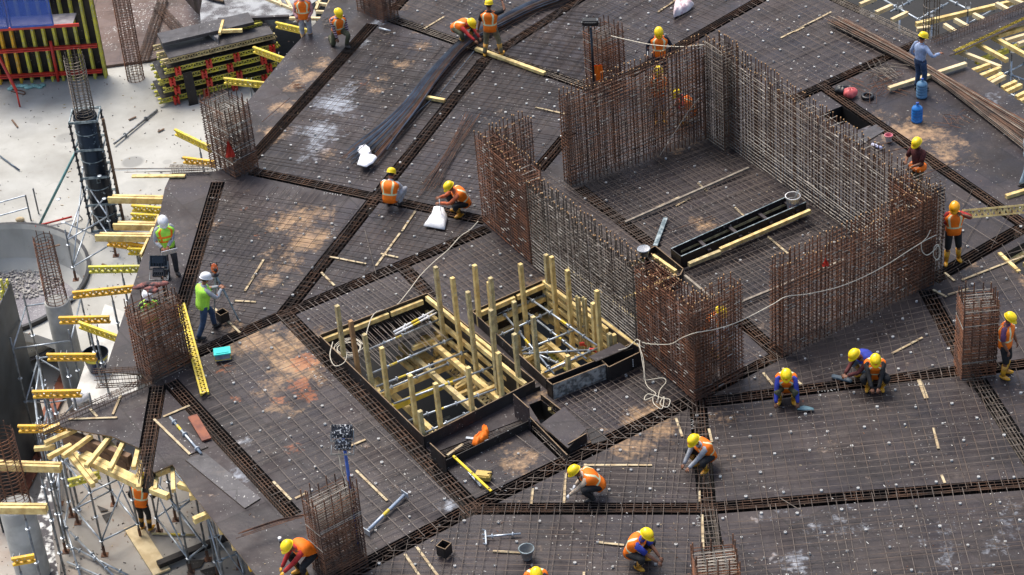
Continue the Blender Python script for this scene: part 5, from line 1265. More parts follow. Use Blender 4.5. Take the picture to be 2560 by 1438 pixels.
t, q = boxform('mid2', 'shaft form half hidden behind the rusty and grey cages', [(1480, 700), (1612, 640), (1700, 700), (1592, 776)], -.45, .2, .2)
for k, (a, b, z) in enumerate([((1492, 700), (1610, 648), .1), ((1560, 750), (1690, 690), .1), ((1632, 640), (1690, 680), .12), ((1410, 665), (1590, 800), .05), ((1500, 730), (1600, 680), -.3)]):
    timber(P(*a, z), P(*b, z), .08, .10, 'wood', ['back', 'front', 'right', 'long slanting', 'low'][k] + ' waler of the hidden far shaft', 'waler', group='timber walers of the hidden far shaft')
# right side opening
timber(P(2498, 635, .0), P(2548, 682, .0), .09, .1, 'wood', 'pine beam at the edge of the right hand opening'); timber(P(2525, 655, -.3), P(2600, 610, -.3), .1, .12, 'wood', 'pine beam across the right hand opening'); timber(P(2515, 492, .05), P(2600, 466, .05), .1, .1, 'wood', 'pine beam lying at the right edge near the man in white')
timber(P(2560, 660, -.3), P(2640, 700, -.3), .1, .12, 'wood', 'low pine beam in the right hand opening')
# recess floor
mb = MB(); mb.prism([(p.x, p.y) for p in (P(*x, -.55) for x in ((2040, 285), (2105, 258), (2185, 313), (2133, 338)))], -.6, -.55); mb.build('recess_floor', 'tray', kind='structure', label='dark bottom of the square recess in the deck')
sheet([(2090, 322), (2118, 306), (2150, 330), (2122, 345)], -.2, .02, 'plyl', 'brown sheet half covering the square recess')
sheet([(2130, 345), (2190, 312), (2212, 328), (2150, 365)], .01, .018, 'plyw', 'pale worn sheet beside the square recess')
# ------------------------------------------------------------------ openings at the top right
TR = [((2150, 13), (2190, -4)), ((2190, 33), (2230, 15)), ((2229, 52), (2268, 33)), ((2361, 63), (2414, 97)), ((2387, 50), (2444, 82)), ((2434, 37), (2487, 65)), ((2491, 10), (2546, 40)), ((2292, 74), (2325, 70)), ((2345, 105), (2400, 80)), ((2520, -5), (2590, 25))]
NM = ['first', 'second', 'third', 'fourth', 'fifth', 'sixth', 'seventh', 'eighth', 'ninth', 'tenth', 'eleventh', 'twelfth', 'thirteenth', 'fourteenth']
for k, (a, b) in enumerate(TR): timber(P(*a, -.25), P(*b, -.25), .11, .12, 'palewood', NM[k] + ' joist from the left in the upper scaffold opening', group='joists in the upper scaffold opening')
TR2 = [((2398, 130), (2502, 170)), ((2441, 110), (2518, 152)), ((2481, 93), (2570, 142)), ((2494, 90), (2600, 58)), ((2514, 104), (2600, 78)), ((2427, 180), (2474, 163)), ((2443, 195), (2500, 172)), ((2468, 205), (2506, 186)), ((2478, 210), (2512, 192)), ((2505, 222), (2540, 206)), ((2515, 232), (2553, 214)), ((2540, 245), (2580, 225)), ((2545, 112), (2600, 95)), ((2550, 255), (2600, 235))]
for k, (a, b) in enumerate(TR2): timber(P(*a, -.2), P(*b, -.2), .11, .12, 'wood' if k % 4 else 'palewood', NM[k] + ' joist counted downwards in the lower scaffold opening', group='joists in the lower scaffold opening')
timber(P(2385, 132, -.05), P(2640, 12, -.05), .12, .10, 'yel', 'yellow edge beam of the lower scaffold opening'); timber(P(2440, 155, -.5), P(2600, 95, -.5), .12, .14, 'ygreen', 'lime beam deep in the lower scaffold opening')
timber(P(2290, 62, -.6), P(2600, -10, -.6), .12, .14, 'wood', 'main bearer in the upper scaffold opening')
beam_cage(P(2330, 112, .02), P(2640, -5, .02), .34, 'beam cage bridging the two scaffold openings', ztop=.15, depth=.35, dens=.1)
timber(P(2330, 118, -.2), P(2640, 0, -.2), .42, .06, 'plyd', 'black trough board under the bridging beam cage', 'trough_board', 'board')
for k, (a, b, z) in enumerate([((2166, 10), (2215, -8), -.7), ((2210, 0), (2320, 63), -.7), ((2300, 47), (2370, 8), -.7), ((2373, 0), (2452, 40), -.7), ((2226, 30), (2290, -4), -.9), ((2420, 60), (2500, 15), -.9), ((2480, 45), (2560, 0), -.8)]):
    pole(P(*a, z), P(*b, z), .03, 'galv', 'scaffold_tube', NM[k] + ' tube from the left in the upper scaffold opening', 'scaffold tube', 'tubes in the upper scaffold opening', clamps=2)
for k, (a, b, z) in enumerate([((2430, 150), (2560, 200), -1.2), ((2470, 140), (2560, 100), -1.2), ((2500, 190), (2580, 150), -1.0), ((2450, 200), (2600, 270), -1.4)]):
    pole(P(*a, z), P(*b, z), .03, 'galv', 'scaffold_tube', NM[k] + ' tube counted downwards in the lower scaffold opening', 'scaffold tube', 'tubes in the lower scaffold opening', clamps=2)
for k, px in enumerate([(2180, 40), (2250, 20), (2330, 40), (2420, 20), (2510, 30), (2470, 170), (2530, 130), (2540, 210)]):
    prop(px, -4.0, -.4, NM[k] + ' prop from the left in the scaffold openings', m='galv')
round_cage((2326, 112), -.6, .22, 3.2, 'sparse cage of tall bars between the scaffold openings', nv=6, m='steel', zs=.3)
# ------------------------------------------------------------------ steel bundles
def bundle(ctr, widths, n, label, z=.09, mats=('rust', 'blue_bar', 'steel'), cross=.35, r=.010, thick=.12, ends=1.0):
    rnd = random.Random(label); pts = [P(x, y, z) for x, y in ctr]; t = thing('steel_bundle', label, 'steel bundle', pts[len(pts) // 2], 'bundles of loose reinforcing bars')
    mbs = [MB() for _ in mats]; N = len(pts)
    for i in range(n):
        s0 = rnd.uniform(-1, 1); ph = rnd.uniform(-cross, cross); k0 = 0 if rnd.random() < .7 else rnd.random() * .8; e = rnd.uniform(0, ends)
        col = min(len(mats) - 1, int((s0 + 1) / 2 * len(mats) * .999 + rnd.uniform(-.8, .8))) if rnd.random() < .45 else rnd.randrange(len(mats)); col = max(0, col)
        pp = []
        zz = z + rnd.random() * thick
        for j, p in enumerate(pts):
            d = (pts[min(j + 1, N - 1)] - pts[max(j - 1, 0)]).normalized(); nn = V3(-d.y, d.x, 0); f = j / (N - 1)
            s = s0 + ph * math.sin(f * 3.0 + i)
            q = p + nn * (s * widths[j] / 2)
            if j == 0: q = q - d * rnd.uniform(0, .5 * ends)
            if j == N - 1: q = q + d * rnd.uniform(-.35, .55) * ends
            q.z = max(.07, zz - .25 * abs(s0) * thick) ; pp.append(q)
        mbs[col].tube(pp, r, 4, sub=3)
    for mb, m in zip(mbs, mats):
        if mb.v: mb.build('bars', m, t)
bundle([(1600, -90), (1420, -12), (1330, 22), (1250, 62), (1165, 110), (1090, 190), (1030, 270), (975, 330), (915, 388)], [.5, .5, .45, .40, .36, .42, .5, .7, 1.05], 84, 'thick curved bundle of rusty and blue grey bars', mats=('blue_bar', 'blue_bar', 'blue_bar', 'steel', 'rust'), cross=.14, r=.0105, thick=.2)
bundle([(2105, 62), (2220, 122), (2335, 188), (2470, 275), (2640, 385)], [.5, .42, .30, .6, 1.1], 75, 'long fanned bundle beside the light blue shirted man', mats=('steel', 'cage', 'rust'), cross=.05, thick=.14, r=.0085)
bundle([(1180, 300), (1130, 380), (1075, 470)], [.5, .3, .5], 14, 'faint loose bundle on the bay right of the white papers', mats=('rust', 'matbar'), z=.07, r=.008, thick=.03)
bundle([(640, 1325), (700, 1305), (770, 1290)], [.15, .15, .1], 8, 'few long bars poking out of the near column cage', mats=('rust',), thick=.04, z=.3)
bundle([(320, 425), (430, 424), (520, 424)], [.4, .3, .2], 6, 'long bars reaching left past the pennant cage', mats=('blue_bar', 'matbar'), thick=.05, z=.1, r=.006)
for k, (a, b, m) in enumerate([((1095, 240), (1185, 128), 'blue_bar'), ((985, 330), (1095, 235), 'blue_bar'), ((855, 250), (925, 200), 'rust'), ((1670, 580), (1780, 540), 'rust'), ((2240, 340), (2330, 420), 'steel'), ((2290, 445), (2400, 400), 'rust'), ((2120, 380), (2250, 350), 'rust'), ((2160, 395), (2280, 365), 'rust'), ((655, 305), (725, 245), 'rust'), ((912, 575), (940, 685), 'steel'), ((1950, 1245), (2000, 1275), 'steel')]):
    mb = MB(); mb.tube([P(*a, .09), P(*b, .09)], .010, 5); mono('loose_bar', mb, m, ['steel bar pointing at the standing man', 'lower blue grey bar beside the curved bundle', 'hooked bar on the sandy upper bay', 'rust brown bar inside the square of cages', 'bar near the maroon shirted man', 'short bar by the bluish sheet', 'upper bar beside the pink bucket', 'lower bar beside the pink bucket', 'bar on the sandy plywood strip', 'thin bar standing out of the fork beam', 'hooked bar in the lower right'][k], 'steel bar', 'single loose bars on the deck')
def hooks(c, n, R_, label, m='rust'):
    rnd = random.Random(label); mb = MB(); c = P(*c, .05)
    for i in range(n):
        a = rnd.random() * 6.28; L = rnd.uniform(.3, .6) * R_; o = V3(rnd.uniform(-.3, .3) * R_, rnd.uniform(-.3, .3) * R_, rnd.random() * .06); d = V3(math.cos(a), math.sin(a), 0); s = V3(-d.y, d.x, 0) * .18
        p = c + o; mb.tube([p, p + d * L, p + d * L + s, p + s], .007, 4)
    mono('bent_links', mb, m, label, 'bent links', 'heaps of bent link bars')
hooks((2205, 178), 30, .9, 'bushy heap of thin links near the red bag', 'steel'); hooks((2190, 215), 14, 1.2, 'rusty tangle of links right of the red bag', 'rustred'); hooks((2390, 305), 8, .9, 'flat links lying below the light blue shirted man', 'rust'); hooks((745, 212), 6, .5, 'rusty links on the sandy strip', 'rustred')
hooks((970, 85), 5, .4, 'small dark links below the top column cage', 'steel'); hooks((815, 60), 10, .35, 'bundle of dark links beside the kneeling man', 'steel')
# ------------------------------------------------------------------ scrap battens lying on the sheets
STR = [((1038, 528), (1005, 578), 'upper part of the long pale strip in the triangular bay'), ((1000, 583), (940, 665), 'lower part of the long pale strip in the triangular bay'), ((825, 642), (915, 660), 'strip lying crosswise left in the triangular bay'), ((952, 634), (995, 644), 'little strip crossing the long pale strip'),
 ((803, 681), (836, 714), 'strip in the left point of the triangular bay'), ((660, 648), (612, 728), 'steep strip right of the survey tripod'), ((535, 770), (600, 832), 'strip at the feet of the surveyor'), ((640, 755), (585, 752), 'strip right of the tripod foot'),
 ((1338, 268), (1412, 285), 'thin strip left of the tall wall cage'), ((2078, 30), (1952, 95), 'bright split strip among the neat white dots'), ((2010, 68), (1985, 80), 'splinter beside the bright split strip'), ((1465, 1163), (1630, 1163), 'level strip above the squatting man in beige'), ((1463, 1160), (1457, 1232), 'upright strip touching the level strip'),
 ((1414, 1182), (1410, 1258), 'upright strip left of the squatting man in beige'), ((1332, 1222), (1328, 1260), 'shorter upright strip farther left of the beige man'), ((1690, 1046), (1706, 1092), 'strip left of the man in grey sleeves'), ((1772, 1072), (1780, 1106), 'strip behind the man in grey sleeves'), ((1748, 1228), (1748, 1255), 'small strip right above the beam crossing'),
 ((1755, 1287), (1758, 1372), 'long strip left of the bottom beam cage'), ((1012, 1385), (1052, 1445), 'left of two strips near the bottom edge'), ((1042, 1368), (1096, 1442), 'right of two strips near the bottom edge'), ((2298, 950), (2316, 996), 'broad pale strip below the column cage on the right'), ((2334, 1070), (2346, 1122), 'broken strip in the wide lower right bay'),
 ((2354, 1188), (2362, 1208), 'short block of strip above the level beam cage'), ((890, 1176), (968, 1252), 'pale strip right of the blue floodlight post'), ((864, 1120), (914, 1099), 'pale strip behind the blue floodlight post'), ((738, 1246), (766, 1233), 'small strip left of the near column cage'), ((683, 1204), (728, 1250), 'strip lying along the side beam cage'),
 ((2230, 884), (2306, 844), 'pale strip in front of the rusty wall cage'), ((1920, 592), (1970, 634), 'strip inside the square near the rusty wall cage'), ((2362, 682), (2386, 702), 'strip near the boots of the man with the girder'), ((2332, 724), (2366, 742), 'strip left of the pale topped column cage'), ((2370, 737), (2422, 722), 'strip behind the pale topped column cage'),
 ((1956, 920), (2004, 962), 'strip beside the crouching man with blue sleeves'), ((1908, 932), (1932, 962), 'strip left of the crouching man with blue sleeves'), ((170, 1048), (293, 1044), 'level strip on the triangular sheet'), ((225, 1022), (243, 1042), 'short strip meeting the level strip'), ((302, 988), (282, 1036), 'notched strip on the triangular sheet'),
 ((408, 1042), (474, 1014), 'strip near the loose scaffold pole'), ((385, 1048), (475, 1136), 'edge strip of the dark sheet under the loose pole'), ((1560, 1363), (1495, 1356), 'strip left of the bottom squatting man'), ((1232, 1378), (1302, 1382), 'tan strip beside the grey bucket'), ((1460, 1430), (1460, 1445), 'strip stub at the bottom edge'), ((1645, 30), (1690, 0), 'strip at the top edge left of the white bag'),
 ((1110, 42), (1060, 72), 'tan strip behind the red sleeved man'), ((2405, 700), (2560, 640), 'long strip right of the pale topped column cage'), ((1690, 515), (1725, 495), 'short yellow strip inside the square'), ((1640, 520), (1700, 492), 'dashed strip inside the square'), ((1745, 458), (1768, 478), 'yellow bit inside the square near the long plank'), ((1836, 518), (1860, 540), 'yellow strip by the long forms')]
for k, (a, b, lab) in enumerate(STR): timber(P(*a, .025), P(*b, .025), .055 if k not in (21,) else .10, .018, 'strip', lab, 'batten_scrap', 'batten', 'scrap battens lying on the deck')
timber(P(1563, 556, .1), P(1872, 420, .1), .06, .05, 'greyplank', 'long greyish plank inside the square of cages', 'plank', 'plank'); timber(P(1664, 546, .1), P(1638, 616, .1), .11, .05, 'formrim', 'grey board leaning at the grey cage end', 'plank', 'plank')
timber(P(1855, 755, .1), P(2110, 650, .1), .06, .05, 'greyplank', 'long greyish plank behind the rusty wall cage', 'plank', 'plank'); timber(P(1712, 690, .15), P(1790, 755, .15), .06, .06, 'greyplank', 'pale pipe like plank behind the near pier cage', 'plank', 'plank')
timber(P(1190, 122, .08), P(1362, 184, .08), .12, .09, 'wood', 'long clean timber under the boots of the standing man', 'plank', 'plank'); timber(P(1035, 238, .09), P(1112, 252, .09), .10, .09, 'wood', 'short clean timber under the curved bundle', 'plank', 'plank')
timber(P(2222, 222, .12), P(2415, 160, .12), .12, .10, 'palewood', 'long timber crossing behind the blue water bottle', 'plank', 'plank'); timber(P(481, 1040, .05), P(517, 1100, .05), .22, .04, 'redwood', 'short red brown plank on the lower edge strip', 'plank', 'plank')
# ------------------------------------------------------------------ ropes and cables
def rope(pts, label, r=.011, m='rope', name='rope', sub=6):
    mb = MB(); mb.smooth = True; mb.tube([P(x, y, z) for x, y, z in pts], r, 6, sub=sub); mb.build(name, m, label=label, cat='rope', group='white ropes and cables', base=tuple(P(*pts[0])))
def coil(px, z, R_, turns, label, sq=1.0, seed=1):
    rnd = random.Random(seed); c = P(*px, z); pts = []
    for i in range(turns * 10): 
        a = i * .628; q = R_ * (1 + .28 * math.sin(i * .37 + seed)) * rnd.uniform(.9, 1.1); pts.append(c + V3(math.cos(a) * q + .2 * R_ * math.sin(i * .21), math.sin(a) * q * sq, rnd.random() * .05))
    mb = MB(); mb.smooth = True; mb.tube(pts, .009, 5, sub=3); mono('rope', mb, 'rope', label, 'rope', 'white ropes and cables')
rope([(1196, 553, .3), (1175, 575, .15), (1150, 592, .12), (1120, 625, .1), (1085, 655, .1), (1050, 690, .1), (1020, 730, .1), (985, 768, .12), (935, 785, .45), (912, 850, .35)], 'long white rope running from the pier to the large shaft')
coil((872, 872), .1, .30, 5, 'coil of white rope hanging in the left corner of the large shaft', seed=2)
rope([(832, 855, .3), (825, 890, .32), (838, 915, .25), (862, 905, .3), (868, 880, .3)], 'loop of white rope over the left panel of the large shaft')
def Pw(x, y, ref, zt=None):
    """point at photo pixel on the vertical plane facing the camera through ref"""
    n = CAM - ref; n.z = 0; n.normalize(); v = RT * ((x - 1280) / FPX) - UP * ((y - 719) / FPX) + FW
    return CAM + v * ((ref - CAM).dot(n) / v.dot(n))
def wrope(pts, label, r=.010):
    mb = MB(); mb.smooth = True; mb.tube([p for p in pts], r, 6, sub=5); mono('rope', mb, 'rope', label, 'rope', 'white ropes and cables')
c0 = P(1738, 1010); c1 = P(1958, 900); c2 = P(2320, 724)
def on_line(a, b, px, py):   # point on the vertical plane through a-b seen at px,py
    d = (b - a); d.z = 0; n = V3(-d.y, d.x, 0).normalized(); v = RT * ((px - 1280) / FPX) - UP * ((py - 719) / FPX) + FW
    return CAM + v * ((a - CAM).dot(n) / v.dot(n))
off1 = V3(0, -.06, 0); w6a = P(1600, 895) + off1; w6b = P(1738, 1012) + off1; w6c = P(1857, 947) + off1; w3a = P(1958, 903) + off1; w3b = P(2330, 722) + off1
wrope([on_line(w6a, w6b, 1592, 848), on_line(w6a, w6b, 1612, 858), on_line(w6a, w6b, 1640, 861), on_line(w6a, w6b, 1678, 860), on_line(w6a, w6b, 1705, 845), on_line(w6b, w6c, 1740, 832), on_line(w6b, w6c, 1790, 823), on_line(w6b, w6c, 1850, 803), on_line(w3a, w3b, 1930, 762), on_line(w3a, w3b, 1965, 742), on_line(w3a, w3b, 2020, 735), on_line(w3a, w3b, 2095, 718), on_line(w3a, w3b, 2160, 692), on_line(w3a, w3b, 2220, 660), on_line(w3a, w3b, 2270, 628), on_line(w3a, w3b, 2310, 603), on_line(w3a, w3b, 2340, 588)], 'white rope strung from the pier cage along the rusty wall cage', .011)
wrope([on_line(w3a, w3b, 2305, 606), on_line(w3a, w3b, 2318, 592), on_line(w3a, w3b, 2326, 575)], 'short rope tail at the right end of the rusty wall cage')
wrope([on_line(w3a, w3b, 2303, 606), on_line(w3a, w3b, 2305, 628), on_line(w3a, w3b, 2318, 638), on_line(w3a, w3b, 2335, 626), on_line(w3a, w3b, 2345, 615), on_line(w3a, w3b, 2350, 630), on_line(w3a, w3b, 2344, 650), on_line(w3a, w3b, 2334, 640), on_line(w3a, w3b, 2336, 618), on_line(w3a, w3b, 2346, 613), on_line(w3a, w3b, 2350, 640), on_line(w3a, w3b, 2338, 652)], 'dangling loops of white rope left of the man with the girder', .012)
wrope([P(1590, 858, .45), P(1612, 870, .4) , P(1600, 880, .4) + V3(0, 0, .3), P(1610, 930, .3), P(1612, 950, .1), P(1655, 945, .1), P(1665, 955, .1), P(1650, 975, .1), P(1645, 1000, .1)], 'white rope hanging from the box form down to the deck')
wrope([P(1594, 858, .5), P(1608, 895, .4), P(1615, 960, .1), P(1640, 985, .1), P(1612, 1000, .1), P(1620, 985, .1), P(1655, 995, .1), P(1675, 1000, .1), P(1668, 1018, .1), P(1650, 1010, .1), P(1660, 992, .1), P(1655, 1022, .1), P(1635, 1010, .1), P(1632, 995, .1)], 'knotted white rope loops on the deck by the near pier cage')
c3t = P(1512, 240) + V3(0, 0, 1.6); wrope([on_line(P(1530, 230), P(1760, 350), 1528, 90), on_line(P(1530, 230), P(1760, 350), 1570, 100), on_line(P(1530, 230), P(1760, 350), 1630, 112), on_line(P(1530, 230), P(1760, 350), 1700, 117), on_line(P(1530, 230), P(1760, 350), 1760, 112)], 'white cable from the far column cage to the corner cage', .012)
wrope([on_line(w6a, w6b, 1592, 848), P(1570, 868, .5), P(1545, 876, .45)], 'rope end lying on the box form of the small shaft')
wrope([P(1648, 392, .1), P(1720, 280, 1.2), P(1748, 245, 1.7)], 'thin diagonal wire in front of the dark back wall cage', .006)
rope([(335, 850, .0), (310, 880, -.1), (290, 920, -.4), (268, 960, -.9)], 'white rope hanging beside the navy bin', .014)
# ------------------------------------------------------------------ floodlights
def floodlight(px, topy, label, two=True, spl=True, cable=None, zb=0.0, poleC='blue', face=1):
    b = P(*px, zb); H = hgt(b, topy); t = thing('floodlight', label, 'floodlight', b, 'floodlights on posts')
    mb = MB(); mb.smooth = True; mb.tube([b, b + V3(0, 0, H)], .035, 8); mb.build('post', poleC, t)
    vx = hdg(px[0], px[1], 100, 0); vy = V3(-vx.y, vx.x, 0) * face
    for k in range(2 if two else 1):
        c = b + V3(0, 0, H + .18 - .27 * k) - vy * (.10 * k) ; tl = .55 if k == 0 else .95; sc = 1.0 if k == 0 else .78
        u = (V3(0, 0, 1) * math.cos(tl) + vy * math.sin(tl)); n = vx.cross(u).normalized()
        mb = MB(); mb.box(c, (.42 * sc, .27 * sc, .10), (vx, u, n)); mb.box(c + n * .07 + u * .03, (.3 * sc, .16 * sc, .06), (vx, u, n))
        for j in range(6): mb.box(c - n * 0 + n * .06 + vx * (-.17 + .068 * j) * sc, (.012, .24 * sc, .07), (vx, u, n))
        mb.build('lamp_head', 'blackpaint' if spl else 'navy', t)
        mb = MB(); mb.box(c - n * .055, (.36 * sc, .22 * sc, .008), (vx, u, n)); mb.build('glass', 'galv', t)
        mb = MB(); mb.beam(c - vx * .23, c - vx * .23 - u * .2, .02, .03); mb.beam(c + vx * .23, c + vx * .23 - u * .2, .02, .03); mb.beam(c - vx * .24 - u * .2, c + vx * .24 - u * .2, .02, .03); mb.build('yoke', 'darkgalv', t)
    return b, H
fb, fh = floodlight((900, 1385), 1096, 'white splashed twin floodlight on the blue post of the near column cage')
nb0 = fb + V3(-.09, -.1, 0)
wrope([on_line(nb0, nb0 + V3(1, 0, 0), *q) for q in ((846, 1108), (848, 1140), (855, 1180), (868, 1212), (878, 1235), (880, 1290), (876, 1340), (882, 1380), (878, 1450))], 'pale power cable hanging down the front of the near column cage', .012)
floodlight((1488, 260), 70, 'dark floodlight on a post at the far column cage', two=False, spl=False, poleC='navy', face=-1)
floodlight((416, 752), 668, 'black twin floodlight in front of the man with white paper', spl=False, poleC='navy')
floodlight((2333, 640), 500, 'bluish floodlight behind the end cage on the right', two=False, spl=False)
# ------------------------------------------------------------------ small things on the deck
def bag(px, z, r, m, label, cat='bag', seed=1, ax=(1, 1, 1), name='sack', amp=.2, nn=18):
    rnd = random.Random(seed); mb = MB(); mb.smooth = True; c = P(*px, z); mb.ell(c + V3(0, 0, r[2] * .75), r, n=nn, m=11)
    ph = [rnd.uniform(0, 6) for _ in range(6)]
    for i, v in enumerate(mb.v):
        q = v - c; a = math.atan2(q.y, q.x); k = 1 + amp * math.sin(3 * a + ph[0] + q.z * 9) + amp * .6 * math.sin(7 * a + ph[1] - q.z * 14) + amp * .4 * math.sin(11 * a + ph[2])
        mb.v[i] = c + V3(q.x * k, q.y * k, max(.02, q.z * (1 + amp * math.sin(5 * a + ph[3]))))
    return mono(name, mb, m, label, cat)
def flat_sack(px, out, z, h, m, label, name='sack', cat='bag', seed=1):
    rnd = random.Random(seed); pl = [P(x, y, z) for x, y in out]; c = sum(pl, V3(0, 0, 0)) / len(pl); mb = MB(); mb.smooth = True; n = len(pl); dense = []
    for i in range(n):
        for s in range(3): dense.append(pl[i].lerp(pl[(i + 1) % n], s / 3) + V3(rnd.uniform(-.012, .012), rnd.uniform(-.012, .012), 0))
    N = len(dense); rings = [(1.0, 0), (1.0, .25), (.86, .75), (.62, 1.0), (.3, .92)]
    for (k, zz) in rings:
        for p in dense: mb.v.append(c + (p - c) * k + V3(0, 0, zz * h * rnd.uniform(.75, 1.2)))
    mb.v.append(c + V3(0, 0, h)); 
    for i in range(len(rings) - 1):
        for j in range(N): mb.face([i * N + j, i * N + (j + 1) % N, (i + 1) * N + (j + 1) % N, (i + 1) * N + j])
    e = (len(rings) - 1) * N
    for j in range(N): mb.face([e + j, e + (j + 1) % N, len(mb.v) - 1])
    return mono(name, mb, m, label, cat)
flat_sack(0, [(1085, 520), (1110, 522), (1118, 545), (1112, 575), (1060, 565), (1078, 540)], .05, .13, 'sack', 'white woven sack behind the fork of beams near the squatting men', seed=3)
flat_sack(0, [(898, 366), (912, 362), (925, 370), (928, 384), (920, 390), (943, 394), (932, 408), (916, 418), (894, 412), (901, 388), (894, 378)], .2, .07, 'paper', 'crumpled white papers at the end of the curved bundle', 'paper_heap', 'papers', seed=4)
flat_sack(0, [(1686, 15), (1705, 10), (1735, 12), (1725, 25), (1700, 38), (1683, 45)], .07, .22, mat('pinkish_sack', (.78, .70, .70), .8, col2=(.60, .42, .46), scale=6), 'crumpled white and pink sack at the top', seed=5)
bag((2126, 242), .02, (.19, .16, .15), mat('coral_bag', (.80, .16, .16), .4, var=.3), 'coral red plastic bag near the beam corner', seed=2, amp=.12)
bag((2105, 232), .02, (.20, .17, .12), 'black', 'black plastic bag beside the coral red bag', seed=6, amp=.1)
def torus(px, R_, r, m, name, label, cat, z=.06):
    c = P(*px, z); mb = MB(); mb.smooth = True; mb.tube([c + V3(math.cos(i * .2618) * R_, math.sin(i * .2618) * R_, 0) for i in range(25)], r, 8); mono(name, mb, m, label, cat)
torus((2169, 240), .14, .045, 'black', 'hose_coil', 'black ring of coiled hose right of the coral bag', 'hose')
def jug(px, h, label, m):
    c = P(*px, .01); t = thing('water_bottle', label, 'water bottle', c, 'large blue water bottles'); mb = MB(); mb.smooth = True; r = .15
    pr = [(r * .92, 0), (r, .02)]
    for k in range(4): z = .04 + k * .085; pr += [(r, z), (r, z + .045), (r * .93, z + .055), (r * .93, z + .065), (r, z + .075)]
    pr += [(r, .39), (r * .8, .44), (.05, .475), (.035, .49), (.035, .54)]
    mb.lathe(c, pr, 20); mb.build('body', m, t); mb = MB(); mb.smooth = True; mb.lathe(c, [(.04, .535), (.04, .565), (.01, .57)], 12); mb.build('cap', 'blue', t)
bm = mat('blue_pet', (.02, .20, .62), .15, 0, var=.25, scale=3); bm2 = mat('misty_blue_pet', (.12, .26, .42), .3, 0, var=.2, scale=3)
jug((2292, 303), .5, 'bright blue water bottle standing alone on the stained sheets', bm); jug((2304, 242), .5, 'dusty blue water bottle at the feet of the light blue shirted man', bm2)
bucket((2221, 354), .02, .075, .10, .2, 'white', 'bucket', 'small white tub with a pink rim', 'tub', rimm=mat('pink_lid', (.80, .25, .28), .4), inner=mat('pink_in', (.7, .2, .25), .5))
mb = MB(); mb.smooth = True; a, b = P(2180, 361, .05), P(2204, 371, .05); mb.tube([a, b], .045, 10); mono('bottle', mb, mat('pale_violet', (.60, .62, .85), .3), 'pale violet bottle lying left of the pink tub', 'bottle')
t, c = bucket((1982, 520), .25, .14, .18, .36, 'white', 'paint_pail', 'white printed pail standing on the long black forms', 'pail', inner=mat('mortar', (.35, .29, .24), .9, var=.3), rimm='white', handle=True)
mb = MB(); vd = V3(0, -1, 0)
for k, (x, z, w_, h, m) in enumerate([(-.07, .2, .05, .07, 'blue'), (.05, .18, .05, .06, 'blue'), (.0, .12, .06, .03, 'red'), (-.09, .11, .02, .04, 'red')]):
    mb = MB(); mb.box(c + V3(x, -.158 + abs(x) * .35, z), (w_, .012, h)); mb.build('print', m, t)
mb = MB(); mb.beam(c + V3(.02, 0, .22), c + V3(.16, .05, .48), .06, .012); mb.build('trowel', 'darkgalv', t)
bucket((1318, 1396), .03, .10, .155, .27, mat('grey_plastic', (.36, .37, .38), .5), 'bucket', 'grey plastic bucket on the bottom bay', 'bucket', inner=mat('grey_in', (.22, .23, .23), .6), rimm='formrim', content=1)
bucket((1610, 640), .25, .10, .15, .22, 'galv', 'bucket', 'grey pail on the end of the grey wall cage', 'bucket', inner='white')
def obox(px, s, h, label, tilt=0, m='plyd'):
    c = P(*px, .05); t = thing('offcut_box', label, 'box', c, 'small open plywood boxes'); ax0 = hdg(px[0], px[1], 100, 40 + tilt); ax1 = V3(-ax0.y, ax0.x, 0)
    for (u, v) in ((ax0, ax1), (ax1, ax0)):
        for sg in (-1, 1):
            mb = MB(); mb.box(c + u * sg * s / 2 + V3(0, 0, h / 2), (.015, s + (.014 if u is ax0 else -.016), h), (u, v, V3(0, 0, 1))); mb.build('side', m, t)
            mb = MB(); mb.box(c + u * sg * s / 2 + V3(0, 0, h + .003), (.017, s + (.014 if u is ax0 else -.018), .006), (u, v, V3(0, 0, 1))); mb.build('cut_edge', 'edge', t)
obox((1112, 1385), .22, .26, 'open plywood box left of the bent scaffold piece on the bottom bay'); obox((558, 800), .22, .24, 'open plywood box behind the surveyor', 30)
def tub():
    c = P(558, 895, .03); t = thing('tool_tub', 'clear tub with turquoise lid on the sandy bay', 'tub', c); ax0 = hdg(558, 880, 100, -15); ax = (ax0, V3(-ax0.y, ax0.x, 0), V3(0, 0, 1))
    mb = MB(); mb.box(c + V3(0, 0, .09), (.36, .25, .18), ax); mb.build('body', mat('clear_tub', (.30, .34, .42), .3, var=.4), t)
    mb = MB(); mb.box(c + V3(0, 0, .195), (.40, .29, .035), ax); mb.box(c + V3(0, 0, .218), (.30, .20, .015), ax); mb.build('lid', mat('turquoise', (.04, .62, .58), .35, var=.1), t)
    mb = MB(); q = c - ax[1] * .15; mb.tube([q - ax0 * .19 + V3(0, 0, .18), q - ax0 * .19 + V3(0, 0, .05), q + ax0 * .19 + V3(0, 0, .05), q + ax0 * .19 + V3(0, 0, .18)], .010, 6); mb.build('handle', 'yel', t)
tub()
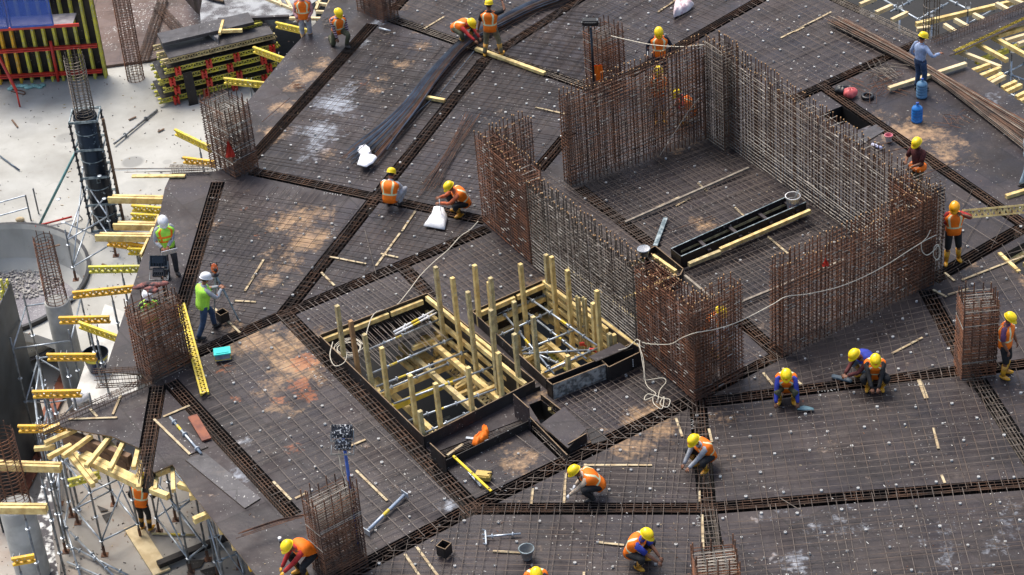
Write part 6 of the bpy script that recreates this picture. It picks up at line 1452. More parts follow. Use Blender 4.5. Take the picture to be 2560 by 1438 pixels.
def case():
    c = P(1209, 1196, .03); t = thing('tool_case', 'mustard yellow tool case with a black strap', 'case', c); ax0 = hdg(1209, 1190, 100, 12); ax = (ax0, V3(-ax0.y, ax0.x, 0), V3(0, 0, 1))
    mb = MB(); mb.smooth = False; cy = M['casey'] = mat('mustard_plastic', (.55, .38, .09), .5, var=.15)
    mb.box(c + V3(0, 0, .07), (.34, .20, .12), ax); mb.box(c + V3(0, 0, .135), (.31, .17, .03), ax); mb.box(c - ax[1] * .105 + V3(0, 0, .09), (.20, .02, .06), ax); mb.build('shell', cy, t)
    mb = MB(); mb.box(c + V3(0, 0, .075), (.345, .205, .008), ax); mb.build('seam', 'brownwood', t)
    mb = MB(); mb.tube([c + ax0 * .1 + V3(0, 0, .155), c + ax0 * .17 + V3(0, 0, .17), c + ax0 * .2 + ax[1] * .06 + V3(0, 0, .1), c + ax0 * .16 + ax[1] * .12 + V3(0, 0, .15), c - ax0 * .05 + ax[1] * .1 + V3(0, 0, .16)], .010, 6, sub=4); mb.build('strap', 'black', t)
case()
def level():
    a, b = P(1133, 1140, .35), P(1228, 1228, .06); t = thing('spirit_level', 'yellow spirit level leaning on the plywood tray', 'spirit level', b); mb = MB(); mb.beam(a, b, .055, .03); mb.build('bar', mat('level_yellow', (.85, .62, .02), .4, var=.1), t)
    mb = MB(); 
    for f_ in (.06, .5, .94): mb.beam(a.lerp(b, f_ - .015) + V3(0, 0, .003), a.lerp(b, f_ + .015) + V3(0, 0, .003), .03, .034)
    mb.build('vial', 'black', t)
level()
timber(P(1172, 1180, .06), P(1202, 1215, .04), .05, .02, 'galv', 'grey straightedge lying beside the yellow level', 'straightedge', 'straightedge')
timber(P(1165, 1094, .02), P(1240, 1104, .02), .07, .015, 'galv', 'perforated metal strip under the orange vest', 'metal_strip', 'metal strip')
flat_sack(0, [(1180, 1112), (1190, 1098), (1205, 1090), (1208, 1072), (1216, 1068), (1224, 1082), (1220, 1098), (1205, 1108), (1195, 1116)], .0, .16, 'orange', 'crumpled orange vest lying in the plywood tray', 'vest', 'vest', seed=9)
# hung vest and pennants
def cloth_on(p, w_, h, m, name, label, cat, tri=False):
    mb = MB(); mb.smooth = True; vx = V3(1, 0, 0); N = 7; K = 8
    for j in range(K + 1):
        f = j / K; ww = w_ * ((.15 + .85 * f) if tri else (.8 + .25 * math.sin(f * 3)))
        for i in range(N + 1):
            x = (i / N - .5) * ww; mb.v.append(p + V3(x, -.05 - .03 * math.sin(i * 1.9 + j * .6), -h * f))
        if j:
            for i in range(N): a = (j - 1) * (N + 1) + i; mb.face([a, a + 1, a + N + 2, a + N + 1])
    n0 = len(mb.v); k0 = list(mb.f)
    for v in list(mb.v): mb.v.append(v + V3(0, .04, 0))
    for f_ in k0: mb.face([i + n0 for i in reversed(f_)])
    mono(name, mb, m, label, cat)
cv = on_line(P(1467, 216) + V3(0, -.15, 0), P(1512, 243) + V3(0, -.15, 0), 1494, 162); cloth_on(cv, .27, .5, 'orange', 'vest', 'orange vest hanging on the far column cage', 'vest')
cv = on_line(P(527, 408) + V3(0, -.1, 0), P(590, 449) + V3(0, -.1, 0), 570, 352); cloth_on(cv, .26, .48, 'red', 'pennant', 'small red pennant hanging on the left column cage', 'pennant', True)
cv = on_line(w3a, w3b, 2064, 645); cloth_on(cv, .16, .2, 'red', 'pennant', 'tiny red rag tied to the rusty wall cage', 'rag', True)
bag((398, 715), 2.0, (.28, .14, .05), mat('striped_rag', (.30, .10, .08), .8, col2=(.03, .025, .03), scale=8), 'dark red rag bundled on top of the dark column cage', 'rag', seed=8, name='rag') if False else None
rt = P(420, 905) + V3(0, 0, 2.12); mb = MB(); mb.smooth = True; rnd = random.Random(5)
for i in range(7): mb.ell(rt + V3(rnd.uniform(-.35, .25), rnd.uniform(-.12, .12), rnd.uniform(0, .08)), (.16, .08, .05), n=8, m=5)
mono('rag', mb, mat('striped_rag', (.30, .10, .08), .8, col2=(.03, .025, .03), scale=8), 'dark red rag bundled on top of the dark column cage', 'rag')
# steel prop lying, loose tubes
pole(P(918, 1328, .1), P(1010, 1238, .1), .036, mat('pale_blue_tube', (.42, .50, .62), .4, .3), 'steel_prop', 'pale blue steel prop lying right of the near column cage', 'prop', band=.5)
for (px, lab) in (((916, 1330), 'lower'), ((1012, 1236), 'upper')):
    mb = MB(); p = P(*px, .1); ax0 = hdg(px[0], px[1], 30, 20); mb.box(p, (.22, .014, .14), (ax0, V3(-ax0.y, ax0.x, 0), V3(0, 0, 1))); mono('end_plate', mb, 'galv', lab + ' end plate of the lying pale blue prop', 'plate')
pole(P(425, 1043, .06), P(503, 1134, .06), .030, 'galv', 'scaffold_tube', 'loose scaffold pole with yellow band on the dark sheet', 'scaffold tube', 'loose tubes on the deck', clamps=3, band=.3)
pole(P(1212, 1342, .08), P(1302, 1334, .08), .022, 'galv', 'scaffold_tube', 'short scaffold piece with clamps above the plywood box', 'scaffold tube', 'loose tubes on the deck', clamps=2)
mb = MB(); p = P(1214, 1344, .1); mb.beam(p + V3(0, -.22, 0), p + V3(0, .22, 0), .03, .03)
for y in (-.22, -.07, .07, .22): mb.beam(p + V3(0, y, 0), p + V3(-.06, y, .04), .03, .02)
mono('fork_head', mb, 'galv', 'comb like fork head at the left end of the short scaffold piece', 'fork head')
pole(P(948, 70, .08), P(976, 78, .08), .03, 'galv', 'scaffold_tube', 'short pale tube below the top column cage', 'scaffold tube', 'loose tubes on the deck')
# survey instrument
def tripod():
    top = P(537, 800) + V3(0, 0, 1.25); top = P(557, 790) + V3(0, 0, 1.25); t = thing('survey_instrument', 'orange survey instrument on a tripod in front of the surveyor', 'survey instrument', V3(top.x, top.y, 0))
    for k, (px) in enumerate(((598, 803), (548, 730), (535, 812))):
        f_ = P(*px, .03); mb = MB(); mb.smooth = False; m_ = top.lerp(f_, .5); mb.beam(top - V3(0, 0, .06), m_, .05, .03); mb.beam(m_, f_, .025, .03); mb.build('leg', 'darkgalv' if k else 'formrim', t)
    mb = MB(); mb.lathe(top - V3(0, 0, .06), [(.08, 0), (.09, .03), (.07, .05)], 12); mb.build('head_plate', 'black', t)
    mb = MB(); mb.smooth = True; mb.ell(top + V3(0, 0, .14), (.085, .075, .14), n=14, m=9); mb.build('body', mat('instrument_orange', (.85, .16, .03), .4, speck=(.8, .75, .7), speck_amt=.6, speck_scale=14), t)
    mb = MB(); mb.smooth = True; mb.tube([top + V3(-.05, .12, .15), top + V3(.05, -.12, .15)], .04, 10); mb.build('telescope', 'black', t)
    mb = MB(); mb.tube([top + V3(-.08, 0, .22), top + V3(-.07, 0, .32), top + V3(.07, 0, .32), top + V3(.08, 0, .22)], .014, 6); mb.build('handle', 'black', t)
tripod()
# rags, wire offcuts and chips nobody could count
mb = MB(); rnd = random.Random(11)
for i in range(1500):
    x, y = rnd.uniform(330, 2600), rnd.uniform(-20, 1460)
    if (x < 700 and y < 420) or (x < 620 and y > 1000) or (790 < x < 1620 and 690 < y < 1100) or (x > 2100 and y < 300 and x - 2050 > y * 1.6): continue
    p = P(x, y, .008); s = rnd.uniform(.004, .014); a = rnd.random() * 3.14
    mb.box(p, (s * rnd.uniform(1, 6), s, .006), (V3(math.cos(a), math.sin(a), 0), V3(-math.sin(a), math.cos(a), 0), V3(0, 0, 1)))
    mb.m[-6:] = [rnd.choice([0, 0, 1, 2])] * 6
for i in range(900):
    x, y = rnd.uniform(-50, 640), rnd.uniform(160, 1000) if i % 3 else rnd.uniform(1180, 1440)
    p = P(x, y, -3.985)
    if (p - PC).length < 3.0: continue
    if x > 500 and y < 600 and False: continue
    s = rnd.uniform(.006, .022); a = rnd.random() * 3.14; mb.box(p, (s * rnd.uniform(1, 5), s, .01), (V3(math.cos(a), math.sin(a), 0), V3(-math.sin(a), math.cos(a), 0), V3(0, 0, 1)))
    mb.m[-6:] = [rnd.choice([3, 3, 1, 2])] * 6
mb.build('litter', ['spacer', 'strip', 'rust', 'plyd'], kind='stuff', label='chips, splinters and wire offcuts strewn on the deck')

mb = MB(); mb.smooth = True; mb.ell(P(50, 549, -3.93), (.14, .10, .08), n=10, m=6); mono('foam_block', mb, 'strip', 'small tan foam lump on the slab by the guard rail', 'foam')
mb = MB(); mb.tube([P(28, 228, -3.97), P(60, 236, -3.97), P(58, 228, -3.97), P(26, 223, -3.97)], .02, 5, sub=3); mono('bent_bar', mb, 'rust', 'rusty bent bar on the slab below the wall form', 'steel bar')
mb = MB(); mb.tube([P(*q, -3.97) for q in ((196, 536), (205, 548), (187, 560), (200, 572), (232, 565), (250, 548))], .012, 5, sub=5); mono('cable', mb, 'black', 'thin dark cable curling on the slab beside the blue form', 'cable')
for k, (a, b, lab) in enumerate([((30, 300), (44, 318), 'dark splinter on the slab below the wall form'), ((322, 300), (340, 292), 'dark splinter right of the blue form'), ((395, 330), (410, 322), 'splinter near the panel stack'), ((120, 620), (150, 612), 'splinter beside the round pit'), ((255, 660), (275, 668), 'splinter on the slab under the lime girder'), ((210, 690), (214, 706), 'small upright looking splinter by the pit rim')]):
    timber(P(*a, -3.96), P(*b, -3.96), .05, .03, 'brownwood', lab, 'splinter', 'splinter', 'splinters on the pale slab')
# cloth, sheet and tools left beside the bays
for k, (px, lab) in enumerate([((700, 1352), 'white paper cup beside the man at the near column cage'), ((2030, 385), 'crumpled blue white wrapper behind the light wall cage')]):
    mb = MB(); mb.smooth = True; c = P(*px, .02); mb.lathe(c, [(.03, 0), (.04, .09), (.036, .09)], 10); mono('paper_cup', mb, 'white', lab, 'cup')
flat_sack(0, [(1992, 1018), (2010, 1015), (2036, 1021), (2036, 1027), (1994, 1025)], .05, .03, mat('teal_sleeve', (.10, .20, .24), .6), 'dusty teal pipe sleeve beside the man in blue sleeves', 'pipe_sleeve', 'sleeve', seed=12)
flat_sack(0, [(2080, 938), (2120, 946), (2132, 952), (2128, 958), (2078, 946)], .05, .05, mat('slate_sleeve', (.05, .08, .11), .6), 'slate blue flat sleeve left of the crouching pair', 'pipe_sleeve', 'sleeve', seed=13)
def scribble(px, ang, n, label):
    rnd = random.Random(label); d = hdg(px[0], px[1], *ang); s = V3(-d.y, d.x, 0); o = P(*px, .007); mb = MB()
    for i in range(n):
        c = o + d * (i * .075)
        for k in range(2): a = c + d * rnd.uniform(-.02, .03) + s * rnd.uniform(-.05, .05); mb.beam(a, c + d * rnd.uniform(-.02, .03) + s * rnd.uniform(-.05, .05), .009, .003)
    mono('chalk_marks', mb, 'spacer', label, 'chalk marks', 'white chalk scribbles on the sheets')
for px, ang, n, lab in [((520, 492), (100, 20), 9, 'chalk scribble right of the pennant cage foot'), ((818, 595), (60, -90), 9, 'chalk scribble beside the diagonal beam cage'), ((780, 930), (60, 70), 8, 'chalk scribble left of the large shaft corner'), ((810, 483), (100, 10), 7, 'chalk scribble above the diagonal beam crossing'), ((1365, 203), (100, 25), 6, 'chalk scribble below the far column cage'), ((1500, 700), (50, 50), 4, 'chalk scribble near the hidden shaft'), ((2045, 978), (100, -8), 7, 'chalk scribble right of the blue sleeved man'), ((2270, 962), (100, -4), 7, 'chalk scribble left of the broad pale strip'), ((1730, 1050), (5, 60), 5, 'chalk scribble beside the beam under the corner cage'), ((1745, 1290), (5, 60), 5, 'chalk scribble beside the bottom beam cage'), ((1440, 1252), (100, -5), 4, 'chalk scribble under the hand of the man in beige'), ((850, 840), (60, 70), 8, 'chalk scribble behind the large shaft')]: scribble(px, ang, n, lab)
# ------------------------------------------------------------------ people
def ik(a, b, l1, l2, pole):
    d = b - a; L = d.length
    if L > (l1 + l2) * .998: b = a + d.normalized() * (l1 + l2) * .998; d = b - a; L = d.length
    x = (l1 * l1 - l2 * l2 + L * L) / (2 * L); h = math.sqrt(max(1e-6, l1 * l1 - x * x)); n = d.normalized(); p = pole - n * pole.dot(n); p.normalize()
    return a + n * x + p * h, b
def skin_mesh(verts, edges, rads, root=0, lvl=2):
    me = bpy.data.meshes.new('tmp'); me.from_pydata([tuple(v) for v in verts], edges, []); o = bpy.data.objects.new('tmp', me); COL.objects.link(o)
    md = o.modifiers.new('s', 'SKIN'); md.use_smooth_shade = True
    for i, r in enumerate(rads): me.skin_vertices[0].data[i].radius = (r, r) if not isinstance(r, tuple) else r; me.skin_vertices[0].data[i].use_root = (i == root)
    sb = o.modifiers.new('d', 'SUBSURF'); sb.levels = lvl; sb.render_levels = lvl
    dg = bpy.context.evaluated_depsgraph_get(); ev = o.evaluated_get(dg); m2 = ev.to_mesh(); vs = [v.co.copy() for v in m2.vertices]; fs = [list(p.vertices) for p in m2.polygons]; ev.to_mesh_clear()
    bpy.data.objects.remove(o); bpy.data.meshes.remove(me); return vs, fs
def person(px, z, face, pose, label, shirt='c_navy', sleeves='long', vest='orange', trousers='c_black', boots='boot', helm='helmy', skin='skin', look=None, lw=None, rw=None, lean=None, pel=None, feet=None, kneel=0, scale=1.0, glove=None, vest_at='torso', shorts=False, helm_scale=1.0, spread=None, trim='refl', elbow_pole=None):
    base = P(*px, z); f = hdg(px[0], px[1], *face); r = V3(f.y, -f.x, 0); up = V3(0, 0, 1); S = scale
    def W(x, y, zz): return base + (r * x + f * y + up * zz) * S
    if pose == 'stand':
        d = dict(pel=(0, 0, .93), lean=(0, .03, 1), sl=.50, fl=((-.11, 0, .08), (.11, .02, .08)), kp=(0, 1, 0), lw=(-.26, .10, .86), rw=(.26, .10, .86), look=(0, 1, -.35))
    elif pose == 'squat':
        d = dict(pel=(0, -.16, .33), lean=(0, .55, .85), sl=.47, fl=((-.15, .02, .08), (.15, .02, .08)), kp=(0, .8, .8), lw=(-.12, .50, .22), rw=(.14, .48, .24), look=(0, 1, -.7))
    elif pose == 'bend':
        d = dict(pel=(0, -.12, .66), lean=(0, .85, .45), sl=.48, fl=((-.16, -.05, .08), (.16, .12, .08)), kp=(0, 1, .2), lw=(-.10, .62, .35), rw=(.14, .62, .35), look=(0, .8, -.9))
    elif pose == 'kneel':
        d = dict(pel=(0, -.15, .46), lean=(0, .25, .95), sl=.48, fl=((-.12, .16, .08), (.13, -.55, .07)), kp=(0, 1, .1), lw=(-.12, .42, .25), rw=(.25, .28, .30), look=(0, 1, -.8))
    if lean: d['lean'] = lean
    if pel: d['pel'] = pel
    if feet: d['fl'] = feet
    if lw: d['lw'] = lw
    if rw: d['rw'] = rw
    if look: d['look'] = look
    PE = W(*d['pel']); ln = (r * d['lean'][0] + f * d['lean'][1] + up * d['lean'][2]).normalized()
    bendk = .35 if pose != 'stand' else .0
    NK = PE + ln * d['sl'] * S + up * 0; CH = PE.lerp(NK, .60) - (f * .05 * S if pose in ('squat', 'bend') else f * 0) + up * (.03 * S if pose in ('squat', 'bend') else 0)
    lk = (r * d['look'][0] + f * d['look'][1] + up * d['look'][2]).normalized()
    HD = NK + (ln * .12 + up * .07 + lk * .045) * S
    back = ln.cross(r) ; 
    tf = r.cross(ln).normalized() * -1
    if tf.dot(f) < 0 and tf.dot(-up) < 0: tf = -tf
    SHL = NK - r * .185 * S - ln * .06 * S; SHR = NK + r * .185 * S - ln * .06 * S
    HL = PE - r * .095 * S; HR = PE + r * .095 * S
    AL = W(*d['fl'][0]); AR = W(*d['fl'][1])
    sp = spread if spread is not None else (.45 if pose == 'squat' else .12)
    kp = d['kp']; kpw = r * kp[0] + f * kp[1] + up * kp[2]
    KL, AL = ik(HL, AL, .43 * S, .43 * S, kpw - r * sp); KR, AR = ik(HR, AR, .43 * S, .43 * S, kpw + r * sp)
    WL = W(*d['lw']); WR = W(*d['rw'])
    epw = -f * .6 - up * .6
    EL, WL = ik(SHL, WL, .28 * S, .27 * S, epw - r * .7); ER, WR = ik(SHR, WR, .28 * S, .27 * S, epw + r * .7)
    t = thing('person', label, 'person', base)
    # body: one skinned surface, pelvis rooted
    vs = [PE, PE.lerp(CH, .55), CH, NK - ln * .07 * S, NK + ln * .03 * S, HD - lk * .02 * S - up * .04 * S, SHL, EL, EL.lerp(WL, .5), WL, SHR, ER, ER.lerp(WR, .5), WR, HL, KL, KL.lerp(AL, .45), AL, HR, KR, KR.lerp(AR, .45), AR]
    es = [(0, 1), (1, 2), (2, 3), (3, 4), (4, 5), (3, 6), (6, 7), (7, 8), (8, 9), (3, 10), (10, 11), (11, 12), (12, 13), (0, 14), (14, 15), (15, 16), (16, 17), (0, 18), (18, 19), (19, 20), (20, 21)]
    rd = [.10, .10, .115, .09, .05, .05, .055, .042, .040, .026, .055, .042, .040, .026, .085, .058, .052, .038, .085, .058, .052, .038]
    v2, f2 = skin_mesh([v - base for v in vs], es, [x * S for x in rd])
    mb = MB(); mb.smooth = True; mb.v = [v + base for v in v2]
    for q in f2: mb.face(q)
    # head with nose, ears, jaw
    hr = lk.cross(up); hr.normalize(); hu = hr.cross(lk).normalized()
    ax = (hr, lk, hu)
    mb.ell(HD + hu * .01 * S, (.076 * S, .094 * S, .112 * S), ax, 16, 12)
    mb.ell(HD + lk * .030 * S - hu * .055 * S, (.058 * S, .062 * S, .058 * S), ax, 12, 8)
    mb.ell(HD + lk * .094 * S - hu * .008 * S, (.013 * S, .020 * S, .024 * S), ax, 8, 6)
    for s in (-1, 1): mb.ell(HD + hr * s * .078 * S - hu * .005 * S, (.010 * S, .020 * S, .030 * S), ax, 8, 6)
    mb.ell(HD + lk * .084 * S - hu * .050 * S, (.026 * S, .010 * S, .008 * S), ax, 8, 5)
    k = len(mb.f); mb.cur = 1
    for s in (-1, 1): mb.ell(HD + hr * s * .031 * S + lk * .083 * S + hu * .018 * S, (.013 * S, .010 * S, .008 * S), ax, 8, 6)
    mb.cur = 0
    # hands: palm, four curled fingers of different length, thumb from the side
    hands = []
    for (E_, W_, side) in ((EL, WL, -1), (ER, WR, 1)):
        hd = (W_ - E_).normalized(); pn = hd.cross(r * side); pn = pn.normalized() if pn.length > .05 else up; pn = -pn if pn.dot(-up) < 0 else pn
        sd = hd.cross(pn).normalized(); tgt = mb if not glove else MB(); tgt.smooth = True
        tgt.ell(W_ + hd * .045 * S, (.040 * S, .052 * S, .018 * S), (sd, hd, pn), 12, 7)
        for k_, (o_, l_) in enumerate(((-.028, .068), (-.009, .078), (.010, .073), (.027, .056))):
            b0 = W_ + hd * .075 * S + sd * o_ * S; p1 = b0 + (hd * .6 + pn * .25) * l_ * .5 * S; p2 = p1 + (hd * .45 + pn * .75) * l_ * .35 * S; p3 = p2 + (hd * .0 + pn * .9) * l_ * .3 * S
            tgt.tube([b0 - hd * .02 * S, p1, p2, p3], [.0095 * S, .0088 * S, .0080 * S, .006 * S], 6)
        ts = -sd if (f.dot(sd) < 0) else sd
        b0 = W_ + hd * .025 * S + ts * .03 * S; tgt.tube([b0, b0 + (ts * .8 + hd * .6) * .03 * S, b0 + (ts * .7 + hd * .9 + pn * .5) * .055 * S], [.012 * S, .0105 * S, .007 * S], 6)
        if glove: hands.append(tgt)
    mb.build('body', [skin, 'eye'], t)
    for g in hands: g.build('glove', glove, t)
    # torso garment + sleeves
    def loft(mb, rings, n=22):
        k = len(mb.v)
        for (c, a_, w_, dp) in rings:
            fwd = a_.cross(r).normalized(); fwd = -fwd if fwd.dot(f * .9 - up * .4) < 0 else fwd
            for j in range(n):
                an = 2 * math.pi * j / n; ca, sa = math.cos(an), math.sin(an); ex = .8
                fk = 1 + .030 * math.sin(5 * an + c.z * 34 + c.x * 3) + .018 * math.sin(9 * an - c.z * 51); w2 = w_ * fk
                mb.v.append(c + r * (abs(ca) ** ex * (1 if ca > 0 else -1)) * w2 + fwd * (abs(sa) ** ex * (1 if sa > 0 else -1)) * dp)
        return k, n
    def spine(t_):
        if t_ < .6: q = PE.lerp(CH, t_ / .6)
        else: q = CH.lerp(NK, (t_ - .6) / .4)
        a_ = (NK - PE).normalized(); a1 = (CH - PE).normalized(); a2 = (NK - CH).normalized(); return q, a1.lerp(a2, min(1, max(0, t_))).normalized()
    def torso(mb, prof, grow=0.0, mats=None, gw=1.0):
        rings = []
        for (t_, w_, dp) in prof: q, a_ = spine(t_); rings.append((q, a_, (w_ * gw + grow) * S, (dp * gw + grow) * S))
        k, n = loft(mb, rings)
        for i in range(len(prof) - 1):
            for j in range(n):
                if mats: mb.cur = mats(i, j, n)
                mb.face([k + i * n + j, k + i * n + (j + 1) % n, k + (i + 1) * n + (j + 1) % n, k + (i + 1) * n + j])
        mb.cur = 0; mb.face([k + n - 1 - j for j in range(n)]); e = k + (len(prof) - 1) * n; mb.face([e + j for j in range(n)])
    prof = [(-.10, .150, .11), (.10, .152, .112), (.30, .155, .115), (.5, .170, .122), (.7, .188, .125), (.82, .195, .118), (.9, .178, .100), (.97, .125, .080), (1.03, .072, .065), (1.08, .055, .058)]
    mb = MB(); mb.smooth = True; torso(mb, prof)
    for (a_, e_, w_) in ((SHL, EL, WL), (SHR, ER, WR)):
        sh = a_.lerp(NK, .25)
        if sleeves == 'long': mb.tube([sh, a_, e_, e_.lerp(w_, .5), e_.lerp(w_, .95)], [.055 * S, .064 * S, .050 * S, .046 * S, .037 * S], 10, sub=2)
        else: mb.tube([sh, a_, a_.lerp(e_, .85)], [.060 * S, .072 * S, .064 * S], 10, sub=2)
    mb.build('shirt', shirt, t)
    if vest:
        mb = MB(); mb.smooth = True
        vp = [(-.16, .168, .128), (.02, .168, .130), (.16, .167, .130), (.24, .167, .130), (.33, .168, .131), (.48, .180, .136), (.6, .200, .142), (.72, .214, .145), (.80, .218, .142), (.88, .206, .128), (.94, .165, .108), (.99, .108, .088)]
        if vest_at == 'waist': vp = [(-.16, .19, .16), (-.08, .20, .17), (.02, .195, .165), (.08, .175, .14)]
        def vm(i, j, n):
            a_ = 2 * math.pi * (j + .5) / n; x = abs(math.cos(a_))
            if vest_at == 'waist': return 0
            if i == 3 or (trim == 'orange_trim' and i == 5): return 1
            if .40 < x < .60 and i > 3: return 1
            if trim == 'none': return 0
            return 0
        torso(mb, vp, .010, vm, 1.07)
        mb.build('vest', [vest, {'refl': 'refl', 'orange_trim': 'orange', 'none': vest}[trim]], t)
    # trousers
    mb = MB(); mb.smooth = True; k, n = loft(mb, [(PE - up * .09 * S, up, .09 * S, .09 * S), (PE - ln * .05 * S, ln, .155 * S, .118 * S), (PE + ln * .06 * S, ln, .152 * S, .112 * S), (PE + ln * .12 * S, ln, .145 * S, .108 * S)])
    for i in range(3):
        for j in range(n): mb.face([k + i * n + j, k + i * n + (j + 1) % n, k + (i + 1) * n + (j + 1) % n, k + (i + 1) * n + j])
    mb.face([k + n - 1 - j for j in range(n)]); mb.face([k + 3 * n + j for j in range(n)])
    for (h_, kk, a_) in ((HL, KL, AL), (HR, KR, AR)):
        if shorts: mb.tube([h_, h_.lerp(kk, .5), kk.lerp(h_, .04), kk.lerp(a_, .1)], [.105 * S, .092 * S, .08 * S, .075 * S], 12, sub=2)
        else: mb.tube([h_, h_.lerp(kk, .5), kk, kk.lerp(a_, .5), a_ + up * .03 * S], [.105 * S, .090 * S, .072 * S, .066 * S, .056 * S], 12, sub=2)
    mb.build('trousers', trousers, t)
    for (kk, a_, sg) in ((KL, AL, -1), (KR, AR, 1)):
        mb = MB(); mb.smooth = True; shn = (kk - a_).normalized(); ft = (f + r * sg * .22).normalized(); kneeling = a_.z - base.z < .075 * S and pose == 'kneel'
        if kneeling: ft = -up * .6 - f * .4
        hgt_ = .30 if boots == 'boot' else .10
        mb.tube([a_ + shn * hgt_ * S, a_ + shn * hgt_ * .5 * S, a_ + shn * .02 * S], [.072 * S if boots == 'boot' else .05 * S, .062 * S, .056 * S], 12)
        mb.ell(a_ + ft * .055 * S - up * .025 * S, (.052 * S, .145 * S, .052 * S), (ft.cross(up).normalized(), ft, up), 12, 8)
        mb.build('boot' if boots == 'boot' else 'shoe', boots, t)
    # hair + helmet
    mb = MB(); mb.smooth = True; mb.ell(HD - lk * .012 * S + hu * .012 * S, (.081 * S, .094 * S, .108 * S), ax, 14, 10)
    mb.f = [q for q in mb.f if all((mb.v[i] - HD).dot(lk) < .035 * S or (mb.v[i] - HD).dot(hu) > .07 * S for i in q) and all((mb.v[i] - HD).dot(hu) > -.06 * S for i in q)]; mb.m = [0] * len(mb.f); mb.sm = [True] * len(mb.f)
    mb.build('hair', 'hair', t)
    mb = MB(); mb.smooth = True; HS = S * 1.03 * helm_scale; tp = HD + hu * .038 * S; N = 26; prof2 = []
    rows = [(1.0, 0), (1.0, .10), (.985, .30), (.93, .52), (.82, .72), (.64, .87), (.40, .97), (.16, 1.0), (.01, 1.005)]
    k = len(mb.v)
    for (q, zz) in rows:
        for j in range(N):
            an = 2 * math.pi * j / N; rid = 1 + (.035 if zz > .3 and abs(math.cos(an)) < .22 else 0)
            mb.v.append(tp + (hr * math.cos(an) * q * .112 + lk * math.sin(an) * q * .138) * HS + hu * zz * .125 * HS * rid)
    for i in range(len(rows) - 1):
        for j in range(N): mb.face([k + i * N + j, k + i * N + (j + 1) % N, k + (i + 1) * N + (j + 1) % N, k + (i + 1) * N + j])
    hm = mb.build('helmet', helm, t)
    mb = MB(); mb.smooth = True; k = 0
    for (q, dz) in ((.98, .004), (1.10, -.006), (1.10, -.014), (.98, -.008)):
        for j in range(N):
            an = 2 * math.pi * j / N; s_ = math.sin(an); e = q + (.26 * max(0, s_) ** 2 if q > 1 else 0)
            mb.v.append(tp + (hr * math.cos(an) * (q if s_ < 0 else q) * .112 + lk * s_ * e * .138) * HS + hu * (dz - (.02 * max(0, s_) if q > 1 else 0)) * S)
    for i in range(3):
        for j in range(N): mb.face([i * N + j, i * N + (j + 1) % N, (i + 1) * N + (j + 1) % N, (i + 1) * N + j])
    br = mb.build('brim', helm, hm)
    if helm == 'helmy':
        mb = MB(); mb.smooth = True; mb.ell(tp + lk * .132 * HS + hu * .052 * HS, (.030 * S, .010 * S, .017 * S), ax, 10, 6); mb.build('emblem', 'red', hm)
    return t, dict(WL=WL, WR=WR, HD=HD, NK=NK, CH=CH, f=f, r=r, lk=lk, base=base)
# 1 supervisor with papers
t, J = person((432, 688), 0, (25, 60), 'stand', 'man in white helmet and green vest reading white papers', 'c_grey', 'long', 'green', 'c_dgrey', 'shoe', 'helmw', 'skinred', look=(0, .8, -.75), lw=(.02, .30, 1.02), rw=(.16, .30, 1.02), trim='orange_trim', scale=1.03)
c = (J['WL'] + J['WR']) / 2 + J['f'] * .16; mb = MB(); u = (J['f'] * .55 + V3(0, 0, .7)).normalized(); mb.box(c - J['r'] * .06 + V3(0, 0, -.06), (.40, .30, .012), (J['r'], u, J['r'].cross(u))); mono('paper_sheets', mb, 'paper', 'white sheets held by the man in white helmet', 'papers')
# 2 surveyor from behind
person((520, 835), 0, (65, -25), 'stand', 'surveyor in lime vest and white helmet seen from behind', 'c_grey', 'long', 'green', 'c_jeans', 'shoe', 'helmw', 'skinred', lean=(0, .22, .97), lw=(-.05, .50, 1.15), rw=(.15, .48, 1.2), feet=((-.22, -.05, .08), (.12, .30, .08)) if False else ((-.12, .25, .08), (.14, -.30, .08)), trim='none', pel=(0, 0, .88))
# 3 behind the dark cage
person((392, 870), -.05, (40, 40), 'stand', 'man in green vest and white helmet half hidden behind the dark column cage', 'c_black', 'long', 'green', 'c_dgrey', 'shoe', 'helmw', 'skinred', trim='orange_trim', scale=.97)
# 4 topmost
person((770, 108), -.35, (-10, 60), 'stand', 'topmost man in orange vest and pink shirt standing in the joists', 'c_pink', 'long', 'orange', 'c_grey', 'boot', 'helmy', 'skin', lw=(-.16, .25, .95), rw=(.18, .25, .95))
# 5 kneeling
person((853, 116), 0, (40, 45), 'kneel', 'kneeling man with striped sleeves at the sandy strip', 'c_striped', 'long', 'orange', 'c_olive', 'shoe', 'helmy', 'skin', rw=(.16, .38, .12), lw=(-.2, .2, .3), pel=(0, -.1, .50), look=(-.2, .8, -.8))
# 6 bending in red sleeves
person((1165, 112), 0, (60, 20), 'squat', 'man in red sleeves bending over the curved bundle', 'c_red', 'long', 'orange', 'c_olive', 'boot', 'helmy', 'skin', pel=(0, -.30, .50), lean=(0, .95, .40), lw=(.0, .62, .28), rw=(.2, .70, .30), look=(0, 1, -.9))
# 7 standing man from behind
person((1232, 143), 0, (30, -60), 'stand', 'standing man in khaki trousers on the long timber, seen from behind', 'c_black', 'short', 'orange', 'c_khaki', 'boot', 'helmy', 'skin', feet=((-.22, -.02, .1), (.24, .05, .1)), rw=(.32, .30, 1.62), lw=(-.36, .02, .85), look=(0, 1, -.3), scale=1.02)
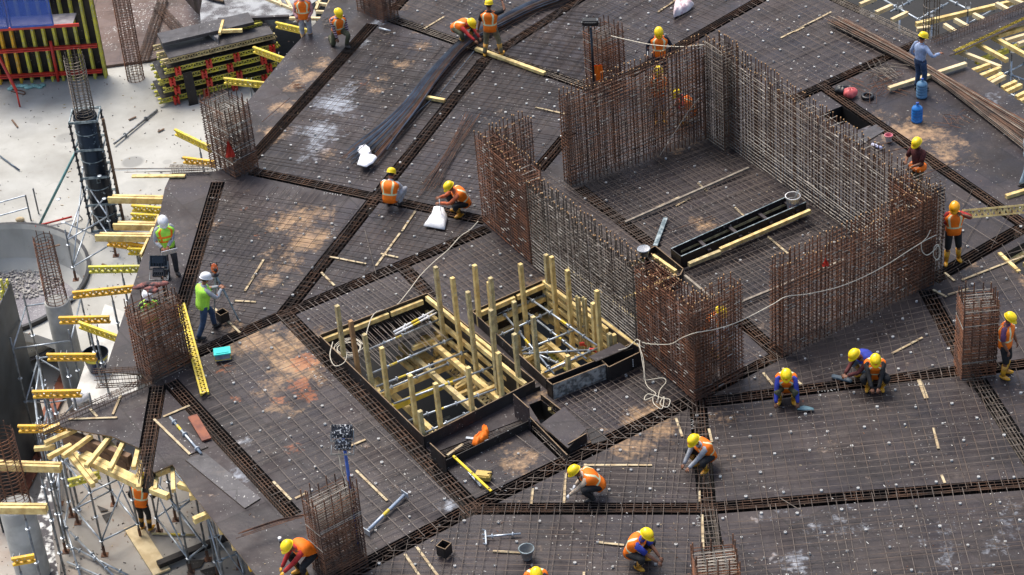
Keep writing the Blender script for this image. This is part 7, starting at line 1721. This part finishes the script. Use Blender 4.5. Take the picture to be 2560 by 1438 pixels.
# 8 navy shirt standing
t, J = person((1652, 205), 0, (0, 60), 'stand', 'standing man in navy sleeves holding a white stick', 'c_navy', 'long', 'orange', 'c_navy', 'shoe', 'helmy', 'skin', look=(0, .6, -.9), lw=(-.30, .06, .88), rw=(.33, .10, .90))
pole(J['WR'] + V3(-.0, -.04, .15), J['WR'] + V3(-.02, -.1, -.62), .013, 'white', 'stick', 'white stick in the hand of the man in navy sleeves', 'stick')
# 9, 10 behind the back wall cage
person((1650, 305), 0, (20, 50), 'stand', 'man in orange vest and pale sleeves right behind the tall dark wall cage', 'c_beige', 'long', 'orange', 'c_grey', 'boot', 'helmy', 'skin', look=(0, .5, -.9))
person((1715, 305), 0, (-60, 5), 'squat', 'stooping man seen through the dark wall cage near the corner', 'c_red', 'short', 'orange', 'c_grey', 'boot', 'helmy', 'skin')
# 11 light blue
person((2298, 226), 0, (60, -30), 'stand', 'man in light blue shirt and jeans reaching to the bundle', 'c_lblue', 'long', None, 'c_jeans', 'shoe', 'helmy', 'skinred', rw=(.42, .30, 1.18), lw=(-.22, .1, .9), look=(.2, 1, -.5))
# 12 maroon
person((2292, 492), 0, (-50, 30), 'stand', 'man in maroon shirt with orange vest tied round his waist', 'c_maroon', 'short', 'orange', 'c_olive', 'boot', 'helmy', 'skin', vest_at='waist', rw=(.10, .34, 1.15), lw=(-.05, .34, 1.05), feet=((-.16, .12, .08), (.14, -.14, .08)), look=(0, .9, -.5))
# 13 red with girder
person((2380, 655), 0, (20, 60), 'stand', 'man in red shirt and yellow boots holding the pale girder', 'c_red', 'short', 'orange', 'c_black', 'boot', 'helmo', 'skin', shorts=True, lw=(-.14, .16, 1.46), rw=(.27, .08, .82), look=(.25, .8, -.55), feet=((-.16, -.05, .08), (.16, .08, .08)))
# 14 lone man right
person((2508, 940), 0, (60, 15), 'stand', 'lone man in dark shorts and yellow boots at the right edge', 'c_purple', 'short', 'orange', 'c_black', 'boot', 'helmy', 'skin', shorts=True, look=(0, .9, -.5), lw=(-.2, .2, .85), rw=(.22, .14, .86))
# 15, 16, 17
person((2168, 948), 0, (-60, 25), 'squat', 'crouching man in blue scarf and maroon sleeves facing left', 'c_maroon', 'long', 'c_blue', 'c_ljeans', 'boot', 'helmy', 'skin', trim='none', pel=(0, -.16, .42), lean=(0, .8, .6), lw=(-.1, .62, .42), rw=(.05, .58, .36))
person((2186, 972), 0, (5, 60), 'squat', 'crouching man in black shirt facing the camera', 'c_black', 'long', 'orange', 'c_black', 'boot', 'helmy', 'skin', lean=(0, .45, .9), lw=(-.06, .42, .28), rw=(.07, .42, .28))
person((1966, 1005), 0, (0, 60), 'squat', 'crouching man in blue sleeves with bright yellow boots', 'c_blue', 'long', 'orange', 'c_olive', 'boot', 'helmy', 'skin', lean=(0, .5, .85), lw=(-.26, .38, .14), rw=(.24, .42, .12), spread=.2)
# 18
person((1757, 1172), 0, (-60, 30), 'squat', 'squatting man in grey sleeves beside the crossing beams', 'c_grey', 'long', 'orange', 'c_black', 'boot', 'helmy', 'skin', lw=(-.05, .50, .20), rw=(.10, .46, .22))
# 19
person((1480, 1242), 0, (-60, 10), 'squat', 'squatting man in beige sleeves with white glove', 'c_beige', 'long', 'orange', 'c_black', 'shoe', 'helmy', 'skin', lean=(0, .75, .65), lw=(-.02, .56, .10), rw=(.25, .30, .18), glove='c_white')
# 20
person((1598, 1412), 0, (55, 15), 'squat', 'squatting man in blue shirt near the bottom edge, facing right', 'c_blue', 'short', 'orange', 'c_black', 'boot', 'helmy', 'skin', lw=(.0, .50, .32), rw=(.10, .62, .22), look=(.2, 1, -.5))
# 21
person((984, 515), 0, (40, -55), 'squat', 'squatting man with white scarf behind the fork, back to the camera', 'c_white', 'long', 'orange', 'c_grey', 'shoe', 'helmy', 'skinred', lean=(0, .35, .95))
# 22
t, J = person((1150, 535), 0, (-60, 15), 'squat', 'squatting man in red orange shirt and yellow boots above the white sack', 'c_orange', 'long', 'orange', 'c_black', 'boot', 'helmy', 'skinred', lw=(-.05, .52, .50), rw=(.12, .46, .56))
pole(J['WL'] + V3(0, 0, .12), J['WL'] + V3(.02, -.02, -.45), .010, 'white', 'stick', 'thin white stick in the hand of the man in red orange shirt', 'stick')
# 23
person((762, 1440), 0, (-60, 30), 'squat', 'stooping man in red sleeves behind the near column cage', 'c_red', 'long', 'orange', 'c_black', 'boot', 'helmy', 'skin', pel=(0, -.25, .55), lean=(0, .8, .6), glove='boot', lw=(-.1, .5, .45), rw=(.15, .45, .3), trim='none')
# 24 helmet at the bottom edge
person((1345, 1500), 0, (10, 60), 'squat', 'crouching man at the bottom edge of whom only the helmet shows', 'c_navy', 'long', 'orange', 'c_black', 'boot', 'helmy', 'skin')
# 25 under the deck
person((366, 1326), -3.98, (30, -40), 'stand', 'man in orange vest standing below the deck corner', 'c_black', 'long', 'orange', 'c_black', 'boot', 'helmy', 'skin', lean=(0, .3, .95), scale=.93, rw=(.25, .35, .95))
# 26 right edge
person((2566, 462), 0, (60, -10), 'stand', 'man in white shirt and pale jeans cut by the right edge', 'c_white', 'long', None, 'c_ljeans', 'shoe', 'helmy', 'skin', scale=.95, feet=((-.1, .15, .08), (.1, -.2, .08)))
# 27 behind the near pier cage
person((1790, 880), 0, (50, 20), 'squat', 'man in orange vest seen through the near pier cage', 'c_white', 'long', 'orange', 'c_grey', 'boot', 'helmy', 'skin', pel=(0, -.12, .6), lean=(0, .4, .9))
